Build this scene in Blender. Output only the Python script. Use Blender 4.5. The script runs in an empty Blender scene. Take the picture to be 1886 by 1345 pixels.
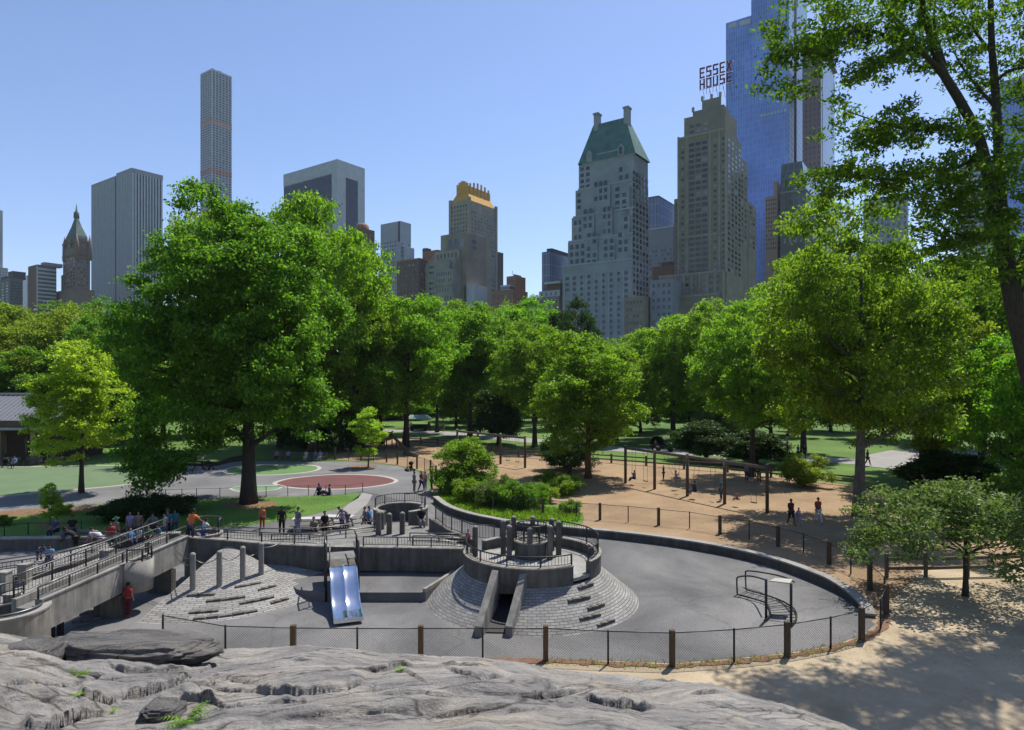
import bpy, math, random
import numpy as np
from mathutils import Vector, Matrix, noise as mnoise
R = math.radians
scene = bpy.context.scene
COL = scene.collection

# ------------------------------------------------------------------ camera
# photo pixel frame 1886 x 1345, level camera, eye H above the playground
F, CX, YH, H = 1200.0, 943.0, 700.0, 9.5
cam_data = bpy.data.cameras.new('camera')
cam = bpy.data.objects.new('camera', cam_data)
COL.objects.link(cam)
cam.location = (0, 0, H)
cam.rotation_euler = (R(90), 0, 0)
cam_data.sensor_width = 36
cam_data.lens = F / 1886 * 36
cam_data.shift_y = (YH - 672.5) / 1886
cam_data.clip_start = 0.2
cam_data.clip_end = 9000
scene.camera = cam

# ------------------------------------------------------------------ light
SUN_EL, SUN_AZ = R(61), R(36)          # azimuth clockwise from +Y (ahead), to the right
world = bpy.data.worlds.new('World')
scene.world = world
world.use_nodes = True
wn = world.node_tree.nodes
wl = world.node_tree.links
bg = wn['Background']
sky = wn.new('ShaderNodeTexSky')
sky.sky_type = 'NISHITA'
sky.sun_disc = False
sky.sun_elevation = SUN_EL
sky.sun_rotation = SUN_AZ
sky.altitude = 20
sky.air_density = 1.0
sky.dust_density = 0.35
sky.ozone_density = 4.5
tint = wn.new('ShaderNodeMix'); tint.data_type = 'RGBA'; tint.blend_type = 'MULTIPLY'; tint.inputs[0].default_value = 1.0
tint.inputs[7].default_value = (1.0, 0.95, 1.0, 1)
wl.new(sky.outputs[0], tint.inputs[6]); wl.new(tint.outputs[2], bg.inputs[0])
bg.inputs[1].default_value = 0.112
sun_data = bpy.data.lights.new('sun', 'SUN')
sun_data.energy = 4.6
sun_data.angle = R(0.5)
sun_data.color = (1.0, 0.95, 0.87)
sun = bpy.data.objects.new('sun', sun_data)
COL.objects.link(sun)
sd = Vector((math.sin(SUN_AZ) * math.cos(SUN_EL), math.cos(SUN_AZ) * math.cos(SUN_EL), math.sin(SUN_EL)))
sun.rotation_euler = sd.to_track_quat('Z', 'Y').to_euler()
sun.location = (0, 0, 60)
scene.view_settings.view_transform = 'Standard'
scene.view_settings.look = 'None'
scene.view_settings.exposure = 0.6
scene.view_settings.gamma = 1.0

# ------------------------------------------------------------------ helpers
def G(x, y, z=0.0):
    """photo pixel -> point on the plane z"""
    d = (H - z) * F / (y - YH)
    return Vector(((x - CX) / F * d, d, z))

def P(x, y, d):
    return Vector(((x - CX) / F * d, d, H - (y - YH) / F * d))

def XD(x, d, z=0.0):
    return Vector(((x - CX) / F * d, d, z))

class MB:
    def __init__(s):
        s.v, s.f, s.mi, s.sm = [], [], [], []
    def add(s, vs, fs, mi=0, smooth=False):
        o = len(s.v)
        s.v.extend([tuple(v) for v in vs])
        for f in fs:
            s.f.append([i + o for i in f]); s.mi.append(mi); s.sm.append(smooth)
        return s
    def prism(s, pts, z0, z1, mi=0):
        """pts 2d polygon ccw; z0/z1 numbers or lists"""
        n = len(pts)
        a = z0 if hasattr(z0, '__len__') else [z0] * n
        b = z1 if hasattr(z1, '__len__') else [z1] * n
        vs = [(p[0], p[1], a[i]) for i, p in enumerate(pts)] + [(p[0], p[1], b[i]) for i, p in enumerate(pts)]
        fs = [[i, (i + 1) % n, n + (i + 1) % n, n + i] for i in range(n)]
        fs += [list(range(n - 1, -1, -1)), list(range(n, 2 * n))]
        return s.add(vs, fs, mi)
    def box(s, x0, x1, y0, y1, z0, z1, mi=0):
        return s.prism([(x0, y0), (x1, y0), (x1, y1), (x0, y1)], z0, z1, mi)
    def bar(s, p0, p1, w, h, mi=0):
        """rectangular bar from p0 to p1, w sideways, h up"""
        p0, p1 = Vector(p0), Vector(p1)
        t = (p1 - p0).normalized()
        up = Vector((0, 0, 1)) if abs(t.z) < 0.95 else Vector((0, 1, 0))
        a = t.cross(up).normalized(); b = a.cross(t)
        a *= w / 2; b *= h / 2
        vs = [p0 - a - b, p0 + a - b, p0 + a + b, p0 - a + b, p1 - a - b, p1 + a - b, p1 + a + b, p1 - a + b]
        return s.add(vs, [[0, 1, 2, 3], [7, 6, 5, 4], [0, 4, 5, 1], [1, 5, 6, 2], [2, 6, 7, 3], [3, 7, 4, 0]], mi)
    def tube(s, pts, r, n=6, mi=0, smooth=True, closed=False):
        pts = [Vector(p) for p in pts]
        m = len(pts)
        rs = r if hasattr(r, '__len__') else [r] * m
        vs, fs = [], []
        ref = None
        for i, p in enumerate(pts):
            if closed:
                t = (pts[(i + 1) % m] - pts[i - 1]).normalized()
            else:
                t = (pts[min(i + 1, m - 1)] - pts[max(i - 1, 0)]).normalized()
            if ref is None:
                ref = Vector((0, 0, 1)) if abs(t.z) < 0.9 else Vector((1, 0, 0))
            a = t.cross(ref)
            if a.length < 1e-4:
                a = t.cross(Vector((0, 1, 0)))
            a.normalize()
            b = t.cross(a).normalized(); ref = -b if False else ref
            for k in range(n):
                an = 2 * math.pi * k / n
                vs.append(p + a * (math.cos(an) * rs[i]) + b * (math.sin(an) * rs[i]))
        segs = m if closed else m - 1
        for i in range(segs):
            for k in range(n):
                i2 = (i + 1) % m
                fs.append([i * n + k, i * n + (k + 1) % n, i2 * n + (k + 1) % n, i2 * n + k])
        if not closed:
            fs.append(list(range(n - 1, -1, -1))); fs.append([(m - 1) * n + k for k in range(n)])
        return s.add(vs, fs, mi, smooth)
    def lathe(s, c, prof, n=24, a0=0.0, a1=2 * math.pi, mi=0, smooth=True):
        """prof [(r,z)], about vertical axis at c"""
        full = abs(a1 - a0 - 2 * math.pi) < 1e-6
        m = n if full else n + 1
        vs, fs = [], []
        for k in range(m):
            a = a0 + (a1 - a0) * k / n
            for r, z in prof:
                vs.append((c[0] + r * math.cos(a), c[1] + r * math.sin(a), c[2] + z))
        q = len(prof)
        for k in range(n):
            k2 = (k + 1) % m
            for j in range(q - 1):
                fs.append([k * q + j, k2 * q + j, k2 * q + j + 1, k * q + j + 1])
        return s.add(vs, fs, mi, smooth)
    def ring(s, c, r0, r1, z0, z1, a0, a1, n=24, mi=0):
        """solid arc wall"""
        vs, fs = [], []
        full = abs(abs(a1 - a0) - 2 * math.pi) < 1e-6
        for k in range(n + 1):
            a = a0 + (a1 - a0) * k / n
            ca, sa = math.cos(a), math.sin(a)
            for r, z in ((r0, z0), (r1, z0), (r1, z1), (r0, z1)):
                vs.append((c[0] + r * ca, c[1] + r * sa, z))
        for k in range(n):
            for j in range(4):
                fs.append([k * 4 + j, k * 4 + (j + 1) % 4, k * 4 + 4 + (j + 1) % 4, k * 4 + 4 + j])
        if not full:
            fs.append([3, 2, 1, 0]); fs.append([n * 4 + j for j in range(4)])
        return s.add(vs, fs, mi)
    def wall(s, pts, w0, w1, z0, z1, mi=0):
        """wall along 2d polyline, from offset w0 to w1 (left of travel positive); z lists ok"""
        n = len(pts)
        P2 = [Vector((p[0], p[1])) for p in pts]
        a = z0 if hasattr(z0, '__len__') else [z0] * n
        b = z1 if hasattr(z1, '__len__') else [z1] * n
        vs, fs = [], []
        for i in range(n):
            t = (P2[min(i + 1, n - 1)] - P2[max(i - 1, 0)]).normalized()
            nn = Vector((-t.y, t.x))
            q0, q1 = P2[i] + nn * w0, P2[i] + nn * w1
            vs += [(q0.x, q0.y, a[i]), (q1.x, q1.y, a[i]), (q1.x, q1.y, b[i]), (q0.x, q0.y, b[i])]
        for i in range(n - 1):
            for j in range(4):
                fs.append([i * 4 + j, i * 4 + (j + 1) % 4, i * 4 + 4 + (j + 1) % 4, i * 4 + 4 + j])
        fs.append([3, 2, 1, 0]); fs.append([(n - 1) * 4 + j for j in range(4)])
        return s.add(vs, fs, mi)
    def ball(s, c, r, n=10, m=7, mi=0):
        rx, ry, rz = r if hasattr(r, '__len__') else (r, r, r)
        vs = [(c[0], c[1], c[2] - rz)]
        for j in range(1, m):
            ph = -math.pi / 2 + math.pi * j / m
            for k in range(n):
                th = 2 * math.pi * k / n
                vs.append((c[0] + rx * math.cos(ph) * math.cos(th), c[1] + ry * math.cos(ph) * math.sin(th), c[2] + rz * math.sin(ph)))
        vs.append((c[0], c[1], c[2] + rz))
        fs = [[0, 1 + (k + 1) % n, 1 + k] for k in range(n)]
        for j in range(m - 2):
            for k in range(n):
                a = 1 + j * n
                fs.append([a + k, a + (k + 1) % n, a + n + (k + 1) % n, a + n + k])
        L = len(vs) - 1; a = 1 + (m - 2) * n
        fs += [[L, a + k, a + (k + 1) % n] for k in range(n)]
        return s.add(vs, fs, mi, True)
    def mesh(s, name, mats, off=(0, 0, 0)):
        me = bpy.data.meshes.new(name)
        ox, oy, oz = off
        me.from_pydata([(x - ox, y - oy, z - oz) for x, y, z in s.v], [], s.f)
        if not isinstance(mats, (list, tuple)):
            mats = [mats]
        for m in mats:
            me.materials.append(m)
        me.polygons.foreach_set('material_index', s.mi)
        me.polygons.foreach_set('use_smooth', s.sm)
        me.update()
        return me
    def build(s, name, mats, parent=None, local=False, loc=None):
        """world-coordinate builder -> one object; origin at the parent's base or own base"""
        if parent is not None:
            off = (0, 0, 0) if local else world_loc(parent)
            o = bpy.data.objects.new(name, s.mesh(name, mats, off))
            COL.objects.link(o); o.parent = parent
            return o
        if loc is None:
            a = np.array(s.v)
            loc = ((a[:, 0].min() + a[:, 0].max()) / 2, (a[:, 1].min() + a[:, 1].max()) / 2, a[:, 2].min())
        o = bpy.data.objects.new(name, s.mesh(name, mats, loc))
        COL.objects.link(o); o.location = loc
        return o

def world_loc(o):
    v = Vector((0, 0, 0))
    while o is not None:
        v += Vector(o.location); o = o.parent
    return tuple(v)

def tag(o, label=None, cat=None, group=None, kind=None):
    if label: o['label'] = label
    if cat: o['category'] = cat
    if group: o['group'] = group
    if kind: o['kind'] = kind
    return o

def thing(name, label, cat, loc=(0, 0, 0), rz=0.0, group=None):
    o = bpy.data.objects.new(name, None)
    COL.objects.link(o)
    o.location = loc; o.rotation_euler = (0, 0, rz)
    o.empty_display_size = 0.3
    return tag(o, label, cat, group)

def copy_thing(root, loc=None, rz=None, scale=None, label=None, group=None):
    r = root.copy(); COL.objects.link(r)
    if loc is not None: r.location = loc
    if rz is not None: r.rotation_euler = (0, 0, rz)
    if scale is not None: r.scale = scale
    if label: r['label'] = label
    if group: r['group'] = group
    for ch in KIDS.get(root, None) or [c for c in root.children]:
        c = ch.copy(); COL.objects.link(c); c.parent = r
        for g in ch.children:
            d = g.copy(); COL.objects.link(d); d.parent = c
    return r
KIDS = {}

def set_mat(o, m):
    o.material_slots[0].link = 'OBJECT'
    o.material_slots[0].material = m

def catmull(pts, n=8, closed=False):
    pts = [Vector(p) for p in pts]
    out = []
    m = len(pts)
    for i in range(m if closed else m - 1):
        p0 = pts[(i - 1) % m] if closed or i > 0 else pts[0]
        p1, p2 = pts[i], pts[(i + 1) % m]
        p3 = pts[(i + 2) % m] if closed or i + 2 < m else pts[-1]
        for k in range(n):
            t = k / n
            out.append(0.5 * ((2 * p1) + (p2 - p0) * t + (2 * p0 - 5 * p1 + 4 * p2 - p3) * t * t + (3 * p1 - p0 - 3 * p2 + p3) * t ** 3))
    if not closed: out.append(pts[-1])
    return out

def resample(pts, step):
    pts = [Vector(p) for p in pts]
    out = [pts[0]]; acc = 0.0
    for a, b in zip(pts, pts[1:]):
        L = (b - a).length
        if L < 1e-9: continue
        t = step - acc
        while t <= L:
            out.append(a + (b - a) * (t / L)); t += step
        acc = L - (t - step)
    return out

# ------------------------------------------------------------------ materials
GAIN = 0.66          # overall albedo level of built and ground surfaces
def g_(c): return tuple(v * GAIN for v in c)
def new_mat(name):
    m = bpy.data.materials.new(name); m.use_nodes = True
    nt = m.node_tree
    return m, nt, nt.nodes, nt.links, nt.nodes['Principled BSDF']

def mat(name, col, rough=0.8, metal=0.0, var=0.15, scale=3.0, bump=0.0, bscale=None, spec=0.3, detail=6.0, col2=None, coord='Object', stretch=None, mid=0.5):
    """surface with real patchy colour variation"""
    if metal < 0.9: col = g_(col); col2 = g_(col2) if col2 else None
    m, nt, N, L, b = new_mat(name)
    b.inputs['Roughness'].default_value = rough
    b.inputs['Metallic'].default_value = metal
    b.inputs['Specular IOR Level'].default_value = spec
    tc = N.new('ShaderNodeTexCoord')
    src = tc.outputs[coord]
    if stretch:
        mp = N.new('ShaderNodeMapping'); mp.inputs['Scale'].default_value = stretch
        L.new(src, mp.inputs[0]); src = mp.outputs[0]
    nz = N.new('ShaderNodeTexNoise'); nz.inputs['Scale'].default_value = scale; nz.inputs['Detail'].default_value = detail
    nz.inputs['Roughness'].default_value = 0.65
    L.new(src, nz.inputs['Vector'])
    rp = N.new('ShaderNodeValToRGB')
    c2 = col2 if col2 else tuple(min(1, c * (1 + var)) for c in col)
    c1 = col if col2 else tuple(c * (1 - var) for c in col)
    rp.color_ramp.elements[0].position = mid - 0.2; rp.color_ramp.elements[1].position = mid + 0.2
    rp.color_ramp.elements[0].color = (*c1, 1); rp.color_ramp.elements[1].color = (*c2, 1)
    L.new(nz.outputs[0], rp.inputs[0]); L.new(rp.outputs[0], b.inputs['Base Color'])
    if bump:
        n2 = N.new('ShaderNodeTexNoise'); n2.inputs['Scale'].default_value = bscale or scale * 8; n2.inputs['Detail'].default_value = 5
        L.new(src, n2.inputs['Vector'])
        bp = N.new('ShaderNodeBump'); bp.inputs['Strength'].default_value = bump; bp.inputs['Distance'].default_value = 0.05
        L.new(n2.outputs[0], bp.inputs['Height']); L.new(bp.outputs[0], b.inputs['Normal'])
    return m

def ramp(N, stops):
    r = N.new('ShaderNodeValToRGB')
    e = r.color_ramp.elements
    while len(e) < len(stops): e.new(0.5)
    for el, (p, c) in zip(e, stops):
        el.position = p; el.color = (*c, 1)
    return r

def foliage(name, dark, light, trans=0.45, tcol=None):
    m, nt, N, L, b = new_mat(name)
    geo = N.new('ShaderNodeNewGeometry')
    oi = N.new('ShaderNodeObjectInfo')
    rp = ramp(N, [(0.0, dark), (0.6, tuple((a + c) / 2 for a, c in zip(dark, light))), (1.0, light)])
    L.new(geo.outputs['Random Per Island'], rp.inputs[0])
    hv = N.new('ShaderNodeHueSaturation')
    ma = N.new('ShaderNodeMath'); ma.operation = 'MULTIPLY_ADD'; ma.inputs[1].default_value = 0.03; ma.inputs[2].default_value = 0.485
    L.new(oi.outputs['Random'], ma.inputs[0]); L.new(ma.outputs[0], hv.inputs['Hue'])
    L.new(rp.outputs[0], hv.inputs['Color'])
    N.remove(b)
    df = N.new('ShaderNodeBsdfDiffuse'); tr = N.new('ShaderNodeBsdfTranslucent'); gl = N.new('ShaderNodeBsdfGlossy')
    gl.inputs['Roughness'].default_value = 0.45; gl.inputs['Color'].default_value = (0.9, 0.95, 1, 1)
    L.new(hv.outputs[0], df.inputs[0])
    tm = N.new('ShaderNodeMix'); tm.data_type = 'RGBA'; tm.blend_type = 'MULTIPLY'; tm.inputs[0].default_value = 1.0
    L.new(hv.outputs[0], tm.inputs[6]); tm.inputs[7].default_value = (*(tcol or (1.5, 1.7, 0.7)), 1)
    L.new(tm.outputs[2], tr.inputs[0])
    mx = N.new('ShaderNodeMixShader'); mx.inputs[0].default_value = trans
    L.new(df.outputs[0], mx.inputs[1]); L.new(tr.outputs[0], mx.inputs[2])
    m2 = N.new('ShaderNodeMixShader'); m2.inputs[0].default_value = 0.015
    L.new(mx.outputs[0], m2.inputs[1]); L.new(gl.outputs[0], m2.inputs[2])
    L.new(m2.outputs[0], N['Material Output'].inputs[0])
    return m

def asphalt_mat(name, c1, c2):
    c1, c2 = g_(c1), g_(c2)
    m, nt, N, L, b = new_mat(name)
    b.inputs['Roughness'].default_value = 0.85; b.inputs['Specular IOR Level'].default_value = 0.25
    tc = N.new('ShaderNodeTexCoord')
    n1 = N.new('ShaderNodeTexNoise'); n1.inputs['Scale'].default_value = 0.13; n1.inputs['Detail'].default_value = 7; n1.inputs['Roughness'].default_value = 0.6
    n1.inputs['Distortion'].default_value = 0.6
    n2 = N.new('ShaderNodeTexNoise'); n2.inputs['Scale'].default_value = 18; n2.inputs['Detail'].default_value = 4
    vo = N.new('ShaderNodeTexVoronoi'); vo.feature = 'DISTANCE_TO_EDGE'; vo.inputs['Scale'].default_value = 0.09
    wp = N.new('ShaderNodeTexNoise'); wp.inputs['Scale'].default_value = 0.6; wp.inputs['Detail'].default_value = 4
    mxv = N.new('ShaderNodeMix'); mxv.data_type = 'VECTOR'; mxv.inputs[0].default_value = 0.35
    L.new(tc.outputs['Object'], n1.inputs['Vector']); L.new(tc.outputs['Object'], n2.inputs['Vector'])
    L.new(tc.outputs['Object'], wp.inputs['Vector'])
    vm = N.new('ShaderNodeVectorMath'); vm.operation = 'MULTIPLY_ADD'; vm.inputs[1].default_value = (2.5, 2.5, 0)
    L.new(wp.outputs['Color'], vm.inputs[0]); L.new(tc.outputs['Object'], vm.inputs[2])
    L.new(vm.outputs[0], vo.inputs['Vector'])
    rp = ramp(N, [(0.36, c1), (0.5, tuple((a + c) / 2 for a, c in zip(c1, c2))), (0.62, c2)])
    L.new(n1.outputs[0], rp.inputs[0])
    mx = N.new('ShaderNodeMix'); mx.data_type = 'RGBA'; mx.blend_type = 'MULTIPLY'; mx.inputs[0].default_value = 1
    r2 = ramp(N, [(0.3, (0.8, 0.8, 0.8)), (0.7, (1.15, 1.15, 1.15))])
    L.new(n2.outputs[0], r2.inputs[0]); L.new(rp.outputs[0], mx.inputs[6]); L.new(r2.outputs[0], mx.inputs[7])
    m3 = N.new('ShaderNodeMix'); m3.data_type = 'RGBA'; m3.blend_type = 'MULTIPLY'; m3.inputs[0].default_value = 1
    r3 = ramp(N, [(0.0, (0.84, 0.84, 0.84)), (0.004, (0.88, 0.88, 0.88)), (0.007, (1, 1, 1))])
    L.new(vo.outputs['Distance'], r3.inputs[0]); L.new(mx.outputs[2], m3.inputs[6]); L.new(r3.outputs[0], m3.inputs[7])
    L.new(m3.outputs[2], b.inputs['Base Color'])
    bp = N.new('ShaderNodeBump'); bp.inputs['Strength'].default_value = 0.25; bp.inputs['Distance'].default_value = 0.02
    L.new(n2.outputs[0], bp.inputs['Height']); L.new(bp.outputs[0], b.inputs['Normal'])
    return m

def concrete_mat(name, c, streak=0.42):
    c = g_(c)
    m, nt, N, L, b = new_mat(name)
    b.inputs['Roughness'].default_value = 0.9; b.inputs['Specular IOR Level'].default_value = 0.2
    tc = N.new('ShaderNodeTexCoord')
    mp = N.new('ShaderNodeMapping'); mp.inputs['Scale'].default_value = (3.2, 3.2, 0.35)
    n1 = N.new('ShaderNodeTexNoise'); n1.inputs['Scale'].default_value = 1.4; n1.inputs['Detail'].default_value = 6
    n2 = N.new('ShaderNodeTexNoise'); n2.inputs['Scale'].default_value = 1.1; n2.inputs['Detail'].default_value = 8; n2.inputs['Roughness'].default_value = 0.7
    L.new(tc.outputs['Object'], mp.inputs[0]); L.new(mp.outputs[0], n1.inputs['Vector']); L.new(tc.outputs['Object'], n2.inputs['Vector'])
    r1 = ramp(N, [(0.3, tuple(x * (1 - streak) for x in c)), (0.65, c)])
    r2 = ramp(N, [(0.32, (0.66, 0.65, 0.62)), (0.66, (1.16, 1.16, 1.16))])
    L.new(n1.outputs[0], r1.inputs[0]); L.new(n2.outputs[0], r2.inputs[0])
    mx = N.new('ShaderNodeMix'); mx.data_type = 'RGBA'; mx.blend_type = 'MULTIPLY'; mx.inputs[0].default_value = 1
    L.new(r1.outputs[0], mx.inputs[6]); L.new(r2.outputs[0], mx.inputs[7]); L.new(mx.outputs[2], b.inputs['Base Color'])
    n3 = N.new('ShaderNodeTexNoise'); n3.inputs['Scale'].default_value = 25; L.new(tc.outputs['Object'], n3.inputs['Vector'])
    bp = N.new('ShaderNodeBump'); bp.inputs['Strength'].default_value = 0.2; bp.inputs['Distance'].default_value = 0.02
    L.new(n3.outputs[0], bp.inputs['Height']); L.new(bp.outputs[0], b.inputs['Normal'])
    return m

def rock_mat(name, k=1.0):
    k *= 0.72
    m, nt, N, L, b = new_mat(name)
    b.inputs['Roughness'].default_value = 0.75; b.inputs['Specular IOR Level'].default_value = 0.35
    tc = N.new('ShaderNodeTexCoord')
    mp = N.new('ShaderNodeMapping'); mp.inputs['Rotation'].default_value = (0.15, 0.25, R(24)); mp.inputs['Scale'].default_value = (0.55, 2.6, 4.5)
    L.new(tc.outputs['Object'], mp.inputs[0])
    n1 = N.new('ShaderNodeTexNoise'); n1.inputs['Scale'].default_value = 1.1; n1.inputs['Detail'].default_value = 9; n1.inputs['Roughness'].default_value = 0.7; n1.inputs['Distortion'].default_value = 0.4
    L.new(mp.outputs[0], n1.inputs['Vector'])
    n2 = N.new('ShaderNodeTexNoise'); n2.inputs['Scale'].default_value = 0.7; n2.inputs['Detail'].default_value = 6
    L.new(tc.outputs['Object'], n2.inputs['Vector'])
    n3 = N.new('ShaderNodeTexNoise'); n3.inputs['Scale'].default_value = 30; n3.inputs['Detail'].default_value = 5; n3.inputs['Roughness'].default_value = 0.75
    L.new(tc.outputs['Object'], n3.inputs['Vector'])
    r1 = ramp(N, [(p, tuple(k * v for v in c)) for p, c in [(0.30, (0.085, 0.083, 0.082)), (0.42, (0.29, 0.278, 0.262)), (0.55, (0.42, 0.40, 0.37)), (0.72, (0.58, 0.55, 0.505))]])
    L.new(n1.outputs[0], r1.inputs[0])
    r2 = ramp(N, [(0.35, (0.78, 0.77, 0.78)), (0.5, (1, 0.99, 0.97)), (0.68, (1.15, 1.08, 0.97))])
    L.new(n2.outputs[0], r2.inputs[0])
    r3 = ramp(N, [(0.3, (0.72, 0.72, 0.74)), (0.55, (1.05, 1.05, 1.05)), (0.75, (1.2, 1.2, 1.2))])
    L.new(n3.outputs[0], r3.inputs[0])
    mx = N.new('ShaderNodeMix'); mx.data_type = 'RGBA'; mx.blend_type = 'MULTIPLY'; mx.inputs[0].default_value = 1
    L.new(r1.outputs[0], mx.inputs[6]); L.new(r2.outputs[0], mx.inputs[7])
    m2 = N.new('ShaderNodeMix'); m2.data_type = 'RGBA'; m2.blend_type = 'MULTIPLY'; m2.inputs[0].default_value = 1
    L.new(mx.outputs[2], m2.inputs[6]); L.new(r3.outputs[0], m2.inputs[7])
    # soil and lichen settled in patches
    n5 = N.new('ShaderNodeTexNoise'); n5.inputs['Scale'].default_value = 0.9; n5.inputs['Detail'].default_value = 8; n5.inputs['Roughness'].default_value = 0.75
    mp5 = N.new('ShaderNodeMapping'); mp5.inputs['Location'].default_value = (4.3, 1.1, 0); L.new(tc.outputs['Object'], mp5.inputs[0]); L.new(mp5.outputs[0], n5.inputs['Vector'])
    r5 = ramp(N, [(0.60, (0, 0, 0)), (0.68, (1, 1, 1))]); L.new(n5.outputs[0], r5.inputs[0])
    m5 = N.new('ShaderNodeMix'); m5.data_type = 'RGBA'; L.new(r5.outputs[0], m5.inputs[0]); L.new(m2.outputs[2], m5.inputs[6]); m5.inputs[7].default_value = (0.36, 0.29, 0.20, 1)
    L.new(m5.outputs[2], b.inputs['Base Color'])
    wv = N.new('ShaderNodeVectorMath'); wv.operation = 'MULTIPLY_ADD'; wv.inputs[1].default_value = (0.5, 0.35, 0.3)
    mr = N.new('ShaderNodeMapping'); mr.vector_type = 'TEXTURE'; mr.inputs['Rotation'].default_value = (0, 0, R(22)); mr.inputs['Scale'].default_value = (1.6, 0.42, 0.5)
    L.new(n2.outputs['Color'], wv.inputs[0]); L.new(tc.outputs['Object'], wv.inputs[2]); L.new(wv.outputs[0], mr.inputs[0])
    vo = N.new('ShaderNodeTexVoronoi'); vo.feature = 'DISTANCE_TO_EDGE'; vo.inputs['Scale'].default_value = 1.1; L.new(mr.outputs[0], vo.inputs['Vector'])
    rc = ramp(N, [(0.0, (0.30, 0.29, 0.28)), (0.018, (0.55, 0.54, 0.53)), (0.045, (1, 1, 1))]); L.new(vo.outputs['Distance'], rc.inputs[0])
    bk = N.new('ShaderNodeTexNoise'); bk.inputs['Scale'].default_value = 0.8; bk.inputs['Detail'].default_value = 3; L.new(tc.outputs['Object'], bk.inputs['Vector'])
    rk = ramp(N, [(0.46, (0, 0, 0)), (0.56, (1, 1, 1))]); L.new(bk.outputs[0], rk.inputs[0])
    mk = N.new('ShaderNodeMix'); mk.data_type = 'RGBA'; mk.blend_type = 'MULTIPLY'; L.new(rk.outputs[0], mk.inputs[0]); L.new(m5.outputs[2], mk.inputs[6]); L.new(rc.outputs[0], mk.inputs[7])
    L.new(mk.outputs[2], b.inputs['Base Color'])
    ad = N.new('ShaderNodeMath'); ad.operation = 'MULTIPLY_ADD'; ad.inputs[1].default_value = 0.35
    L.new(n3.outputs[0], ad.inputs[0]); L.new(n1.outputs[0], ad.inputs[2])
    fc = N.new('ShaderNodeTexVoronoi'); fc.feature = 'F1'; fc.inputs['Scale'].default_value = 3.4; L.new(mr.outputs[0], fc.inputs['Vector'])
    sp = N.new('ShaderNodeSeparateColor'); L.new(fc.outputs['Color'], sp.inputs[0])
    a2 = N.new('ShaderNodeMath'); a2.operation = 'MULTIPLY_ADD'; a2.inputs[1].default_value = 0.22; L.new(sp.outputs[0], a2.inputs[0]); L.new(ad.outputs[0], a2.inputs[2])
    bp = N.new('ShaderNodeBump'); bp.inputs['Strength'].default_value = 1.0; bp.inputs['Distance'].default_value = 0.12
    L.new(a2.outputs[0], bp.inputs['Height']); L.new(bp.outputs[0], b.inputs['Normal'])
    return m

def stone_course_mat(name, polar=None, course=0.125, c1=(0.31, 0.30, 0.28), c2=(0.45, 0.435, 0.40)):
    c1, c2 = g_(c1), g_(c2)
    """stone setts in courses; polar=(radius span) uses slope-length UV"""
    m, nt, N, L, b = new_mat(name)
    b.inputs['Roughness'].default_value = 0.85
    uv = N.new('ShaderNodeUVMap')
    br = N.new('ShaderNodeTexBrick')
    br.inputs['Scale'].default_value = 1.0
    br.inputs['Brick Width'].default_value = 0.31; br.inputs['Row Height'].default_value = course
    br.inputs['Mortar Size'].default_value = 0.013; br.inputs['Mortar Smooth'].default_value = 0.3
    br.inputs['Color1'].default_value = (*c1, 1); br.inputs['Color2'].default_value = (*c2, 1); br.inputs['Mortar'].default_value = (0.115, 0.11, 0.105, 1)
    nz = N.new('ShaderNodeTexNoise'); nz.inputs['Scale'].default_value = 6; nz.inputs['Detail'].default_value = 4
    L.new(uv.outputs[0], nz.inputs['Vector'])
    vm = N.new('ShaderNodeVectorMath'); vm.operation = 'MULTIPLY_ADD'; vm.inputs[1].default_value = (0.05, 0.05, 0)
    L.new(nz.outputs['Color'], vm.inputs[0]); L.new(uv.outputs[0], vm.inputs[2]); L.new(vm.outputs[0], br.inputs['Vector'])
    n2 = N.new('ShaderNodeTexNoise'); n2.inputs['Scale'].default_value = 0.8; n2.inputs['Detail'].default_value = 6; L.new(uv.outputs[0], n2.inputs['Vector'])
    r2 = ramp(N, [(0.3, (0.75, 0.74, 0.72)), (0.7, (1.12, 1.12, 1.12))]); L.new(n2.outputs[0], r2.inputs[0])
    mx = N.new('ShaderNodeMix'); mx.data_type = 'RGBA'; mx.blend_type = 'MULTIPLY'; mx.inputs[0].default_value = 1
    L.new(br.outputs['Color'], mx.inputs[6]); L.new(r2.outputs[0], mx.inputs[7]); L.new(mx.outputs[2], b.inputs['Base Color'])
    bp = N.new('ShaderNodeBump'); bp.invert = True; bp.inputs['Strength'].default_value = 0.9; bp.inputs['Distance'].default_value = 0.05
    L.new(br.outputs['Fac'], bp.inputs['Height']); L.new(bp.outputs[0], b.inputs['Normal'])
    return m

M = {}
M['asphalt'] = asphalt_mat('asphalt', (0.115, 0.115, 0.118), (0.25, 0.243, 0.235))
M['asphalt_plaza'] = asphalt_mat('asphalt_plaza', (0.17, 0.17, 0.175), (0.27, 0.265, 0.265))
M['concrete'] = concrete_mat('concrete', (0.42, 0.40, 0.36))
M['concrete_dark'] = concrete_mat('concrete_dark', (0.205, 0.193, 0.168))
M['concrete_old'] = concrete_mat('concrete_old', (0.145, 0.134, 0.112), 0.35)  # shade on the wall's near face put into this darker concrete colour
M['floor_stone'] = concrete_mat('floor_stone', (0.43, 0.42, 0.39), 0.12)
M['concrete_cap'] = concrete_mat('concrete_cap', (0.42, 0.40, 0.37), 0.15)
M['deck'] = concrete_mat('deck', (0.28, 0.275, 0.26), 0.2)
M['rock'] = rock_mat('rock')
M['sett'] = stone_course_mat('sett')
M['sand'] = mat('sand', (0.275, 0.18, 0.10), 0.95, scale=0.22, bump=0.7, bscale=7, col2=(0.475, 0.33, 0.19), detail=12)
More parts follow.
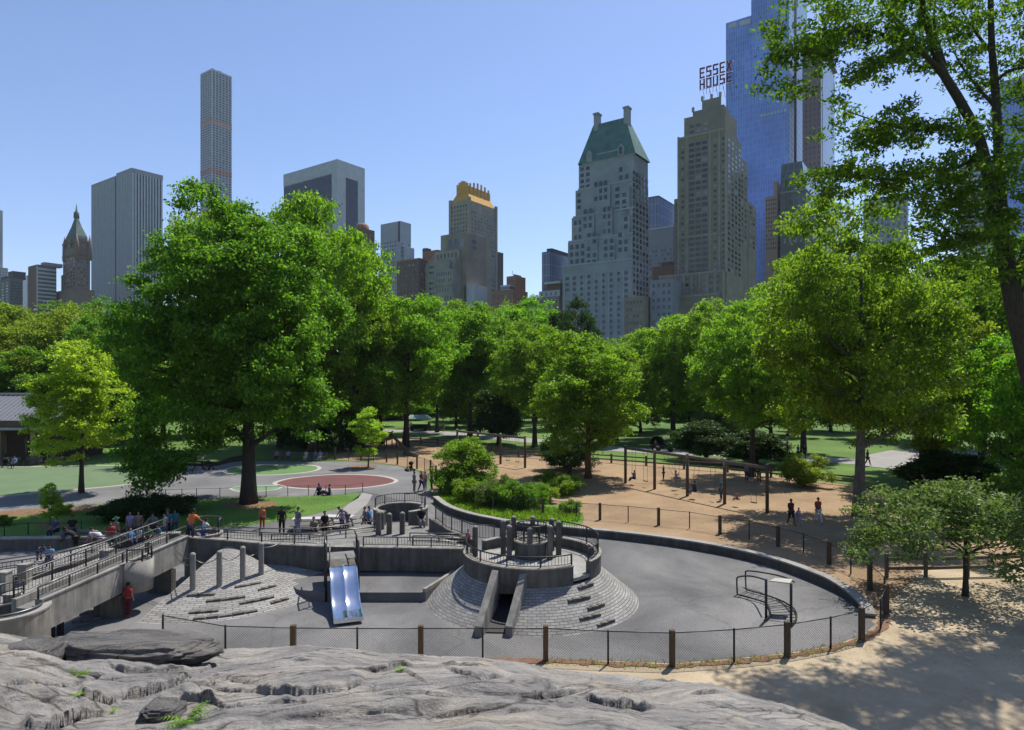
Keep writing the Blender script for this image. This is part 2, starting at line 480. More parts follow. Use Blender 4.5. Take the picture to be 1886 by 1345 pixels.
M['dirt'] = mat('dirt', (0.39, 0.30, 0.185), 0.95, scale=0.45, bump=0.8, bscale=7, col2=(0.635, 0.52, 0.345), detail=13)
M['mulch'] = mat('mulch', (0.20, 0.11, 0.06), 0.95, scale=3, bump=0.8, col2=(0.34, 0.20, 0.12), detail=8)
M['lawn'] = mat('lawn', (0.06, 0.14, 0.02), 0.9, scale=0.16, bump=0.8, bscale=10, col2=(0.17, 0.32, 0.045), detail=13)
M['park_ground'] = mat('park_ground', (0.055, 0.12, 0.02), 0.95, scale=0.07, bump=0.8, bscale=4, col2=(0.17, 0.29, 0.05), detail=14)
M['path'] = mat('path', (0.30, 0.29, 0.275), 0.9, scale=0.5, col2=(0.40, 0.385, 0.36), detail=8)
M['green_pad'] = mat('green_pad', (0.135, 0.205, 0.10), 0.9, scale=0.4, col2=(0.175, 0.255, 0.13), detail=8, bump=0.2)
M['bright_green_pad'] = mat('bright_green_pad', (0.12, 0.23, 0.07), 0.9, scale=0.5, col2=(0.16, 0.29, 0.10), detail=8)
M['mint_pad'] = mat('mint_pad', (0.17, 0.28, 0.16), 0.9, scale=0.5, col2=(0.22, 0.34, 0.20), detail=8)
M['red_pad'] = mat('red_pad', (0.155, 0.06, 0.058), 0.9, scale=0.5, col2=(0.20, 0.082, 0.078), detail=8, bump=0.2)
M['white_line'] = mat('white_line', (0.45, 0.43, 0.37), 0.85, scale=2, col2=(0.58, 0.55, 0.48))
M['rail'] = mat('rail_metal', (0.055, 0.055, 0.055), 0.42, metal=0.5, scale=4, var=0.3)
M['rail_worn'] = mat('rail_worn', (0.20, 0.195, 0.185), 0.38, metal=0.7, scale=4, var=0.25)
M['black_metal'] = mat('black_metal', (0.02, 0.02, 0.022), 0.5, scale=6, var=0.4)
M['steel'] = mat('steel', (0.62, 0.66, 0.72), 0.16, metal=1.0, scale=2.0, var=0.08, bump=0.02, bscale=3)
M['wood_post'] = mat('wood_post', (0.085, 0.06, 0.036), 0.9, scale=5, col2=(0.17, 0.12, 0.072), stretch=(6, 6, 0.7), bump=0.4)
M['wood_grey'] = mat('wood_grey', (0.12, 0.10, 0.08), 0.9, scale=5, col2=(0.22, 0.19, 0.15), stretch=(6, 6, 0.7), bump=0.4)
M['wood_brown'] = mat('wood_brown', (0.22, 0.12, 0.06), 0.85, scale=4, col2=(0.34, 0.20, 0.10), stretch=(6, 6, 0.7))
M['wire'] = mat('wire', (0.04, 0.04, 0.04), 0.55, metal=0.4, scale=5)
M['bark'] = mat('bark', (0.045, 0.035, 0.028), 0.95, scale=3, col2=(0.12, 0.095, 0.075), stretch=(5, 5, 0.8), bump=0.8)
M['bark_pale'] = mat('bark_pale', (0.09, 0.075, 0.06), 0.95, scale=2, col2=(0.23, 0.20, 0.16), stretch=(3, 3, 1), bump=0.6)
M['bark_red'] = mat('bark_red', (0.13, 0.065, 0.035), 0.95, scale=2, col2=(0.22, 0.12, 0.065), stretch=(4, 4, 0.8), bump=0.6)
M['leaf_dark'] = foliage('leaf_dark', (0.050, 0.115, 0.014), (0.18, 0.30, 0.028), 0.54)
M['leaf_mid'] = foliage('leaf_mid', (0.07, 0.135, 0.014), (0.225, 0.335, 0.032), 0.54)
M['leaf_light'] = foliage('leaf_light', (0.088, 0.165, 0.016), (0.245, 0.37, 0.04), 0.54)
M['leaf_bright'] = foliage('leaf_bright', (0.08, 0.17, 0.014), (0.24, 0.39, 0.03), 0.5)
M['leaf_olive'] = foliage('leaf_olive', (0.085, 0.135, 0.018), (0.25, 0.32, 0.04), 0.52)
M['leaf_yellow'] = foliage('leaf_yellow', (0.17, 0.27, 0.025), (0.37, 0.52, 0.06), 0.5)
M['leaf_deep'] = foliage('leaf_deep', (0.016, 0.04, 0.010), (0.055, 0.10, 0.022), 0.3)
M['leaf_grey'] = foliage('leaf_grey', (0.075, 0.115, 0.025), (0.20, 0.26, 0.07), 0.42, (1.2, 1.3, 0.8))
M['glass_dark'] = mat('glass_dark', (0.028, 0.034, 0.045), 0.12, scale=0.3, var=0.5, spec=0.6)
M['glass_blind'] = mat('glass_blind', (0.30, 0.34, 0.40), 0.5, scale=0.3, var=0.3)
M['glass_blue'] = mat('glass_blue', (0.05, 0.08, 0.14), 0.1, scale=0.3, var=0.4, spec=0.7)
# ================================================================== SETTING: ground sheets
def sheet(name, pts, z, m, smooth=0, world=False, kind='structure'):
    q = [Vector((p[0], p[1], 0)) if world else G(p[0], p[1]) for p in pts]
    if smooth: q = catmull(q, smooth, True)
    b = MB()
    b.add([(p.x, p.y, z) for p in q], [list(range(len(q)))])
    # make sure it faces up
    me = b.mesh(name, m)
    if me.polygons[0].normal.z < 0: me.flip_normals()
    o = bpy.data.objects.new(name, me); COL.objects.link(o)
    return tag(o, kind=kind)

b = MB(); S = 4000
b.add([(-S, -S, 0), (S, -S, 0), (S, S, 0), (-S, S, 0)], [[0, 1, 2, 3]])
tag(b.build('ground', M['park_ground'], loc=(0, 0, 0)), kind='structure')

WALL_PX = [(798, 926), (822, 944), (860, 958), (905, 968), (950, 976), (1050, 986), (1150, 996), (1250, 1009), (1350, 1027), (1430, 1048), (1500, 1074), (1550, 1098), (1580, 1119), (1594, 1138)]
WALL = [Vector((p.x, p.y, 0)) for p in catmull([G(*p) for p in WALL_PX], 8)]
# beige packed dirt: near path, right side
sheet('dirt_path', [(-300, 1420), (900, 1500), (2300, 1500), (2600, 1120), (2100, 1000), (1800, 990), (1660, 1030), (1620, 1110), (1560, 1150), (1300, 1160), (1005, 1160), (250, 1160)], 0.004, M['dirt'])
# orange sand bed of the swings
sheet('sand_bed', [(792, 905), (806, 870), (800, 878), (776, 868), (732, 857), (690, 852), (640, 848), (600, 846), (690, 812), (760, 806), (860, 812), (960, 832), (1060, 840), (1160, 851), (1300, 862), (1440, 876), (1600, 900), (1800, 930), (2100, 960), (2100, 1010), (1900, 1035), (1700, 1050), (1640, 1110), (1600, 1150), (1560, 1105), (1400, 1040), (1200, 1003), (1000, 981), (880, 962)], 0.008, M['sand'])
# asphalt arena + plaza
arena = [(-500, 1290), (100, 1215), (400, 1205), (540, 1214), (775, 1213), (1005, 1216), (1120, 1217), (1238, 1222), (1350, 1213), (1450, 1203), (1530, 1190), (1588, 1170), (1612, 1150)]
q = [G(*p) for p in arena] + [p for p in reversed(WALL)] + [G(*p) for p in [(795, 905), (770, 868), (730, 858), (690, 854), (640, 850), (560, 851), (400, 850), (300, 862), (200, 858), (-100, 860), (-500, 870)]]
sheet('asphalt_ground', [(p.x, p.y) for p in q], 0.012, M['asphalt'], world=True)
plaza = [(-600, 870), (-100, 861), (200, 859), (300, 862), (400, 851), (560, 852), (640, 851), (690, 855), (730, 859), (770, 869), (794, 905), (797, 925), (760, 928), (700, 912), (670, 906), (600, 913), (500, 912), (400, 915), (300, 920), (200, 924), (60, 938), (-100, 950), (-600, 990)]
sheet('plaza_paving', plaza, 0.016, M['asphalt_plaza'])
# painted play surfaces with pale edging
def pad(name, pts, m, edge=0.45, z=0.020):
    q = catmull([G(*p) for p in pts], 10, True)
    sheet(name, [(p.x, p.y) for p in q], z, m, world=True)
    b = MB(); n = len(q)
    c = sum(q, Vector((0, 0, 0))) / n
    vs, fs = [], []
    for i in range(n):
        t = (q[(i + 1) % n] - q[i - 1]).normalized(); nn = Vector((-t.y, t.x, 0))
        if nn.dot(c - q[i]) > 0: nn = -nn
        vs += [(q[i].x, q[i].y, z + .004), (q[i].x + nn.x * edge, q[i].y + nn.y * edge, z + .004)]
    for i in range(n):
        j = (i + 1) % n; fs.append([2 * i, 2 * i + 1, 2 * j + 1, 2 * j])
    me = b.add(vs, fs).mesh(name + '_edging', M['white_line'])
    for p in me.polygons:
        if p.normal.z < 0: p.flip()
    o = bpy.data.objects.new(name + '_edging', me); COL.objects.link(o); tag(o, kind='structure')
pad('green_play_surface', [(-420, 892), (-250, 863), (0, 861), (200, 858), (290, 862), (314, 869), (298, 881), (220, 894), (120, 903), (0, 914), (-200, 925)], M['green_pad'])
pad('bright_green_play_surface', [(418, 866), (440, 860), (500, 857), (560, 857), (584, 861), (574, 868), (520, 874), (460, 875), (425, 872)], M['bright_green_pad'], 0.4)
pad('red_play_surface', [(512, 889), (545, 881), (620, 875), (690, 877), (724, 884), (716, 891), (670, 898), (610, 901), (550, 899), (518, 894)], M['red_pad'], 0.4)
pad('mint_play_surface', [(428, 900), (460, 896), (505, 895), (515, 898), (500, 903), (450, 906)], M['mint_pad'], 0.25, 0.020)
sheet('pale_paving', [(640, 930), (668, 908), (686, 912), (676, 930), (640, 958), (610, 962)], 0.024, M['path'])
sheet('tree_pit_soil', [(638, 861), (655, 857), (690, 857), (696, 861), (680, 864), (650, 864)], 0.024, M['mulch'])
# lawn between plaza and the ramps
lawn = [(-700, 1010), (-100, 957), (40, 943), (120, 936), (220, 926), (330, 922), (450, 917), (560, 915), (640, 911), (667, 908), (660, 918), (630, 935), (560, 952), (480, 965), (400, 976), (300, 988), (200, 992), (100, 994), (-100, 1000), (-700, 1080)]
sheet('lawn', lawn, 0.024, M['lawn'])
sheet('mulch_bed', [(-60, 948), (60, 938), (140, 934), (215, 929), (250, 932), (200, 940), (120, 946), (60, 951), (-40, 954)], 0.028, M['mulch'], 5)
sheet('mulch_patch', [(66, 968), (84, 962), (112, 963), (122, 968), (108, 974), (80, 975)], 0.028, M['mulch'], 5)
sheet('mulch_patch', [(410, 926), (450, 922), (500, 924), (510, 932), (470, 938), (420, 936)], 0.028, M['mulch'], 5)
# planting bed ground inside the wall
sheet('planting_soil', [(800, 924), (806, 905), (850, 900), (920, 905), (1000, 925), (1068, 945), (1066, 968), (1000, 966), (940, 962), (870, 950), (825, 938)], 0.020, M['lawn'], 4)
# park paths
def path_strip(name, px, w, z):
    c = catmull([G(*p) for p in px], 8)
    b = MB(); vs, fs = [], []
    for i, p in enumerate(c):
        t = (c[min(i + 1, len(c) - 1)] - c[max(i - 1, 0)]).normalized(); nn = Vector((-t.y, t.x, 0)) * w / 2
        vs += [(p.x + nn.x, p.y + nn.y, z), (p.x - nn.x, p.y - nn.y, z)]
    for i in range(len(c) - 1):
        fs.append([2 * i, 2 * i + 1, 2 * i + 3, 2 * i + 2])
    me = b.add(vs, fs).mesh(name, M['path'])
    for p in me.polygons:
        if p.normal.z < 0: p.flip()
    o = bpy.data.objects.new(name, me); COL.objects.link(o); tag(o, kind='structure')
path_strip('park_path', [(560, 786), (660, 792), (740, 794), (800, 797), (880, 803), (1000, 814), (1120, 826), (1240, 833), (1420, 841), (1560, 850), (1640, 853), (1760, 850)], 5.5, 0.024)
path_strip('far_park_path', [(600, 762), (700, 766), (820, 768), (930, 768), (1050, 762)], 7, 0.028)
sheet('park_path_junction', [(1585, 858), (1600, 838), (1640, 830), (1720, 826), (1900, 820), (1900, 834), (1760, 842), (1700, 858), (1640, 864)], 0.032, M['path'])

# ---- ground cover in the planting bed and long grass tufts (uncountable)
def blades(name, area, n, h, w, m, seed, z=0.0, kind='stuff', lean=0.5):
    rng = np.random.default_rng(seed)
    A = np.array([(p.x, p.y) for p in area])
    lo, hi = A.min(0), A.max(0)
    pts = []
    while len(pts) < n:
        c = rng.uniform(lo, hi, (n, 2))
        x, y = c[:, 0], c[:, 1]
        ins = np.zeros(n, bool); j = len(A) - 1
        for i in range(len(A)):
            xi, yi, xj, yj = *A[i], *A[j]
            cond = ((yi > y) != (yj > y)) & (x < (xj - xi) * (y - yi) / (yj - yi + 1e-12) + xi)
            ins ^= cond; j = i
        pts.extend(c[ins])
    c = np.array(pts[:n])
    a = rng.uniform(0, 2 * np.pi, n); hh = h * rng.uniform(0.4, 1.1, n)
    base = np.c_[c, np.full(n, z)]
    wv = np.c_[np.cos(a), np.sin(a), np.zeros(n)] * w
    b2 = rng.uniform(0, 2 * np.pi, n)
    tip = base + np.c_[np.cos(b2) * hh * lean, np.sin(b2) * hh * lean, hh]
    V = np.stack([base - wv, base + wv, tip], 1).reshape(-1, 3)
    return raw_mesh_obj(name, V, 3, m, kind)

def raw_mesh(name, V, k, m):
    """V vertices, consecutive k-gons"""
    n = len(V) // k
    me = bpy.data.meshes.new(name)
    me.vertices.add(len(V)); me.vertices.foreach_set('co', np.ascontiguousarray(V, dtype=np.float32).ravel())
    me.loops.add(len(V)); me.loops.foreach_set('vertex_index', np.arange(len(V), dtype=np.int32))
    me.polygons.add(n); me.polygons.foreach_set('loop_start', np.arange(0, len(V), k, dtype=np.int32))
    me.materials.append(m)
    me.update(calc_edges=True)
    return me

def raw_mesh_obj(name, V, k, m, kind=None):
    o = bpy.data.objects.new(name, raw_mesh(name, V, k, m)); COL.objects.link(o)
    if kind: tag(o, kind=kind)
    return o
NEARF = [G(1628, 1112), G(1634, 1132), G(1624, 1158), XD(1587, 23.75), XD(1530, 23.0), XD(1450, 22.35), XD(1352, 21.9), XD(1238, 21.6), XD(1120, 21.75), XD(1005, 22.0), XD(775, 22.0), XD(540, 22.04), XD(300, 23.2)]
def soil_band(name, line, w, z, m, seed):
    c = resample(line, 0.25); rng = random.Random(seed); b = MB(); vs, fs = [], []
    for i, p in enumerate(c):
        t = (c[min(i + 1, len(c) - 1)] - c[max(i - 1, 0)]).normalized(); nn = Vector((-t.y, t.x, 0))
        a, e = w * rng.uniform(.25, .8), w * rng.uniform(.3, .9)
        vs += [(p.x + nn.x * a, p.y + nn.y * a, z), (p.x - nn.x * e, p.y - nn.y * e, z)]
    for i in range(len(c) - 1): fs.append([2 * i, 2 * i + 1, 2 * i + 3, 2 * i + 2])
    me = b.add(vs, fs).mesh(name, m)
    for p in me.polygons:
        if p.normal.z < 0: p.flip()
    o = bpy.data.objects.new(name, me); COL.objects.link(o); tag(o, kind='structure')
soil_band('soil_strip', NEARF, 0.30, 0.024, M['mulch'], 4)
blades('fence_weeds', [p + Vector((dx, dy, 0)) for p, dx, dy in [(q, 0, .3) for q in NEARF[3:10]] + [(q, 0, -.3) for q in reversed(NEARF[3:10])]], 420, 0.13, 0.02, M['leaf_olive'], 17, z=.02, lean=.9)
blades('ground_cover', [G(*p) for p in [(805, 922), (812, 908), (900, 915), (1000, 935), (1072, 948), (1066, 962), (1000, 962), (940, 957), (870, 947), (825, 934)]], 9000, 0.28, 0.05, M['leaf_mid'], 5, lean=0.8)
blades('lawn_grass', [G(*p) for p in lawn], 16000, 0.09, 0.03, M['leaf_bright'], 6)

def litter(name, area, n, size, m, seed, z):
    rng = np.random.default_rng(seed)
    A = np.array([(p.x, p.y) for p in area]); lo, hi = A.min(0), A.max(0)
    c = rng.uniform(lo, hi, (n, 2)); a = rng.uniform(0, 2 * np.pi, n); s = size * rng.uniform(.4, 1.3, n)
    u = np.c_[np.cos(a), np.sin(a), rng.uniform(-.2, .5, n)] * s[:, None]; v = np.c_[-np.sin(a), np.cos(a), rng.uniform(-.2, .3, n)] * s[:, None] * .6
    p = np.c_[c, np.full(n, z) + s * .4]
    raw_mesh_obj(name, np.stack([p - u, p - v, p + u, p + v], 1).reshape(-1, 3), 4, m, 'stuff')
M['litter'] = mat('litter', (0.12, 0.085, 0.05), 0.95, scale=2, col2=(0.34, 0.26, 0.16))
litter('leaf_litter', [G(1130, 1240), G(1886, 1240), G(1886, 1060), G(1640, 1060)], 5200, .022, M['litter'], 31, .01)
litter('sand_debris', [G(1000, 960), G(1640, 1000), G(1600, 880), G(820, 840)], 2600, .05, M['litter'], 32, .012)
# ================================================================== ROCK in the foreground
def fbm(x, y, oct=5, seed=0.0, lac=2.0, gain=0.5):
    t = np.zeros_like(x); a = 1.0; f = 1.0; tot = 0
    for o in range(oct):
        t += a * vnoise(x * f + seed * 17.3 + o * 31.7, y * f - seed * 9.1 + o * 11.9); tot += a
        a *= gain; f *= lac
    return t / tot
_rs = np.random.default_rng(11); _tab = _rs.uniform(-1, 1, (256, 256))
def vnoise(x, y):
    xi = np.floor(x).astype(int); yi = np.floor(y).astype(int)
    fx = x - xi; fy = y - yi
    fx = fx * fx * fx * (fx * (fx * 6 - 15) + 10); fy = fy * fy * fy * (fy * (fy * 6 - 15) + 10)
    g = lambda a, b: _tab[a & 255, b & 255]
    return (g(xi, yi) * (1 - fx) + g(xi + 1, yi) * fx) * (1 - fy) + (g(xi, yi + 1) * (1 - fx) + g(xi + 1, yi + 1) * fx) * fy

def terrace(t, soft=0.15):
    k = np.floor(t); f = t - k
    s = np.clip((f - (1 - soft)) / soft, 0, 1); s = s * s * (3 - 2 * s)
    return k + s + f * 0.18

CREST = [(-400, 1182), (-100, 1172), (0, 1166), (60, 1178), (120, 1200), (200, 1205), (300, 1203), (400, 1196), (470, 1194), (560, 1190), (640, 1196), (700, 1205), (800, 1209), (870, 1211), (950, 1217), (1000, 1228), (1100, 1240), (1180, 1249), (1240, 1250), (1300, 1259), (1360, 1276), (1440, 1293), (1500, 1314), (1560, 1338), (1640, 1375), (1760, 1440), (1900, 1520)]
cpx = np.array([c[0] for c in CREST], float); cpy = np.array([c[1] for c in CREST], float)
NC, NR = 1240, 680
pxs = np.linspace(-820, 1940, NC)
ds = np.concatenate([np.linspace(2.6, 14.5, NR - 60), np.linspace(14.53, 19.0, 60)])
PX, D = np.meshgrid(pxs, ds)
X = (PX - CX) / F * D
dc = 11.8 + 1.0 * fbm(X * 0.25, X * 0 + 3.1, 2, 2.0) - 1.2 * np.clip((PX - 1150) / 400, 0, 1)
ycr = np.interp(PX, cpx, cpy)
zc = H - (ycr - YH) / F * dc
near_z = 7.15 - 1.2 * np.clip((PX - 1100) / 600, 0, 1.2)
t = (D - 3.0) / (dc - 3.0)
z = near_z + (zc - near_z) * np.clip(t, -0.2, 1)
# bulge of the slope, strata ledges running obliquely
ang = R(24)
U = X * math.cos(ang) + D * math.sin(ang); Vv = -X * math.sin(ang) + D * math.cos(ang)
warp = fbm(X * 0.35, D * 0.35, 4, 1.0)
damp = np.clip((1.0 - t) / 0.12, 0.12, 1)
def slabs(seed, n, sx, sy, wamp, off, tilt, beta=22):
    """broken slabs: flat tilted cells with stepped edges -> height, distance to the nearest joint"""
    rng = np.random.default_rng(seed)
    wx = U + wamp * fbm(U * 0.9, Vv * 1.3, 3, seed); wy = Vv + wamp * 0.5 * fbm(U * 1.1, Vv * 1.6, 3, seed + 5)
    su = rng.uniform(U.min(), U.max(), n); sv = rng.uniform(Vv.min(), Vv.max(), n)
    d1 = np.full(U.shape, 1e9); d2 = np.full(U.shape, 1e9); h = np.zeros(U.shape); wsum = np.full(U.shape, 1e-30)
    for k in range(n):
        du, dv = (wx - su[k]) / sx, (wy - sv[k]) / sy
        dd = np.sqrt(du * du + dv * dv)
        hk = rng.uniform(-off, off) + tilt * (rng.uniform(-1, 1) * du * sx + (rng.uniform(-1.3, .35)) * dv * sy)
        near = dd < d1
        d2 = np.where(near, d1, np.minimum(d2, dd)); d1 = np.where(near, dd, d1)
        w_ = np.exp(-beta * np.minimum(dd, 2.6)); h += w_ * np.clip(hk, -2.2 * off, 2.2 * off); wsum += w_
    return h / wsum, (d2 - d1)
h1, e1 = slabs(51, 75, 2.6, 0.9, 0.7, 0.065, 0.10, 9)
h2, e2 = slabs(52, 260, 1.15, 0.36, 0.35, 0.03, 0.07, 6)
z += damp * (h1 - 0.12 * np.exp(-(e1 / 0.035) ** 2) * np.clip(fbm(X * .5, D * .5, 2, 41.0) * 3 + .7, 0, 1))
z += damp * (h2 * np.clip(fbm(X * .45, D * .45, 2, 42.0) * 2.5 + .45, 0.1, 1) - 0.06 * np.exp(-(e2 / 0.05) ** 2) * np.clip(fbm(X * .6, D * .6, 2, 43.0) * 4, 0, 1))
z += damp * (0.15 * fbm(X * 0.4, D * 0.4, 3, 3.0)) + 0.03 * fbm(U * 0.7, Vv * 3.2, 4, 5.0) + 0.012 * fbm(U * 2.2, Vv * 9, 4, 7.0) + 0.016 * np.abs(fbm(U * 3.5, Vv * 8, 3, 71.0)) + 0.008 * fbm(X * 11, D * 11, 2, 72.0)
# far side falls to the ground
fall = np.clip(D - dc, 0, None)
z = np.where(D > dc, z - 1.35 * fall ** 1.35 - 0.25 * fall * (1 + fbm(X, D, 3, 15.0)), z)
# right flank dips
fl = np.clip((PX - 1480) / 330, 0, 1)
z = z - fl * fl * 2.2
# bring the skyline of the outcrop to its measured profile
yp = (YH + (H - z) * F / D).min(0)
want = cpy_i = np.interp(pxs, cpx, cpy) + 5.0 * fbm(pxs * 0.012, pxs * 0 + 2.2, 3, 30.0)
kf = (want - YH) / (yp - YH)
kf = np.convolve(np.pad(kf, 6, mode='edge'), np.ones(13) / 13, 'valid')
z = H - (H - z) * kf[None, :]
# individual ledges and open joints of the outcrop: far side stands proud, riser faces the camera
LEDGES = [([(193, 1211), (208, 1230), (231, 1238), (301, 1238), (343, 1236)], .10, 16), ([(148, 1280), (174, 1290), (200, 1297), (216, 1288), (247, 1284), (293, 1274), (332, 1257), (347, 1247)], .17, 16),
 ([(40, 1342), (112, 1338), (154, 1322), (200, 1315)], .15, 20), ([(0, 1261), (58, 1257), (108, 1264), (143, 1262)], .05, 10), ([(340, 1257), (359, 1241), (393, 1228), (409, 1222)], .08, 9),
 ([(370, 1263), (397, 1251), (413, 1241)], .08, 8), ([(374, 1274), (393, 1263), (401, 1272), (447, 1274), (494, 1276)], .06, 10), ([(266, 1324), (293, 1303), (320, 1297), (340, 1290), (382, 1292), (409, 1301)], .14, 18),
 ([(432, 1255), (451, 1259), (478, 1257)], .05, 9), ([(400, 1300), (415, 1302), (496, 1294), (570, 1291)], .05, 14), ([(477, 1277), (543, 1281), (585, 1275), (639, 1269), (666, 1258)], .11, 16), ([(540, 1216), (577, 1215)], .05, 8),
 ([(674, 1234), (693, 1236), (705, 1231), (732, 1225), (759, 1229)], .10, 8), ([(720, 1238), (747, 1236), (786, 1258)], .07, 9), ([(800, 1222), (817, 1223), (898, 1229)], .04, 8), ([(824, 1232), (852, 1241), (898, 1248)], .07, 10),
 ([(850, 1252), (889, 1250), (927, 1246)], .06, 9), ([(958, 1283), (989, 1285), (1024, 1283), (1066, 1273), (1097, 1269)], .08, 12), ([(927, 1313), (970, 1308), (1008, 1306)], .05, 10), ([(1078, 1288), (1112, 1298), (1159, 1302), (1182, 1308), (1203, 1303)], .13, 14),
 ([(1216, 1253), (1255, 1252)], .04, 6), ([(1267, 1279), (1313, 1275), (1336, 1275)], .08, 9), ([(0, 1199), (12, 1196), (39, 1194)], .06, 9), ([(560, 1320), (640, 1312), (720, 1306)], .05, 10), ([(800, 1322), (870, 1312), (940, 1300)], .05, 10), ([(700, 1278), (780, 1276), (840, 1284)], .04, 10)]
YP = YH + (H - z) * F / D
for pts_, hh_, Ld in LEDGES:
    lx = np.array([p[0] for p in pts_], float); ly = np.array([p[1] for p in pts_], float)
    f_ = np.interp(pxs, lx, ly) + 1.3 * fbm(pxs * 0.018, pxs * 0 + lx[0], 2, 61.0)
    w_ = np.clip((pxs - lx[0]) / 22 + .25, 0, 1) * np.clip((lx[-1] - pxs) / 22 + .25, 0, 1); w_ *= (0.7 + 0.6 * fbm(pxs * 0.05, pxs * 0 + ly[0], 2, 62.0))
    w_ = np.clip(w_, 0, 1.2) * (pxs > lx[0] - 6) * (pxs < lx[-1] + 6)
    s_ = f_[None, :] - YP
    z = z + (D < dc + 0.3) * w_[None, :] * (hh_ * np.clip(s_ / 1.2, 0, 1) * np.exp(-np.clip(s_, 0, None) / Ld) - (0.05 + .25 * hh_) * np.exp(-((s_ + .6) / 1.3) ** 2))
z = np.maximum(z, -0.4)
ROCK_H = lambda px, d: float(z[min(NR - 1, int(np.searchsorted(ds, d))), min(NC - 1, int(np.searchsorted(pxs, px)))])
def surf(px, py, dn=3.0):
    j = min(NC - 1, max(0, int(np.searchsorted(pxs, px)))); yy = YH + (H - z[:, j]) * F / D[:, j]
    for i in range(NR):
        if ds[i] > dn and yy[i] <= py: return Vector((X[i, j], ds[i], z[i, j]))
    return Vector((X[-60, j], ds[-60], z[-60, j]))
V = np.stack([X, D, z], -1).reshape(-1, 3)
i0 = (np.arange(NR - 1)[:, None] * NC + np.arange(NC - 1)[None, :]).ravel()
faces = np.stack([i0, i0 + 1, i0 + NC + 1, i0 + NC], 1)
me = bpy.data.meshes.new('rock_outcrop')
me.vertices.add(len(V)); me.vertices.foreach_set('co', V.astype(np.float32).ravel())
me.loops.add(faces.size); me.loops.foreach_set('vertex_index', faces.astype(np.int32).ravel())
me.polygons.add(len(faces)); me.polygons.foreach_set('loop_start', np.arange(0, faces.size, 4, dtype=np.int32))
me.polygons.foreach_set('use_smooth', np.ones(len(faces), bool))
me.materials.append(M['rock']); me.update(calc_edges=True)
o = bpy.data.objects.new('rock_outcrop', me); COL.objects.link(o); tag(o, kind='structure')

def boulder(name, label, c, r, rz, seed, box=0.55, top=0.2):
    """displaced rounded block"""
    n, m = 90, 60
    th = np.linspace(0, 2 * np.pi, n, endpoint=False); ph = np.linspace(-np.pi / 2, np.pi / 2, m)
    TH, PH = np.meshgrid(th, ph)
    d = np.stack([np.cos(PH) * np.cos(TH), np.cos(PH) * np.sin(TH), np.sin(PH)], -1)
    p = np.sign(d) * np.abs(d) ** box
    p /= np.maximum(np.linalg.norm(p, axis=-1, keepdims=True) ** 0.6, 1e-6)
    rng = np.random.default_rng(seed); s = rng.uniform(0, 50)
    nx = fbm(d[..., 0] * 1.3 + s, d[..., 1] * 1.3 + d[..., 2] * 2.1, 5, seed)
    ny = fbm(d[..., 0] * 3.2 + d[..., 2] * 5 + s, d[..., 1] * 3.2 - d[..., 2] * 3, 5, seed + 3)
    p = p * (1 + 0.28 * nx + 0.16 * ny)[..., None]
    p[..., 2] += 0.02 * terrace(p[..., 2] * 7 + nx * 4) * 1.0
    p *= np.array(r)
    # keep a smoother top, undercut below
    ca, sa = math.cos(rz), math.sin(rz)
    q = p.copy(); q[..., 0] = p[..., 0] * ca - p[..., 1] * sa; q[..., 1] = p[..., 0] * sa + p[..., 1] * ca
    Vb = q.reshape(-1, 3)
    f = []
    for j in range(m - 1):
        for k in range(n):
            f.append([j * n + k, j * n + (k + 1) % n, (j + 1) * n + (k + 1) % n, (j + 1) * n + k])
    me = bpy.data.meshes.new(name); me.from_pydata([tuple(v) for v in Vb], [], f)
    me.polygons.foreach_set('use_smooth', [True] * len(f)); me.materials.append(M['rock_dark']); me.update()
    o = bpy.data.objects.new(name, me); COL.objects.link(o); o.location = c
    return tag(o, label, 'boulder')
M['rock_dark'] = rock_mat('rock_boulder', 0.5)
bc = P(250, 1202, 10.6)
boulder('boulder', 'long dark grey boulder with a rounded top lying across the rock outcrop', bc, (1.36, 0.62, 0.235), R(-3), 3, 0.62)
bc = P(48, 1217, 10.0)
boulder('boulder', 'small squat grey boulder beside the long dark boulder', bc, (0.46, 0.45, 0.25), R(10), 8, 0.45)
bc = surf(300, 1322)
boulder('boulder', 'dark rock lump next to the green fern', bc, (0.22, 0.25, 0.15), R(5), 21)

def fern(label, px, py, d, size, n, seed, m):
    rng = random.Random(seed)
    c = surf(px, py); b = MB()
    for i in range(n):
        a = rng.uniform(0, 2 * math.pi); L = size * rng.uniform(0.6, 1.1)
        dirv = Vector((math.cos(a), math.sin(a), 0)); up = rng.uniform(0.5, 1.1)
        prev = None
        for k in range(1, 9):
            s = k / 8
            p = c + dirv * (L * s) + Vector((0, 0, L * up * (s - 0.65 * s * s)))
            side = Vector((-dirv.y, dirv.x, 0)); w = L * 0.30 * math.sin(math.pi * (0.12 + 0.85 * s))
            for sg in (-1, 1):
                tip = p + side * sg * w + dirv * (0.08 * L) - Vector((0, 0, 0.15 * w))
                e = dirv * (L * 0.045)
                b.add([p - e, tip, p + e], [[0, 1, 2]])
    o = b.build('fern', m, loc=tuple(c)); tag(o, label, 'fern')
fern('bright green fern growing from a crevice beside the dark rock lump', 345, 1330, 7.0, 0.24, 16, 1, M['leaf_mid'])
fern('low green weed under the end of the long boulder', 138, 1246, 9.6, 0.2, 12, 2, M['leaf_mid'])
fern('small yellowed weed in a crack on the left of the rock', 140, 1282, 8.4, 0.09, 10, 3, M['leaf_yellow'])
fern('dry yellow weed in the crack above the fern', 205, 1312, 7.6, 0.10, 10, 4, M['leaf_yellow'])
fern('tiny weed at the edge of the pale rock near the fence', 735, 1237, 9.6, 0.09, 8, 5, M['leaf_yellow'])
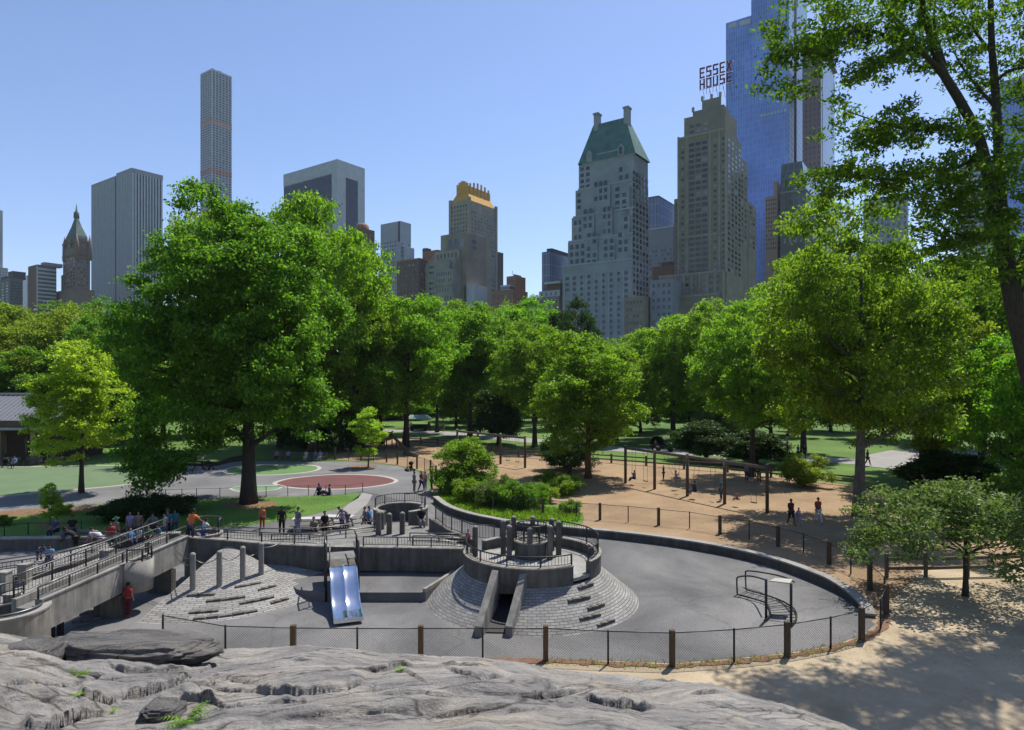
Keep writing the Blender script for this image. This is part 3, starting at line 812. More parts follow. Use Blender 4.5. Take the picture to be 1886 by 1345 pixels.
# ================================================================== PLAYGROUND STRUCTURES
# ---- curved retaining wall with pale coping
rw = thing('retaining_wall', 'low curved concrete wall with pale coping between the asphalt arena and the swing sand', 'wall', tuple(WALL[len(WALL) // 2]))
NW = len(WALL); wz = [0.42 - 0.32 * max(0, (k / (NW - 1) - 0.80) / 0.20) for k in range(NW)]
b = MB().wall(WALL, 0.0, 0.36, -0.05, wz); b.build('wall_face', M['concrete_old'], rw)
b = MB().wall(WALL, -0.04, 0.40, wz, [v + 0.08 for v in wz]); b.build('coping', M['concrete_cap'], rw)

# ---- railings: parent part -> sub-parts
def railing(parent, pts, h=0.95, gap=0.13, post_every=1.6, r=0.022, mat_=None, closed=False, mid=False, infill=True, name='railing', cap=None):
    """railing along 3d base line pts: part 'railing' (top rail) > post, infill"""
    mt = mat_ or M['rail']
    pts = [Vector(p) for p in pts]
    up = Vector((0, 0, h))
    b = MB().tube([p + up for p in pts], r * 1.3, 6)
    b.tube([p + Vector((0, 0, 0.09)) for p in pts], r * 0.8, 5)
    if mid: b.tube([p + Vector((0, 0, h * 0.6)) for p in pts], r, 5)
    top = b.build(name, cap or mt, parent)
    L = sum((c - a).length for a, c in zip(pts, pts[1:]))
    n = max(1, round(L / post_every))
    pp = resample(pts, L / n - 1e-4)
    if (pp[-1] - pts[-1]).length > 0.2: pp.append(pts[-1])
    for p in pp:
        q = MB().tube([p, p + up], r * 1.5, 6)
        # origin at the railing's own origin
        o = bpy.data.objects.new('post', q.mesh('post', mt, world_loc(top))); COL.objects.link(o); o.parent = top
    if infill:
        b = MB()
        for p in resample(pts, gap):
            b.tube([p + Vector((0, 0, 0.09)), p + up], r * 0.42, 4, smooth=False)
        o = bpy.data.objects.new('infill', b.mesh('infill', mt, world_loc(top))); COL.objects.link(o); o.parent = top
    return top

def arc(c, r, a0, a1, z, n=24):
    return [Vector((c[0] + r * math.cos(a0 + (a1 - a0) * k / n), c[1] + r * math.sin(a0 + (a1 - a0) * k / n), z)) for k in range(n + 1)]

def cone_mesh(name, c, r0, r1, z1, a0, a1, m, parent, n=72, rows=10, z0=0.0, bulge=0.0):
    """cone flank between angles with slope-length uv in metres"""
    me = bpy.data.meshes.new(name)
    vs, fs, uvs = [], [], []
    sl = math.hypot(r0 - r1, z1 - z0)
    for j in range(rows + 1):
        t = j / rows; r = r0 + (r1 - r0) * t; z = z0 + (z1 - z0) * t + bulge * math.sin(math.pi * t)
        for k in range(n + 1):
            a = a0 + (a1 - a0) * k / n
            vs.append((c[0] + r * math.cos(a), c[1] + r * math.sin(a), z))
            uvs.append(((a) * (r0 + r1) * 0.5, t * sl))
    for j in range(rows):
        for k in range(n):
            q = j * (n + 1) + k; fs.append([q, q + 1, q + n + 2, q + n + 1])
    off = world_loc(parent)
    me.from_pydata([(x - off[0], y - off[1], z_ - off[2]) for x, y, z_ in vs], [], fs)
    uvl = me.uv_layers.new(name='UVMap')
    for lp in me.loops: uvl.data[lp.index].uv = uvs[lp.vertex_index]
    me.polygons.foreach_set('use_smooth', [True] * len(fs))
    me.materials.append(m); me.update()
    o = bpy.data.objects.new(name, me); COL.objects.link(o); o.parent = parent
    return o

# ---- raised asphalt slab under the footbridge
slab = [XD(548, 28.3), XD(600, 27.9), XD(784, 27.9), XD(812, 29.2), XD(860, 32), XD(480, 32)]
b = MB().prism([(p.x, p.y) for p in slab], -0.02, 0.40)
o = b.build('raised_slab', M['asphalt']); tag(o, kind='structure')
b = MB(); pts = [(p.x, p.y) for p in slab[2:4]]
b.wall([(p.x, p.y) for p in slab[2:5]], -0.0, 0.14, 0.4, 0.55)
o = b.build('slab_kerb', M['concrete_cap']); tag(o, kind='structure')

# ---- round climbing tower (big stone cone)
TC = Vector((0.88, 28.6, 0)); RB, RT = 4.62, 3.0
tower = thing('climbing_tower', 'round stone play tower on a paved cone with a ring wall and square posts', 'play structure', tuple(TC))
# flank is open where the two chute walls stand (angles around -115..-100 deg)
def ang_px(px, d): 
    p = XD(px, d); return math.atan2(p.y - TC.y, p.x - TC.x)
aL, aR = ang_px(884, 24.5), ang_px(937, 24.4)
cone_mesh('stone_flank', TC, RB, RT - .04, 1.33, aR, aL + 2 * math.pi, M['sett'], tower, 110, 12)
b = MB().lathe(TC, [(RT - 0.02, 1.33), (RT - 0.02, 0.0)], 48, aR, aL + 2 * math.pi); b.build('core', M['concrete_dark'], tower)
# floor
b = MB().ring(TC, 0.0, RT - .03, 1.42, 1.56, 0, 2 * math.pi, 48); b.build('floor', M['floor_stone'], tower)
# ring wall with openings: right front opening and back left
def A(px, py, z):
    p = G(px, py, z); return math.atan2(p.y - TC.y, p.x - TC.x)
a_open0 = math.atan2(-2.62, 1.62); a_open1 = a_open0 + 0.34
segs = [(R(-193), a_open0), (a_open1, R(20)), (R(20), R(100))]
b = MB()
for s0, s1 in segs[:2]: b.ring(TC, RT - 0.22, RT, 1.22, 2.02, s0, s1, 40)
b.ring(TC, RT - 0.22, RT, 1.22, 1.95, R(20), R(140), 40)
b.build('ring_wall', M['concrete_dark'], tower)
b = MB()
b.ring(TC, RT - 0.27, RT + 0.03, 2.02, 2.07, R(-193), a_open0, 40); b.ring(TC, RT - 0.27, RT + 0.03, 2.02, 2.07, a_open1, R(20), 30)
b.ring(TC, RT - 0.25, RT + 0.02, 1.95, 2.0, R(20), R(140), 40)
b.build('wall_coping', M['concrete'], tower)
railing(tower, arc(TC, RT - 0.12, R(-193), a_open0, 2.05, 30), 0.45, 0.14, 1.5)
railing(tower, arc(TC, RT - 0.12, a_open1 + .62, R(120), 2.0, 30), 0.75, 0.15, 1.4)
railing(tower, arc(TC, RT - 0.12, a_open1, a_open1 + .5, 2.05, 8), 0.5, 0.14, 1.2)
# inner turret
TI = Vector((TC.x - 0.02, TC.y + 0.75, 0))
b = MB().ring(TI, 0.0, 0.74, 1.56, 2.25, 0, 2 * math.pi, 28); b.build('turret', M['concrete_dark'], tower)
b = MB().ring(TI, 0.58, 0.78, 2.25, 2.31, 0, 2 * math.pi, 28); b.build('turret_coping', M['concrete'], tower)
railing(tower, arc(TI, 0.68, 0, 2 * math.pi, 2.3, 24), 0.72, 0.18, 0.7, name='turret_railing')
# low curb inside
b = MB().wall([(TC.x - 1.55, TC.y - 2.05), (TC.x - 0.3, TC.y - 2.2)], 0, 0.35, 1.56, 1.86); b.build('bench_curb', M['concrete_dark'], tower)
# square posts with rounded metal caps
def post_on(parent, x, y, z0, h, w=0.24, sub='cap', mt=None):
    b = MB()
    c = w / 2; k = 0.03
    pts = [(x - c + k, y - c), (x + c - k, y - c), (x + c, y - c + k), (x + c, y + c - k), (x + c - k, y + c), (x - c + k, y + c), (x - c, y + c - k), (x - c, y - c + k)]
    b.prism(pts, z0, z0 + h)
    o = b.build('square_post', mt or M['concrete_dark'], parent)
    q = MB().ball((x, y, z0 + h), (w * 0.46, w * 0.46, w * 0.34), 12, 8)
    q = q.mesh(sub, M['concrete_cap'], world_loc(o)); s = bpy.data.objects.new(sub, q); COL.objects.link(s); s.parent = o
    return o
posts_px = [(927, 1022, 960), (946, 1012, 953), (938, 1030, 970), (976, 1032, 974), (981, 1000, 953), (1013, 1030, 970), (1016, 1014, 957), (1029, 1022, 962), (875, 1024, 971)]
for px, yb, yt in posts_px:
    p = G(px, yb, 1.56)
    post_on(tower, p.x, p.y, 1.56, 0.045 + (yb - yt) / F * p.y - 0.05)
# chains between post pairs
def chain(parent, p0, p1, sag, name='chain', m=None, r=0.018):
    p0, p1 = Vector(p0), Vector(p1); b = MB()
    pts = [p0.lerp(p1, k / 12) - Vector((0, 0, sag * (1 - (2 * k / 12 - 1) ** 2))) for k in range(13)]
    b.tube(pts, r, 5)
    return b.build(name, m or M['rail_worn'], parent)
for za in (2.2, 2.55, 2.9):
    chain(tower, G(927, 1022, 1.56) + Vector((0, 0, za - 1.56)), G(946, 1012, 1.56) + Vector((0, 0, za - 1.56)), 0.08)
    chain(tower, G(1016, 1014, 1.56) + Vector((0, 0, za - 1.56)), G(1029, 1022, 1.56) + Vector((0, 0, za - 1.56)), 0.08)
# two sloping chute walls and the dark chute between them
def chute_wall(x0, x1, ytop=0):
    p0 = XD(x0, 25.75); p1 = XD(x1, 24.05)
    t = (p1 - p0).normalized(); s = Vector((-t.y, t.x, 0)) * 0.135
    b = MB()
    vs = []
    for p, zb, zt in ((p0, 0.0, 1.98), (p1, 0.0, 0.40)):
        for sg in (-1, 1):
            q = p + s * sg; vs += [(q.x, q.y, zb), (q.x, q.y, zt)]
    b.add(vs, [[0, 1, 3, 2], [4, 6, 7, 5], [0, 4, 5, 1], [2, 3, 7, 6], [1, 5, 7, 3], [0, 2, 6, 4]])
    b.build('chute_wall', M['concrete'], tower)
chute_wall(912, 881); chute_wall(965, 937)
p0, p1 = XD(905, 25.0), XD(956, 24.9)
b = MB()
q = [XD(910, 26.9), XD(968, 26.9), XD(943, 24.35), XD(893, 24.4)]
b.add([(q[0].x, q[0].y, 1.15), (q[1].x, q[1].y, 1.15), (q[2].x, q[2].y, 0.06), (q[3].x, q[3].y, 0.06)], [[3, 2, 1, 0]])
b.build('chute_bed', M['black_metal'], tower)
b = MB(); q0, q1 = XD(910, 25.72), XD(966, 25.72)
b.wall([(q0.x, q0.y), (q1.x, q1.y)], 0, 0.15, 1.05, 1.3); b.build('chute_lintel', M['concrete_dark'], tower)
# rows of projecting step stones
def steps_on_cone(parent, C, RBx, RTx, zt, rows, n=5, ctr=None):
    for px, py, L in rows:
        # find point of the flank under the pixel
        best = None
        for k in range(200):
            z_ = zt * k / 199; p = G(px, py, z_); r = (p - C).xy.length if hasattr((p - C), 'xy') else 0
            rr = RBx + (RTx - RBx) * z_ / zt
            e = abs(r - rr)
            if best is None or e < best[0]: best = (e, p, z_)
        p, z_ = best[1], best[2]
        a = math.atan2(p.y - C.y, p.x - C.x); r = math.hypot(p.x - C.x, p.y - C.y)
        b = MB()
        for k in range(n):
            ak = a + (k - (n - 1) / 2) * (L / n) / r
            o_ = Vector((math.cos(ak), math.sin(ak), 0)); s_ = Vector((-o_.y, o_.x, 0))
            q = Vector((C.x, C.y, 0)) + o_ * r
            w = L / n * 0.46
            c4 = [q - s_ * w - o_ * 0.12, q + s_ * w - o_ * 0.12, q + s_ * w + o_ * 0.075, q - s_ * w + o_ * 0.075]
            b.prism([(v.x, v.y) for v in c4], z_ - 0.08, z_ + 0.035 + 0.02 * (k % 2))
        b.build('step_stones', M['concrete_dark'], parent)
steps_on_cone(tower, TC, RB, RT, 1.33, [(1079, 1079, .85), (1067, 1103, 1.05), (1098, 1117, .9), (1087, 1136, 1.0), (1116, 1147, .95)])

# ---- left stone mound
LC = XD(420, 30.6)
mound = thing('stone_mound', 'sloping stone paved play mound below the concrete corner of the ramp', 'play structure', (LC.x, LC.y, 0))
cone_mesh('stone_flank', LC, 5.3, 0.25, 1.75, R(-105), R(-22), M['sett'], mound, 70, 14)
b = MB(); a = R(-105); pa = (LC.x + 5.3 * math.cos(a), LC.y + 5.3 * math.sin(a))
b.add([(LC.x, LC.y, 1.72), (pa[0], pa[1], 0.0), (LC.x, LC.y, 0)], [[0, 1, 2]]); a = R(-22)
b.add([(LC.x, LC.y, 1.72), (LC.x + 5.3 * math.cos(a), LC.y + 5.3 * math.sin(a), 0), (LC.x, LC.y, 0)], [[2, 1, 0]])
b.build('side_face', M['concrete_dark'], mound)
steps_on_cone(mound, LC, 5.3, 0.25, 1.75, [(370, 1096, 1.1), (416, 1104, 1.5), (375, 1127, 1.1), (457, 1078, 1.1), (474, 1106, 1.4), (416, 1134, 2.4), (492, 1083, .8), (515, 1107, .8)])
# small second mound beyond the slide
SC = XD(505, 32.3)
m2 = thing('stone_mound', 'small pale stone paved mound under the footbridge behind the slide', 'play structure', (SC.x, SC.y, 0))
cone_mesh('stone_flank', SC, 3.3, 0.2, 1.2, R(-100), R(0), M['sett'], m2, 40, 8, z0=0.38)
steps_on_cone(m2, SC, 3.3, 0.2, 1.2, [(540, 1055, 0.3), (556, 1058, 0.3), (560, 1070, 0.3)], 1)
# mound behind the ramp on the left
KC = XD(215, 33.0)
m3 = thing('stone_mound', 'stepped stone paved mound seen under the raised ramp', 'play structure', (KC.x, KC.y, 0))
cone_mesh('stone_flank', KC, 8.5, 0.6, 1.4, R(-140), R(-75), M['sett'], m3, 40, 10)
steps_on_cone(m3, KC, 8.5, 0.6, 1.4, [(165, 1128, 0.7), (160, 1142, 1.0), (170, 1152, 1.2)], 3)

# bollards with chains on the left mound
bol = []
names = ['leftmost stone bollard with a rounded cap on the left mound', 'second stone bollard from the left on the stone mound', 'third stone bollard on the mound holding two chains', 'stone bollard on the mound nearest the steel slide']
for i, (px, yb, yt) in enumerate([(355, 1085, 1022), (404, 1078, 1018), (447, 1068, 1010), (481, 1057, 1003)]):
    zz = 0.0
    best = None
    for k in range(200):
        z_ = 1.75 * k / 199; p = G(px, yb, z_); r = math.hypot(p.x - LC.x, p.y - LC.y); e = abs(r - (5.3 - 5.05 * z_ / 1.75))
        if best is None or e < best[0]: best = (e, p, z_)
    p = best[1]; h = (yb - yt) / F * p.y
    t_ = thing('bollard', names[i], 'bollard', (p.x, p.y, p.z), 0, 'chained bollards on the mound')
    w = 0.115
    b = MB().prism([(p.x + w * math.cos(R(22.5 + 45 * k)), p.y + w * math.sin(R(22.5 + 45 * k))) for k in range(8)], p.z - 0.35, p.z + h)
    b.build('post', M['concrete'], t_)
    MB().ball((p.x, p.y, p.z + h), (0.12, 0.12, 0.1), 12, 8).build('cap', M['concrete_cap'], t_)
    bol.append((t_, Vector((p.x, p.y, p.z + h - 0.12))))
for i in range(3):
    chain(bol[i][0], bol[i][1], bol[i + 1][1], 0.28)
chain(bol[0][0], bol[0][1], bol[0][1] + Vector((-1.5, 1.4, 0.15)), 0.25)
chain(bol[0][0], bol[0][1] - Vector((0, 0, 0.3)), bol[0][1] + Vector((-1.5, 1.4, -0.2)), 0.2)
chain(bol[3][0], bol[3][1], bol[3][1] + Vector((0.8, 1.3, 0.25)), 0.2)

# ---- ramp bridge
RA, RBm, RC = P(347, 988, 30.0), P(245, 1034, 26.6), P(76, 1107, 22.4)
ramp_t = thing('ramp_bridge', 'long raised concrete ramp climbing from the curved end wall to the corner lookout', 'ramp', (RBm.x, RBm.y, 0))
def ramp_pt(t): # 0 far corner .. 1 near
    return RA.lerp(RC, t) if False else (RA + (RC - RA) * t)
tdir = (RC - RA); tdir2 = Vector((tdir.x, tdir.y)).normalized(); nleft = Vector((tdir2.y, -tdir2.x, 0))  # towards -x (left, inner)
if nleft.x > 0: nleft = -nleft
def ramp_beam(off0, off1, dz0, dz1, name, m):
    b = MB(); vs = []
    for p in (RA, RC):
        for o_ in (off0, off1):
            q = p + nleft * o_
            vs += [(q.x, q.y, p.z + dz0), (q.x, q.y, p.z + dz1)]
    b.add(vs, [[0, 1, 3, 2], [4, 6, 7, 5], [0, 4, 5, 1], [2, 3, 7, 6], [1, 5, 7, 3], [0, 2, 6, 4]])
    return b.build(name, m, ramp_t)
ramp_beam(0, 0.25, -1.10, 0.0, 'side_beam', M['concrete'])
ramp_beam(0.25, 1.0, -0.62, -0.30, 'ramp_deck', M['deck'])
ramp_beam(1.0, 1.2, -1.0, 0.0, 'side_beam', M['concrete'])
ramp_beam(-0.03, 0.29, 0.0, 0.05, 'beam_coping', M['concrete_cap'])
base = [RA + nleft * 0.12 + (RC - RA) * k / 10 + Vector((0, 0, 0.05)) for k in range(11)]
railing(ramp_t, base[:], 0.42, 0.14, 1.25, cap=M['rail_worn'])
base2 = [RA + nleft * 1.1 + (RC - RA) * k / 10 + Vector((0, 0, 0.05)) for k in range(11)]
railing(ramp_t, base2, 0.75, 0.14, 1.6, mid=True, cap=M['rail_worn'])
# half round bay hanging on the ramp
bp_ = RA + (RC - RA) * 0.43
bay = Vector((bp_.x + 0.0, bp_.y, 0))
fa = math.atan2(-nleft.y, -nleft.x)
b = MB().lathe((bay.x, bay.y, bp_.z), [(0, -1.2), (0.66, -1.2), (0.68, 0.02), (0.58, 0.02), (0.58, -0.1), (0, -0.1)], 24, fa - R(88), fa + R(88)); b.build('round_bay', M['concrete'], ramp_t)
railing(ramp_t, arc(bay, 0.6, fa - R(80), fa + R(80), bp_.z + 0.04, 12), 0.5, 0.2, 0.6, name='bay_railing')
# piers
for t_, w in ((0.13, 0.5), (0.50, 1.0)):
    c = RA + (RC - RA) * t_ + nleft * 0.6
    e = Vector((tdir2.x, tdir2.y, 0)) * w * 0.3
    s_ = nleft * 0.6
    q = [c - e - s_, c + e - s_, c + e + s_, c - e + s_]
    b = MB().prism([(v.x, v.y) for v in q], 0, c.z - 1.19); b.build('pier', M['concrete_dark'], ramp_t)
for t_ in (0.78, 0.83):
    c = RA + (RC - RA) * t_ + nleft * 0.9
    b = MB().box(c.x - 0.08, c.x + 0.08, c.y - 0.08, c.y + 0.08, 0, c.z - 1.1); b.build('pillar', M['black_metal'], ramp_t)
# curved end wall bottom left
ew = thing('curved_wall', 'pale curved concrete end wall with a metal handrail at the foot of the ramp', 'wall', (XD(18, 22.0).x, 22.0, 0))
EC = Vector((XD(12, 21.9).x, 21.9, 0))
b = MB().ring(EC, 0.98, 1.22, 0, 1.74, R(-75), R(62), 30); b.build('wall_face', M['concrete'], ew)
b = MB().ring(EC, 0.95, 1.25, 1.74, 1.80, R(-75), R(62), 30); b.build('coping', M['concrete_cap'], ew)
b = MB().tube(arc(EC, 1.0, R(-75), R(70), 1.88, 20), 0.035, 6); b.build('handrail', M['rail_worn'], ew)

# ---- corner lookout (round bay with curved handrail)
LKC = P(375, 985, 31.0)
look = thing('corner_lookout', 'round concrete lookout bay with a pale curved handrail at the top of the ramp', 'lookout', (LKC.x, LKC.y, 0))
zt = 1.98
b = MB().lathe((LKC.x, LKC.y, 0), [(0.0, 0.0), (0.82, 0.0), (0.82, zt + 0.22), (0.70, zt + 0.22), (0.70, zt - 0.3), (0, zt - 0.3)], 32); b.build('bay_wall', M['concrete'], look)
b = MB().ring(LKC, 0.67, 0.85, zt + 0.22, zt + 0.27, R(-60), R(240), 40); b.build('coping', M['concrete_cap'], look)
railing(look, arc(LKC, 0.76, R(-5), R(185), zt + 0.27, 24), 0.62, 0.3, 0.9, cap=M['rail_worn'])

# ---- footbridge
FB0, FB1 = XD(347, 30.0), XD(866, 30.6)
foot = thing('footbridge', 'low grey concrete footbridge with a railing running behind the steel slide', 'bridge', tuple(XD(600, 30.8)))
fpts = [(XD(347, 30.0), 2.2), (XD(405, 30.3), 2.02), (XD(490, 30.7), 1.74), (XD(605, 30.8), 1.58), (XD(760, 30.8), 1.52), (XD(866, 30.6), 1.52)]
line = [Vector((p.x, p.y, 0)) for p, z_ in fpts]; tops = [z_ for p, z_ in fpts]
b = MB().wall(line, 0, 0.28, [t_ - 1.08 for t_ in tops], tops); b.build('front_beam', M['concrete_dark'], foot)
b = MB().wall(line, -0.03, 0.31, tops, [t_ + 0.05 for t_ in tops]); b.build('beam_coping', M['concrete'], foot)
deckp = [(p.x, p.y + 0.28) for p, z_ in fpts] + [(XD(872, 33).x, 33), (XD(800, 36.5).x, 36.5), (XD(670, 37).x, 37), (XD(600, 34.0).x, 34.0), (XD(420, 33).x, 33), (XD(372, 32.2).x, 32.2)]
zd = [t_ - 0.12 for t_ in tops] + [1.4, 1.3, 1.3, 1.42, 1.75, 1.85]
b = MB().prism(deckp, [q - 0.5 for q in zd], zd); b.build('bridge_deck', M['deck'], foot)
# supports
for px, d_ in ((430, 32.6), (640, 33.6), (780, 35.0)):
    p = XD(px, d_); MB().box(p.x - 0.3, p.x + 0.3, p.y - 0.4, p.y + 0.4, 0, 1.1).build('pier', M['concrete_dark'], foot)
p = XD(700, 31.6); MB().box(XD(668, 31).x, XD(858, 31).x, 31.05, 31.35, 0.3, 1.1).build('cross_wall', M['concrete_dark'], foot)
def on_line(px0, px1, n=8):
    xs = [p.x for p in line]; out = []
    for k in range(n + 1):
        px = px0 + (px1 - px0) * k / n
        d_ = np.interp(px, [347, 405, 490, 605, 760, 866], [30.0, 30.3, 30.7, 30.8, 30.8, 30.6])
        p = XD(px, float(d_)); zt_ = float(np.interp(px, [347, 405, 490, 605, 760, 866], tops))
        out.append(Vector((p.x, p.y + 0.14, zt_ + 0.05)))
    return out
railing(foot, on_line(352, 600), 0.48, 0.14, 1.6, cap=M['rail_worn'])
railing(foot, on_line(668, 856), 0.45, 0.14, 1.6, cap=M['rail_worn'])
# inner railings beyond the deck
def rail_px(parent, pts, h, mid=True, infill=False, every=1.8, cap=None):
    railing(parent, [P(x, y, d_) for x, y, d_ in pts], h, 0.15, every, mid=mid, infill=infill, cap=cap or M['rail_worn'])
rail_px(foot, [(402, 996, 32.6), (470, 1000, 32.8), (545, 1002, 33.2), (600, 998, 33.8), (690, 985, 35.6)], 0.75)
rail_px(foot, [(500, 1006, 32.2), (560, 1004, 32.6), (640, 995, 33.4), (700, 990, 34.2)], 0.55)
rail_px(foot, [(760, 1008, 31.6), (800, 1008, 31.6), (862, 1010, 31.6)], 0.55)
rail_px(foot, [(755, 1000, 33.0), (862, 1002, 32.4)], 0.5)
# ramp wall from the round lookout down to the tower with railing
b = MB(); w0 = [XD(790, 35.6), XD(822, 33.8), XD(868, 31.8)]
b.wall([(p.x, p.y) for p in w0], 0, 0.2, 0.9, [1.95, 1.75, 1.7]); b.build('side_wall', M['concrete_dark'], foot)
railing(foot, [Vector((p.x, p.y + 0.1, z_)) for p, z_ in zip([XD(802, 35.2), XD(822, 33.8), XD(868, 31.8), XD(910, 31.4)], [1.95, 1.78, 1.75, 1.75])], 0.7, 0.16, 1.0)

# ---- round lookout (far ring)
QC = XD(738, 38.2)
ringt = thing('round_lookout', 'far round concrete lookout ring with a low railing and stub posts in front', 'play structure', (QC.x, QC.y, 0))
b = MB().ring(QC, 1.35, 1.58, 0.0, 2.0, R(-62), R(242), 48); b.build('ring_wall', M['concrete_dark'], ringt)
b = MB().ring(QC, 1.32, 1.61, 2.0, 2.06, R(-62), R(242), 48); b.build('wall_coping', M['concrete'], ringt)
b = MB().ring(QC, 0, 1.36, 0.9, 1.0, 0, 2 * math.pi, 32); b.build('floor', M['deck'], ringt)
railing(ringt, arc(QC, 1.46, R(-10), R(190), 2.06, 30), 0.55, 0.16, 1.4)
for px, yb, yt in ((697, 986, 944), (717, 984, 947), (741, 984, 945), (703, 975, 944)):
    p = G(px, yb, 1.35); post_on(ringt, p.x, p.y, 1.25, (yb - yt) / F * p.y + .08, 0.26)

# ---- slide: stainless double chute
SLB = G(641, 1150)
slide = thing('slide', 'double width stainless steel slide descending from a grey gate on the footbridge', 'slide', tuple(SLB))
top_c, bot_c = P(631, 1043, 28.0), G(642, 1141, 0.22)
axis = Vector((bot_c.x - top_c.x, bot_c.y - top_c.y, 0)); Lh = axis.length; axis.normalize(); side = Vector((-axis.y, axis.x, 0))
if side.x < 0: side = -side
hw = 0.55
prof = []
zt_, zb_ = top_c.z, 0.20
for k in range(25):
    s = k / 24
    # flat start, steep run, flattened run-out
    e = s * s * (3 - 2 * s)
    sc_ = min(1.0, s / 0.74); zz = zt_ + (zb_ + 0.08 - zt_) * (sc_ - 0.10 * math.sin(2 * math.pi * sc_)) - 0.08 * max(0, (s - 0.74) / 0.26)
    prof.append((s * Lh, zz))
def slide_pt(s, z, off): 
    return Vector((top_c.x, top_c.y, 0)) + axis * s + side * off + Vector((0, 0, z))
for nm, a_, c_ in (('chute', -hw, -0.02), ('chute', 0.02, hw)):
    b = MB(); vs, fs = [], []
    K = 6
    for s, zz in prof:
        for k in range(K + 1):
            o_ = a_ + (c_ - a_) * k / K; lift = 0.025 * (2 * k / K - 1) ** 4
            vs.append(slide_pt(s, zz + lift, o_))
    n = len(prof)
    for i in range(n - 1):
        for k in range(K): fs.append([i * (K + 1) + k, i * (K + 1) + k + 1, (i + 1) * (K + 1) + k + 1, (i + 1) * (K + 1) + k])
    b.add(vs, fs, 0, True); b.build(nm, M['steel'], slide)
for off in (-hw, 0.0, hw):
    b = MB(); vs = []
    hh = 0.13 if off else 0.09
    for s, zz in prof:
        for dx, dz in ((-0.018, -0.06), (0.018, -0.06), (0.018, hh), (-0.018, hh)): vs.append(slide_pt(s, zz + dz, off + dx))
    n = len(prof); fs = []
    for i in range(n - 1):
        for j in range(4): fs.append([i * 4 + j, i * 4 + (j + 1) % 4, i * 4 + 4 + (j + 1) % 4, i * 4 + 4 + j])
    fs += [[3, 2, 1, 0], [(n - 1) * 4 + j for j in range(4)]]
    b.add(vs, fs); b.build('side_rail' if off else 'divider', M['steel'], slide)
b = MB(); e0 = slide_pt(Lh, 0.20, -hw); e1 = slide_pt(Lh, 0.20, hw)
b.bar(e0, e1, 0.10, 0.16); b.build('end_lip', M['steel'], slide)
b = MB(); b.bar(slide_pt(Lh * 0.9, 0.08, -hw * .7), slide_pt(Lh * 0.9, 0.08, hw * .7), 0.15, 0.2); b.build('foot_support', M['black_metal'], slide)
# sloped entry plate and platform
b = MB(); pa, pb = slide_pt(-0.05, zt_ + 0.0, 0), slide_pt(-0.75, zt_ + 0.12, 0)
b.bar(slide_pt(-0.75, zt_ + 0.1, 0), slide_pt(0.02, zt_ - 0.02, 0), 2 * hw, 0.06); b.build('entry_plate', M['concrete_dark'], slide)
b = MB(); q = [slide_pt(-0.75, 0, -0.65), slide_pt(-0.75, 0, 0.65), slide_pt(-2.1, 0, 0.65), slide_pt(-2.1, 0, -0.65)]
b.prism([(v.x, v.y) for v in q], zt_ - 0.02, zt_ + 0.1); b.build('platform', M['deck'], slide)
for off in (-0.68, 0.68):
    for s in (-0.1, -0.95):
        p = slide_pt(s, 0, off); MB().tube([p, p + Vector((0, 0, zt_ + 1.05 if s < -0.5 else zt_ + 0.95))], 0.05, 8).build('support_pole', M['rail'], slide)
    b = MB(); b.tube([slide_pt(-0.1, zt_ + 0.95, off), slide_pt(-0.95, zt_ + 1.05, off), slide_pt(-1.9, zt_ + 1.05, off)], 0.035, 6)
    for k in range(7):
        p = slide_pt(-0.1 - 0.85 * k / 6, zt_ + 0.0, off); b.tube([p, p + Vector((0, 0, 0.95 + 0.1 * k / 6))], 0.014, 4)
    b.tube([slide_pt(-0.1, zt_ + 0.05, off), slide_pt(-0.95, zt_ + 0.05, off)], 0.02, 5)
    b.tube([slide_pt(-0.35, zt_ + 0.95, off * 0.75), slide_pt(0.1, zt_ + 0.4, off * 0.8), slide_pt(0.15, zt_ + 0.1, off * 0.82)], 0.025, 6)
    b.build('gate_rail', M['rail_worn' if off < 0 else 'rail'], slide)

# ---- curved ladder frame (overhead bars)
lad = thing('arched_ladder', 'dark curved metal climbing ladder with a pale plate on top standing on the asphalt', 'climbing frame', tuple(G(1410, 1135)))
lo = [(1358, 1095), (1376, 1086)]
# two curved rails
r1 = [G(1358, 1096, 0), P(1357, 1070, 28.8), P(1360, 1063, 28.8), P(1378, 1061, 28.6), P(1396, 1064, 28.0), P(1412, 1069, 26.6)]
r2 = [G(1374, 1086, 0), P(1373, 1058, 30.0), P(1376, 1052, 30.0), P(1400, 1054, 29.6), P(1440, 1062, 28.4), P(1463, 1072, 27.0)]
for r_ in (r1, r2):
    MB().tube(catmull(r_, 5), 0.035, 7).build('side_rail', M['rail'], lad)
for px, yb, yt in ((1411, 1143, 1067), (1457, 1152, 1075)):
    p = G(px, yb); MB().tube([p, p + Vector((0, 0, (yb - yt) / F * p.y))], 0.055, 8).build('post', M['rail'], lad)
g1 = [G(x, y, 0.10) for x, y in ((1358, 1095), (1395, 1105), (1412, 1112), (1418, 1125), (1416, 1136), (1408, 1143))]
g2 = [G(x, y, 0.10) for x, y in ((1374, 1086), (1410, 1096), (1440, 1107), (1462, 1121), (1467, 1138), (1457, 1152))]
G1, G2 = catmull(g1, 6), catmull(g2, 6)
MB().tube(G1, 0.035, 7).build('bottom_rail', M['rail'], lad); MB().tube(G2, 0.035, 7).build('bottom_rail', M['rail'], lad)
for k in range(1, 16):
    i = int(k / 16 * (len(G1) - 1)); MB().tube([G1[i], G2[i]], 0.012, 5).build('rung', M['rail'], lad)
R1, R2 = catmull(r1[2:], 5), catmull(r2[2:], 5)
pl = [P(1417, 1068, 26.6), P(1428, 1066, 27.0), P(1460, 1072, 26.8), P(1455, 1076, 26.3)]
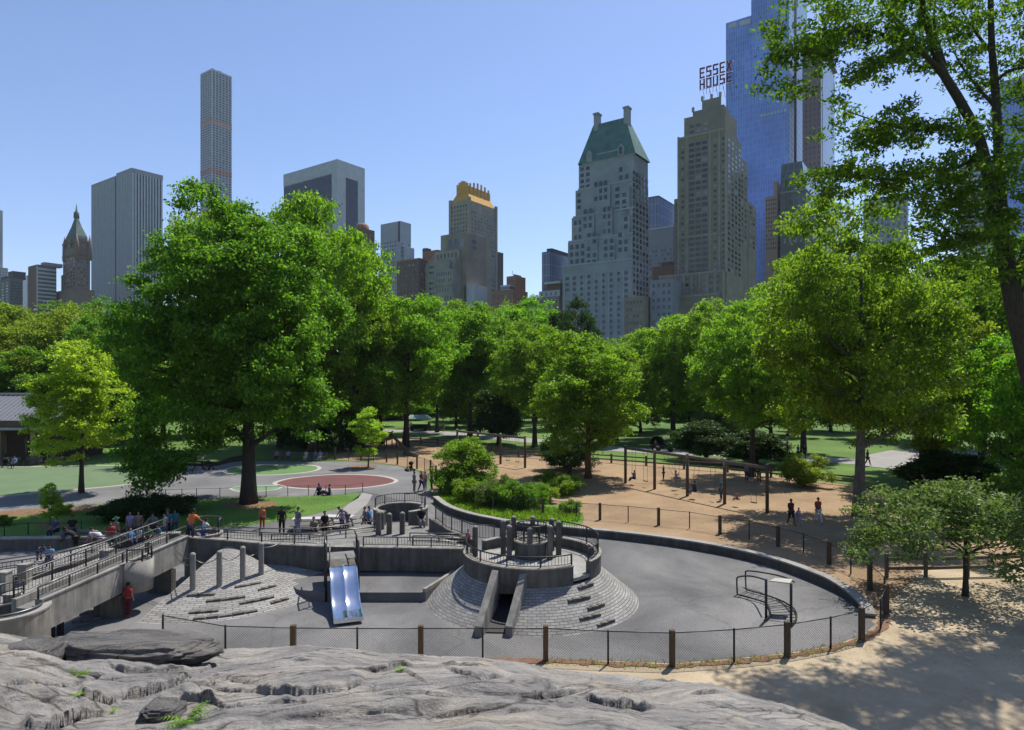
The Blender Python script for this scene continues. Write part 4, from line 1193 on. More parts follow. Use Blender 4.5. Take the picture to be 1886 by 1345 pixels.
zz = sum(p.z for p in pl) / 4
b = MB().prism([(p.x, p.y) for p in pl], zz, zz + 0.04); b.build('top_plate', M['white_line'], lad)

# ---- left side clutter: seat wall, zigzag ramps
sw = thing('seat_wall', 'long low concrete wall with pale top edging the lawn at the far left', 'wall', tuple(XD(40, 38)))
pts = [G(-160, 1022), G(0, 1015), G(110, 1013), G(200, 1011), G(330, 1004)]
b = MB().wall([(p.x, p.y) for p in pts], 0, 0.4, 0, 0.62); b.build('wall_face', M['concrete_dark'], sw)
b = MB().wall([(p.x, p.y) for p in pts], -0.04, 0.44, 0.62, 0.7); b.build('coping', M['concrete_cap'], sw)
lr = thing('low_ramp', 'low concrete access ramp with double handrails beyond the raised ramp', 'ramp', tuple(XD(60, 29)))
pts = [XD(-60, 27.5), XD(60, 28.6), XD(140, 29.8), XD(200, 31.2)]
b = MB().wall([(p.x, p.y) for p in pts], 0, 0.25, 0, [0.85, 0.95, 1.1, 1.25]); b.build('side_wall', M['concrete_dark'], lr)
b = MB().wall([(p.x, p.y) for p in pts], 0.25, 1.6, 0, [0.6, 0.7, 0.85, 1.0]); b.build('ramp_deck', M['deck'], lr)
railing(lr, [Vector((p.x, p.y + 0.1, z_)) for p, z_ in zip(pts, [0.85, 0.95, 1.1, 1.25])], 0.7, 0.14, 1.6, mid=True, cap=M['rail_worn'])
railing(lr, [Vector((p.x, p.y + 1.6, z_)) for p, z_ in zip(pts, [0.6, 0.7, 0.85, 1.0])], 0.85, 0.14, 1.8, mid=True, infill=False, cap=M['rail_worn'])
railing(lr, [P(145, 1000, 31.6), P(215, 1003, 31.8), P(225, 1010, 31.0)], 0.6, 0.14, 1.6, mid=True, infill=False, cap=M['rail_worn'])
for px, d_, hh in ((46, 28.4, 1.45), (8, 27.6, 1.35), (196, 29.6, 1.75), (22, 25.2, 1.2)):
    p = XD(px, d_); MB().box(p.x - 0.2, p.x + 0.2, p.y - 0.2, p.y + 0.2, 0, hh).build('end_pillar', M['concrete'], lr)
    MB().box(p.x - 0.23, p.x + 0.23, p.y - 0.23, p.y + 0.23, hh, hh + 0.06).build('pillar_cap', M['concrete_cap'], lr)
nr = thing('near_ramp', 'short concrete ramp with a dark rail joining the curved end wall', 'ramp', tuple(XD(20, 24.2)))
pts = [XD(-90, 23.0), XD(-20, 24.2), XD(40, 25.0)]
b = MB().wall([(p.x, p.y) for p in pts], 0, 0.2, 0, 1.0); b.build('side_wall', M['concrete_dark'], nr)
railing(nr, [Vector((p.x, p.y + 0.1, 1.0)) for p in pts], 0.8, 0.14, 1.2, mid=True, cap=M['rail_worn'])
# ================================================================== FENCES
def mesh_fence(label, posts, h=1.15, z=0.0, wire_gap=0.09, wr=0.0028, name='mesh_fence', rail_mat=None):
    """posts: list of (Vector ground, 'w'|'m', height) ; chain-link panels between"""
    c = posts[len(posts) // 2][0]
    f = thing(name, label, 'fence', (c.x, c.y, z))
    for p, kind, hh in posts:
        if kind == 'w':
            s = 0.085
            b = MB().prism([(p.x - s, p.y - s), (p.x + s, p.y - s), (p.x + s, p.y + s), (p.x - s, p.y + s)], z - 0.1, z + hh + 0.06)
            b.build('wooden_post', M['wood_post'], f)
        else:
            MB().tube([(p.x, p.y, z - 0.1), (p.x, p.y, z + hh)], 0.035, 6).build('metal_post', M['black_metal'], f)
    line = [Vector((p.x, p.y, z)) for p, k, hh in posts]
    hs = [hh for p, k, hh in posts]
    b = MB()
    for i in range(len(line) - 1):
        b.tube([line[i] + Vector((0, 0, hs[i] - 0.04)), line[i + 1] + Vector((0, 0, hs[i + 1] - 0.04))], 0.018, 5)
    b.build('top_rail', rail_mat or M['rail'], f)
    b = MB()
    for i in range(len(line) - 1):
        a, e = line[i], line[i + 1]; L = (e - a).length; hh = min(hs[i], hs[i + 1]) - 0.05
        n = int(L / wire_gap)
        u = (e - a) / L
        m = int(hh / wire_gap * 1.0)
        for k in range(-m, n + 1):
            # diagonal both ways, clipped to the panel
            for sg in (1, -1):
                s0, z0, s1, z1 = k * wire_gap, 0.04, k * wire_gap + hh, hh
                if s0 < 0: z0 += -s0; s0 = 0
                if s1 > L: z1 -= s1 - L; s1 = L
                if s1 <= s0 or z1 <= z0: continue
                if sg < 0: s0, s1 = L - s0, L - s1
                p0 = a + u * s0 + Vector((0, 0, z0)); p1 = a + u * s1 + Vector((0, 0, z1))
                nrm = Vector((-u.y, u.x, 0)) * wr
                d = Vector((u.x * sg, u.y * sg, 1)).normalized(); q = d.cross(nrm)
                b.add([p0 + nrm, p0 - nrm * .5 + q * .9, p0 - nrm * .5 - q * .9, p1 + nrm, p1 - nrm * .5 + q * .9, p1 - nrm * .5 - q * .9], [[0, 1, 4, 3], [1, 2, 5, 4], [2, 0, 3, 5]])
    b.build('wire_mesh', M['wire'], f)
    return f

near = [(300, 23.2, 'm'), (415, 22.2, 'm'), (540, 22.04, 'w'), (658, 22.0, 'm'), (775, 22.0, 'w'), (889, 22.0, 'm'), (1005, 22.0, 'w'), (1120, 21.75, 'm'), (1238, 21.6, 'w'), (1352, 21.9, 'm'), (1450, 22.35, 'w'), (1530, 23.0, 'm'), (1587, 23.75, 'w')]
P0 = [(XD(px, d), k, 1.15) for px, d, k in near]
P0 += [(G(1622, 1158), 'm', 1.15), (G(1632, 1132), 'w', 1.15), (G(1629, 1112), 'm', 1.15), (G(1602, 1088), 'w', 1.25)]
mesh_fence('chain link fence with wooden and metal posts along the near edge of the asphalt', P0)
wf = [(1602, 1084, 'w'), (1567, 1057, 'm'), (1527, 1040, 'w'), (1480, 1019, 'm'), (1433, 1007, 'w'), (1380, 993, 'm'), (1326, 984, 'w'), (1270, 974, 'm'), (1213, 968, 'w'), (1157, 962, 'm'), (1105, 958, 'w'), (1062, 955, 'm'), (1000, 948, 'w'), (955, 943, 'm'), (908, 938, 'w'), (872, 930, 'm'), (845, 922, 'w'), (812, 905, 'w')]
mesh_fence('chain link fence on wooden posts along the retaining wall beside the swing sand', [(G(x, y), k, 1.1) for x, y, k in wf], wire_gap=0.12, wr=0.003)
bf = [(617, 847, 'w'), (642, 848, 'm'), (665, 849, 'w'), (688, 850, 'm'), (712, 852, 'w'), (732, 856, 'w'), (750, 860, 'm'), (768, 864, 'w'), (782, 868, 'm'), (793, 873, 'w'), (803, 885, 'w'), (810, 903, 'w')]
mesh_fence('far mesh fence between the grey plaza and the sand beside the yellow green sapling', [(G(x, y), k, 1.35) for x, y, k in bf], wire_gap=0.2, wr=0.004)

def rail_fence(label, px, h=1.05, rails=(0.45, 0.9), w=0.16, mt=None):
    pts = [G(x, y) for x, y in px]
    f = thing('rail_fence', label, 'fence', tuple(pts[len(pts) // 2]), 0)
    for p in pts:
        MB().prism([(p.x + w * .6 * math.cos(R(45 + 60 * k)), p.y + w * .6 * math.sin(R(45 + 60 * k))) for k in range(6)], -0.1, h + 0.08).build('post', mt or M['wood_grey'], f)
    for z in rails:
        for a, c in zip(pts, pts[1:]):
            MB().bar(a + Vector((0, -0.1, z)), c + Vector((0, -0.1, z + 0.02)), 0.09, 0.14).build('rail', mt or M['wood_grey'], f)
    return f
rail_fence('split rail wooden fence under the low spreading tree at the right', [(1633, 1063), (1705, 1063), (1782, 1061), (1850, 1059), (1930, 1056), (2010, 1054)])
rail_fence('far low wooden rail fence bounding the sand behind the swings', [(742, 818), (775, 819), (806, 821), (850, 826), (905, 836), (955, 842), (1010, 846), (1060, 849), (1126, 853), (1190, 858), (1260, 864), (1340, 870), (1420, 879), (1500, 888), (1580, 897)], 1.0, (0.4, 0.85), 0.2)
b = thing('post_fence', 'row of thin black posts with a wire along the back of the lawn', 'fence', tuple(G(450, 917)))
lp = [(232, 923), (270, 922), (305, 921), (335, 920), (362, 919), (405, 918), (445, 916), (490, 915), (530, 914), (568, 913), (600, 913), (636, 912), (668, 908)]
for x, y in lp:
    p = G(x, y); MB().tube([p, p + Vector((0, 0, 0.85))], 0.03, 5).build('post', M['black_metal'], b)
MB().tube([G(x, y) + Vector((0, 0, 0.8)) for x, y in lp], 0.012, 4).build('wire', M['black_metal'], b)
b = thing('post_fence', 'short row of thin black posts on the lawn at the far left edge', 'fence', tuple(G(30, 985)))
lp = [(-50, 992), (8, 988), (52, 985), (100, 984), (150, 982)]
for x, y in lp:
    p = G(x, y); MB().tube([p, p + Vector((0, 0, 0.75))], 0.03, 5).build('post', M['black_metal'], b)
MB().tube([G(x, y) + Vector((0, 0, 0.7)) for x, y in lp], 0.012, 4).build('wire', M['black_metal'], b)

# ================================================================== SWINGS
def swing_frame(label, pts, h=3.45):
    f = thing('swing_set', label, 'swing set', tuple(pts[len(pts) // 2]))
    d = (pts[-1] - pts[0]).normalized()
    for p in pts:
        o = MB().tube([p - Vector((0, 0, .1)), p + Vector((0, 0, h))], 0.13, 8); o = o.build('post', M['wood_post'], f)
        q = MB().ball((p.x, p.y, h + 0.0), (0.13, 0.13, 0.06), 8, 6).mesh('post_cap', M['white_line'], world_loc(o)); s = bpy.data.objects.new('post_cap', q); COL.objects.link(s); s.parent = o
    side = Vector((-d.y, d.x, 0)) * 0.05
    for a, c in zip(pts, pts[1:]):
        MB().bar(a + Vector((0, 0, h - 0.22)), c + Vector((0, 0, h - 0.22)), 0.14, 0.22).build('top_beam', M['wood_grey'], f)
    return f
S0, S1 = G(1152, 890), G(1413, 945)
SP = [S0.lerp(S1, k / 4) for k in range(5)]
swing_frame('long wooden swing frame of five posts standing in the sunny sand', SP)
T0, T1 = G(840, 843), G(967, 862)
T1 = Vector((T1.x, T1.y, 0)); T0 = Vector((-6.7, 79.7, 0))
TP = [T0.lerp(T1, k / 3) for k in range(4)]
swing_frame('shorter far wooden swing frame beside the green shrub', TP)
def swing(label, a, c, t, ang=0.0, drop=2.75, h=3.3, group='swings hanging from the frames'):
    p = a.lerp(c, t); d = (c - a).normalized(); n = Vector((-d.y, d.x, 0))
    sx = p + n * math.sin(ang) * drop; zs = h - math.cos(ang) * drop
    s = thing('swing', label, 'swing', (sx.x, sx.y, zs), 0, group)
    q = [sx - d * 0.24 - n * 0.09, sx + d * 0.24 - n * 0.09, sx + d * 0.24 + n * 0.09, sx - d * 0.24 + n * 0.09]
    MB().prism([(v.x, v.y) for v in q], zs - 0.02, zs + 0.03).build('seat', M['black_metal'], s)
    for sg in (-1, 1):
        MB().tube([sx + d * (0.24 * sg) + Vector((0, 0, zs)), p + d * (0.24 * sg) + Vector((0, 0, h))], 0.014, 4).build('chain', M['rail_worn'], s)
    return Vector((sx.x, sx.y, zs)), d, n
SW = {}
for i in range(4):
    a, c = SP[i], SP[i + 1]
    for j, t in enumerate((0.3, 0.7)):
        key = (i, j)
        lab = {(0, 0): 'swing in the far bay of the long frame with a seated grey rider', (0, 1): 'empty swing next to the grey rider in the far bay of the long frame',
               (1, 0): 'swing pushed high in the second bay with a child flying on it', (1, 1): 'empty swing with a black seat in the second bay of the long frame',
               (2, 0): 'swing in the third bay carrying a rider in dark blue', (2, 1): 'empty swing in the third bay beside the teal shirted adult',
               (3, 0): 'swing in the nearest bay with a small pale child on it', (3, 1): 'empty swing hanging nearest the last post of the long frame'}[key]
        SW[key] = swing(lab, a, c, t, {(1, 0): 0.55, (2, 0): -0.15}.get(key, 0.0))
for i in range(3):
    for j, t in enumerate((0.3, 0.7)):
        swing('empty swing hanging from the far frame beside the green shrub', TP[i], TP[i + 1], t, group='empty swings of the far frame')

# ================================================================== OTHER FURNITURE
# lamp post
p = G(1450, 882)
lpst = thing('lamp_post', 'old style black lamp post with a lantern beyond the swing sand', 'lamp post', tuple(p))
MB().lathe(p, [(0.16, 0), (0.17, 0.3), (0.09, 0.45), (0.075, 1.0), (0.055, 3.4), (0.10, 3.5), (0.06, 3.6)], 12).build('pole', M['black_metal'], lpst)
MB().lathe(p, [(0.05, 3.6), (0.17, 3.8), (0.19, 4.0), (0.15, 4.15)], 12).build('lantern', M['glass_blind'], lpst)
MB().lathe(p, [(0.19, 4.15), (0.12, 4.3), (0.03, 4.42), (0.02, 4.55), (0, 4.56)], 12).build('lantern_cap', M['black_metal'], lpst)
# wooden climbing frame in the sand
p = G(738, 828)
wc = thing('climbing_structure', 'brown timber climbing frame with a sloping plank in the far sand', 'climbing frame', tuple(p))
MB().bar(G(715, 824) + Vector((0, 0, 2.1)), G(750, 830) + Vector((0, 0, 0.1)), 0.5, 0.1).build('sloping_plank', M['wood_brown'], wc)
for x, y, hh in ((712, 824, 2.2), (722, 822, 2.2), (708, 832, 2.2), (730, 825, 1.4)):
    q = G(x, y); MB().tube([q, q + Vector((0, 0, hh))], 0.09, 6).build('post', M['wood_grey'], wc)
MB().bar(G(708, 832) + Vector((0, 0, 1.5)), G(722, 822) + Vector((0, 0, 1.5)), 1.3, 0.1).build('deck', M['wood_brown'], wc)
MB().bar(G(706, 832) + Vector((0, 0, 2.1)), G(724, 822) + Vector((0, 0, 2.1)), 0.1, 0.1).build('top_rail', M['wood_brown'], wc)
# big log and low timber
q0, q1 = G(745, 838), G(768, 842)
o = MB().tube([q0 + Vector((0, 0, .25)), (q0 + q1) / 2 + Vector((0, 0, .3)), q1 + Vector((0, 0, .25))], [0.28, 0.3, 0.26], 10).build('log', M['wood_grey']); tag(o, 'weathered log lying on the sand by the far fence', 'log')
# benches
def bench(label, c, rz):
    t_ = thing('park_bench', label, 'bench', tuple(c), rz, 'park benches in the shade')
    b = MB()
    for k in range(3): b.box(-0.9, 0.9, -0.25 + k * 0.16, -0.12 + k * 0.16, 0.42, 0.46)
    b.build('seat', M['wood_grey'], t_, local=True)
    b = MB()
    for k in range(3): b.box(-0.9, 0.9, 0.24 + k * .02, 0.27 + k * .02, 0.52 + k * 0.14, 0.63 + k * 0.14)
    b.build('backrest', M['wood_grey'], t_, local=True)
    for x in (-0.8, 0.8):
        b = MB(); b.box(x - 0.04, x + 0.04, -0.25, -0.18, 0, 0.42); b.box(x - 0.04, x + 0.04, 0.2, 0.27, 0, 0.9); b.box(x - 0.04, x + 0.04, -0.25, 0.25, 0.55, 0.6)
        b.build('leg', M['concrete_dark'], t_, local=True)
for i, (x, y) in enumerate([(508, 846), (535, 847), (562, 848), (588, 848)]):
    bench(['park bench under the trees with a person in pink sitting on it', 'park bench in the shade between the pink and the white sitters', 'park bench in the shade with a person in white sitting on it', 'park bench at the end of the shaded row by the fence'][i], G(x, y), R(4))
for i, (x, y) in enumerate([(20, 858), (60, 857), (100, 857)]):
    bench(['park bench before the pavilion beside the stroller', 'park bench before the pavilion behind the pale green maple', 'park bench at the pavilion partly hidden by maple leaves'][i], G(x, y), R(8))
# strollers
def stroller(label, c, rz, m):
    t_ = thing('stroller', label, 'stroller', tuple(c), rz, 'strollers on the plaza')
    b = MB()
    for x in (-0.24, 0.24):
        b.tube([(x, -0.35, 0.15), (x, 0.1, 0.6), (x, 0.45, 1.02)], 0.018, 5); b.tube([(x, 0.35, 0.15), (x, -0.1, 0.6)], 0.018, 5)
    b.tube([(-0.24, 0.45, 1.02), (0.24, 0.45, 1.02)], 0.02, 5)
    b.build('frame', M['rail'], t_, local=True)
    b = MB(); b.add([(-0.22, -0.25, 0.45), (0.22, -0.25, 0.45), (0.22, 0.15, 0.42), (-0.22, 0.15, 0.42), (-0.22, 0.28, 0.9), (0.22, 0.28, 0.9), (-.22, -.3, .3), (.22, -.3, .3)], [[0, 1, 2, 3], [3, 2, 5, 4], [6, 7, 1, 0]])
    b.build('seat', m, t_, local=True)
    b = MB(); b.lathe((0, 0, 0), [(0.02, 0)], 3) if False else b.ball((0, 0.12, 0.82), (0.25, 0.26, 0.22), 10, 8); b.build('hood', m, t_, local=True)
    for x in (-0.27, 0.27):
        for y in (-0.36, 0.36):
            MB().tube([(x - .02, y, 0.14), (x + .02, y, 0.14)], 0.14, 12).build('wheel', M['black_metal'], t_, local=True)
M['cloth_navy'] = mat('cloth_navy', (0.02, 0.03, 0.07), 0.9, scale=6)
M['cloth_black'] = mat('cloth_black', (0.015, 0.015, 0.018), 0.9, scale=6)
M['cloth_grey'] = mat('cloth_grey', (0.15, 0.15, 0.17), 0.9, scale=6)
stroller('dark stroller parked beside the bench at the pavilion', G(10, 861), R(30), M['cloth_black'])
stroller('grey stroller standing on the plaza under the big tree branch', G(330, 868), R(-40), M['cloth_grey'])
stroller('navy stroller near the plaza edge beside the bright green oval', G(385, 866), R(60), M['cloth_navy'])
stroller('small dark stroller by the fence beyond the red oval', G(755, 868), R(-60), M['cloth_black'])
# bins by the big right tree
def bin_(label, c):
    t_ = thing('litter_bin', label, 'bin', tuple(c), 0, 'litter bins by the sand')
    MB().lathe(c, [(0.24, 0.0), (0.30, 0.85), (0.28, 0.85), (0.23, 0.05), (0, 0.05)], 14).build('body', M['cloth_navy'], t_)
    MB().lathe(c, [(0.31, 0.83), (0.33, 0.87), (0.31, 0.91), (0.27, 0.9)], 14).build('rim', M['black_metal'], t_)
bin_('dark blue litter bin beside the thick trunk on the sand', G(1624, 945)); bin_('dark blue litter bin near the fence under the low spreading tree', G(1607, 1008))
# picnic tables
M['white_paint'] = mat('white_paint', (0.6, 0.6, 0.62), 0.6, scale=3, var=0.06)
def table(label, c, rz, m, cloth=False):
    t_ = thing('picnic_table', label, 'table', tuple(c), rz, 'picnic tables beside the lawn')
    b = MB(); b.box(-0.9, 0.9, -0.38, 0.38, 0.70, 0.75); b.build('tabletop', m, t_, local=True)
    for y in (-0.7, 0.7):
        MB().box(-0.9, 0.9, y - 0.13, y + 0.13, 0.41, 0.45).build('bench_seat', M['wood_grey'], t_, local=True)
    for x in (-0.65, 0.65):
        b = MB(); b.bar((x, -0.7, 0), (x, -0.2, 0.7), 0.08, 0.06); b.bar((x, 0.7, 0), (x, 0.2, 0.7), 0.08, 0.06); b.bar((x, -0.75, 0.39), (x, 0.75, 0.39), 0.07, 0.05)
        b.build('leg', M['wood_grey'], t_, local=True)
table('white topped table beside the lawn near the footbridge', G(566, 976), R(5), M['white_paint'])
table('picnic table beside the lawn crowded with people in blue and green', G(265, 992), R(8), M['wood_grey'])
table('picnic table beside the lawn by people in dark clothes', G(150, 1002), R(-5), M['wood_grey'])
table('small pale table among people right of the white topped table', G(625, 972), R(-8), M['white_paint'])
# vendor cart with a pale canopy
c = XD(772, 122)
v = thing('vendor_cart', 'vendor cart under a pale green canopy on the far park path', 'cart', tuple(c))
MB().box(c.x - 1.6, c.x + 1.6, c.y - 0.6, c.y + 0.6, 0.4, 1.2).build('body', M['rail'], v)
b = MB(); b.add([(c.x - 2.2, c.y - 1.2, 2.3), (c.x + 2.2, c.y - 1.2, 2.3), (c.x + 2.2, c.y + 1.2, 2.3), (c.x - 2.2, c.y + 1.2, 2.3), (c.x - 1.6, c.y, 3.0), (c.x + 1.6, c.y, 3.0), (c.x - 2.2, c.y - 1.2, 2.1), (c.x + 2.2, c.y - 1.2, 2.1), (c.x + 2.2, c.y + 1.2, 2.1), (c.x - 2.2, c.y + 1.2, 2.1)],
    [[0, 1, 5, 4], [2, 3, 4, 5], [1, 2, 5], [3, 0, 4], [6, 7, 1, 0], [7, 8, 2, 1], [8, 9, 3, 2], [9, 6, 0, 3]])
M['canopy'] = mat('canopy', (0.42, 0.55, 0.48), 0.8, scale=2)
b.build('canopy', M['canopy'], v)
for x in (-2, 2):
    for y in (-1, 1): MB().tube([(c.x + x, c.y + y, 0), (c.x + x, c.y + y, 2.3)], 0.04, 5).build('pole', M['rail'], v)
for x in (-1.2, 1.2): MB().tube([(c.x + x, c.y - .65, 0.4), (c.x + x, c.y - .55, 0.4)], 0.4, 14).build('wheel', M['black_metal'], v)
# pedal cab on the path
c = G(1214, 833)
v = thing('pedal_cab', 'dark pedal cab with two wheels and a folded hood on the park path', 'pedal cab', tuple(c))
MB().box(c.x - 1.0, c.x + 0.5, c.y - 0.6, c.y + 0.6, 0.5, 0.9).build('body', M['cloth_black'], v)
MB().lathe((c.x - 0.3, c.y, 0.9), [(0.95, 0), (0.9, 0.7), (0.6, 1.1), (0, 1.25)], 14, R(-10), R(190)).build('hood', M['cloth_black'], v)
for y in (-0.7, 0.7): MB().tube([(c.x - 0.4, c.y + y - .04, 0.45), (c.x - 0.4, c.y + y + .04, 0.45)], 0.45, 16).build('wheel', M['black_metal'], v)
MB().tube([(c.x + 1.5, c.y - .03, 0.35), (c.x + 1.5, c.y + .03, 0.35)], 0.35, 14).build('wheel', M['black_metal'], v)
MB().tube([(c.x + 0.4, c.y, 0.6), (c.x + 1.2, c.y, 0.9), (c.x + 1.5, c.y, 0.35)], 0.05, 6).build('frame', M['black_metal'], v)

# ================================================================== PAVILION at the left
M['roof_metal'] = mat('roof_metal', (0.20, 0.205, 0.23), 0.55, scale=2, var=0.2, stretch=(6, 0.4, 0.4))
M['roof_edge'] = mat('roof_edge', (0.42, 0.42, 0.45), 0.6, scale=2, var=0.1)
M['tan_wall'] = mat('tan_wall', (0.30, 0.23, 0.15), 0.9, scale=1, var=0.2)
M['brown_wall'] = mat('brown_wall', (0.10, 0.06, 0.045), 0.9, scale=2, var=0.3)
c = XD(112, 74)
pv = thing('pavilion', 'low park pavilion with a grey metal roof behind the pale green young maple', 'building', tuple(c))
x1, x0, y0, y1 = c.x, c.x - 34, 74.0, 84.0
MB().box(x0, x1 - 1.5, y0 + 2.5, y1, 0, 4.4).build('wall', M['brown_wall'], pv)
b = MB(); b.add([(x0, y0 - .4, 4.9), (x1, y0 - .4, 4.9), (x1, y1 + .4, 4.9), (x0, y1 + .4, 4.9), (x0, y0 + 5, 7.75), (x1, y0 + 5, 7.75)], [[0, 1, 5, 4], [2, 3, 4, 5], [1, 2, 5], [3, 0, 4], [3, 2, 1, 0]])
rf = b.build('roof', M['roof_metal'], pv)
q = MB()
for k in range(60): 
    x = x0 + 0.3 + k * 0.57; q.bar((x, y0 - .4, 4.93), (x, y0 + 5, 7.78), 0.05, 0.05)
s = bpy.data.objects.new('roof_seams', q.mesh('roof_seams', M['roof_edge'], world_loc(rf))); COL.objects.link(s); s.parent = rf
q = MB(); q.bar((x0, y0 + 5, 7.8), (x1, y0 + 5, 7.8), 0.5, 0.22); s = bpy.data.objects.new('ridge_cap', q.mesh('ridge_cap', M['roof_edge'], world_loc(rf))); COL.objects.link(s); s.parent = rf
MB().box(x0, x1 - 1, y0 + .5, y0 + 2.5, 4.15, 4.85).build('frieze', M['tan_wall'], pv)
MB().box(x0, x1 - .6, y0 - .8, y0 + 2.4, 3.85, 4.1).build('canopy_slab', M['roof_edge'], pv)
for k in range(9):
    x = x1 - 3.0 - k * 3.9; MB().box(x - .28, x + .28, y0 - .3, y0 + .26, 0, 3.84).build('column', M['tan_wall'], pv)
for k in range(8):
    x = x1 - 5.0 - k * 3.9; MB().box(x - .9, x + .9, y0 + 2.42, y0 + 2.5, 0.9, 2.9).build('window', M['glass_dark'], pv)
# ================================================================== CITY BUILDINGS
TH = R(35)
def facade(name, c, var=0.12, scale=0.15, rough=0.85):
    return mat(name, tuple(v / GAIN for v in c), rough, scale=scale, var=var, detail=8)
M['f_pale'] = facade('f_pale', (0.28, 0.31, 0.37)); M['f_hamp'] = facade('f_hamp', (0.235, 0.255, 0.29), .2); M['f_hamp_side'] = M['f_hamp']
M['f_tan'] = facade('f_tan', (0.20, 0.178, 0.145), .2); M['f_tan2'] = facade('f_tan2', (0.27, 0.245, 0.20), .2); M['f_brown'] = facade('f_brown', (0.13, 0.085, 0.065))
M['f_red'] = facade('f_red', (0.23, 0.125, 0.085)); M['f_grey'] = facade('f_grey', (0.205, 0.22, 0.26)); M['f_dark'] = facade('f_dark', (0.055, 0.055, 0.065))
M['f_green'] = facade('f_green', (0.105, 0.12, 0.115)); M['f_white'] = facade('f_white', (0.38, 0.40, 0.45)); M['f_gm'] = facade('f_gm', (0.25, 0.26, 0.31), 0.08)
M['f_concrete'] = facade('f_concrete', (0.36, 0.38, 0.44), 0.08); M['copper'] = facade('copper', (0.058, 0.14, 0.13), 0.35, 0.3); M['gold'] = mat('gold_roof', (0.78, 0.44, 0.08), 0.5, metal=0.2, scale=0.6, var=0.25)
M['slate_green'] = facade('slate_green', (0.07, 0.105, 0.10), .3, .3); M['sherry'] = facade('sherry', (0.17, 0.125, 0.11)); M['orange_net'] = facade('orange_net', (0.42, 0.16, 0.10)); M['glass_solow'] = mat('glass_solow', (0.018, 0.026, 0.05), 0.15, scale=0.2, var=0.3, spec=0.5)
M['f_base'] = facade('f_base', (0.235, 0.235, 0.205), .2)
M['sign_red'] = mat('sign_red', (0.20, 0.012, 0.03), 0.6, scale=1, var=0.3)
M['glass_mid'] = mat('glass_mid', (0.10, 0.12, 0.155), 0.3, scale=0.3, var=0.3)
M['f_sand'] = facade('f_sand', (0.36, 0.28, 0.22))

def curtain(name, c1, c2, line, cw, rh, lw=0.06, rough=0.15, spec=0.6):
    """glass curtain wall: grid of panes with per-pane variation in object space (horizontal run = x-y, vertical z)"""
    m, nt, N, L, b = new_mat(name)
    b.inputs['Roughness'].default_value = rough; b.inputs['Specular IOR Level'].default_value = spec
    tc = N.new('ShaderNodeTexCoord'); sp = N.new('ShaderNodeSeparateXYZ'); L.new(tc.outputs['Object'], sp.inputs[0])
    su = N.new('ShaderNodeMath'); su.operation = 'SUBTRACT'; L.new(sp.outputs[0], su.inputs[0]); L.new(sp.outputs[1], su.inputs[1])
    cb = N.new('ShaderNodeCombineXYZ'); L.new(su.outputs[0], cb.inputs[0]); L.new(sp.outputs[2], cb.inputs[1])
    br = N.new('ShaderNodeTexBrick'); br.offset = 0.0; br.inputs['Scale'].default_value = 1.0
    br.inputs['Brick Width'].default_value = cw; br.inputs['Row Height'].default_value = rh; br.inputs['Mortar Size'].default_value = lw; br.inputs['Mortar Smooth'].default_value = 0.0
    br.inputs['Color1'].default_value = (*c1, 1); br.inputs['Color2'].default_value = (*c2, 1); br.inputs['Mortar'].default_value = (*line, 1)
    L.new(cb.outputs[0], br.inputs['Vector'])
    nz = N.new('ShaderNodeTexNoise'); nz.inputs['Scale'].default_value = 0.03; nz.inputs['Detail'].default_value = 3; L.new(cb.outputs[0], nz.inputs['Vector'])
    r2 = ramp(N, [(0.3, (0.78, 0.78, 0.8)), (0.7, (1.2, 1.2, 1.2))]); L.new(nz.outputs[0], r2.inputs[0])
    mx = N.new('ShaderNodeMix'); mx.data_type = 'RGBA'; mx.blend_type = 'MULTIPLY'; mx.inputs[0].default_value = 1
    L.new(br.outputs['Color'], mx.inputs[6]); L.new(r2.outputs[0], mx.inputs[7]); L.new(mx.outputs[2], b.inputs['Base Color'])
    return m
M['c_blue'] = curtain('c_blue', (0.11, 0.20, 0.56), (0.16, 0.27, 0.66), (0.23, 0.34, 0.70), 1.6, 4.2, 0.16)
M['c_blue_light'] = curtain('c_blue_light', (0.30, 0.42, 0.60), (0.40, 0.50, 0.66), (0.16, 0.22, 0.36), 2.2, 4.2, 0.3)
M['c_navy'] = curtain('c_navy', (0.05, 0.07, 0.14), (0.07, 0.10, 0.19), (0.16, 0.18, 0.24), 2.4, 7.0, 0.25)
M['c_band'] = curtain('c_band', (0.05, 0.06, 0.085), (0.09, 0.105, 0.135), (0.36, 0.37, 0.39), 40.0, 3.4, 0.8)
M['c_grey'] = curtain('c_grey', (0.06, 0.07, 0.09), (0.11, 0.12, 0.15), (0.26, 0.27, 0.29), 3.0, 3.6, 0.9)
M['c_brown'] = curtain('c_brown', (0.035, 0.03, 0.035), (0.055, 0.045, 0.05), (0.145, 0.085, 0.07), 2.6, 3.6, 0.9)
M['c_green'] = curtain('c_green', (0.055, 0.07, 0.07), (0.07, 0.088, 0.085), (0.10, 0.12, 0.115), 3.0, 4.0, 0.3)

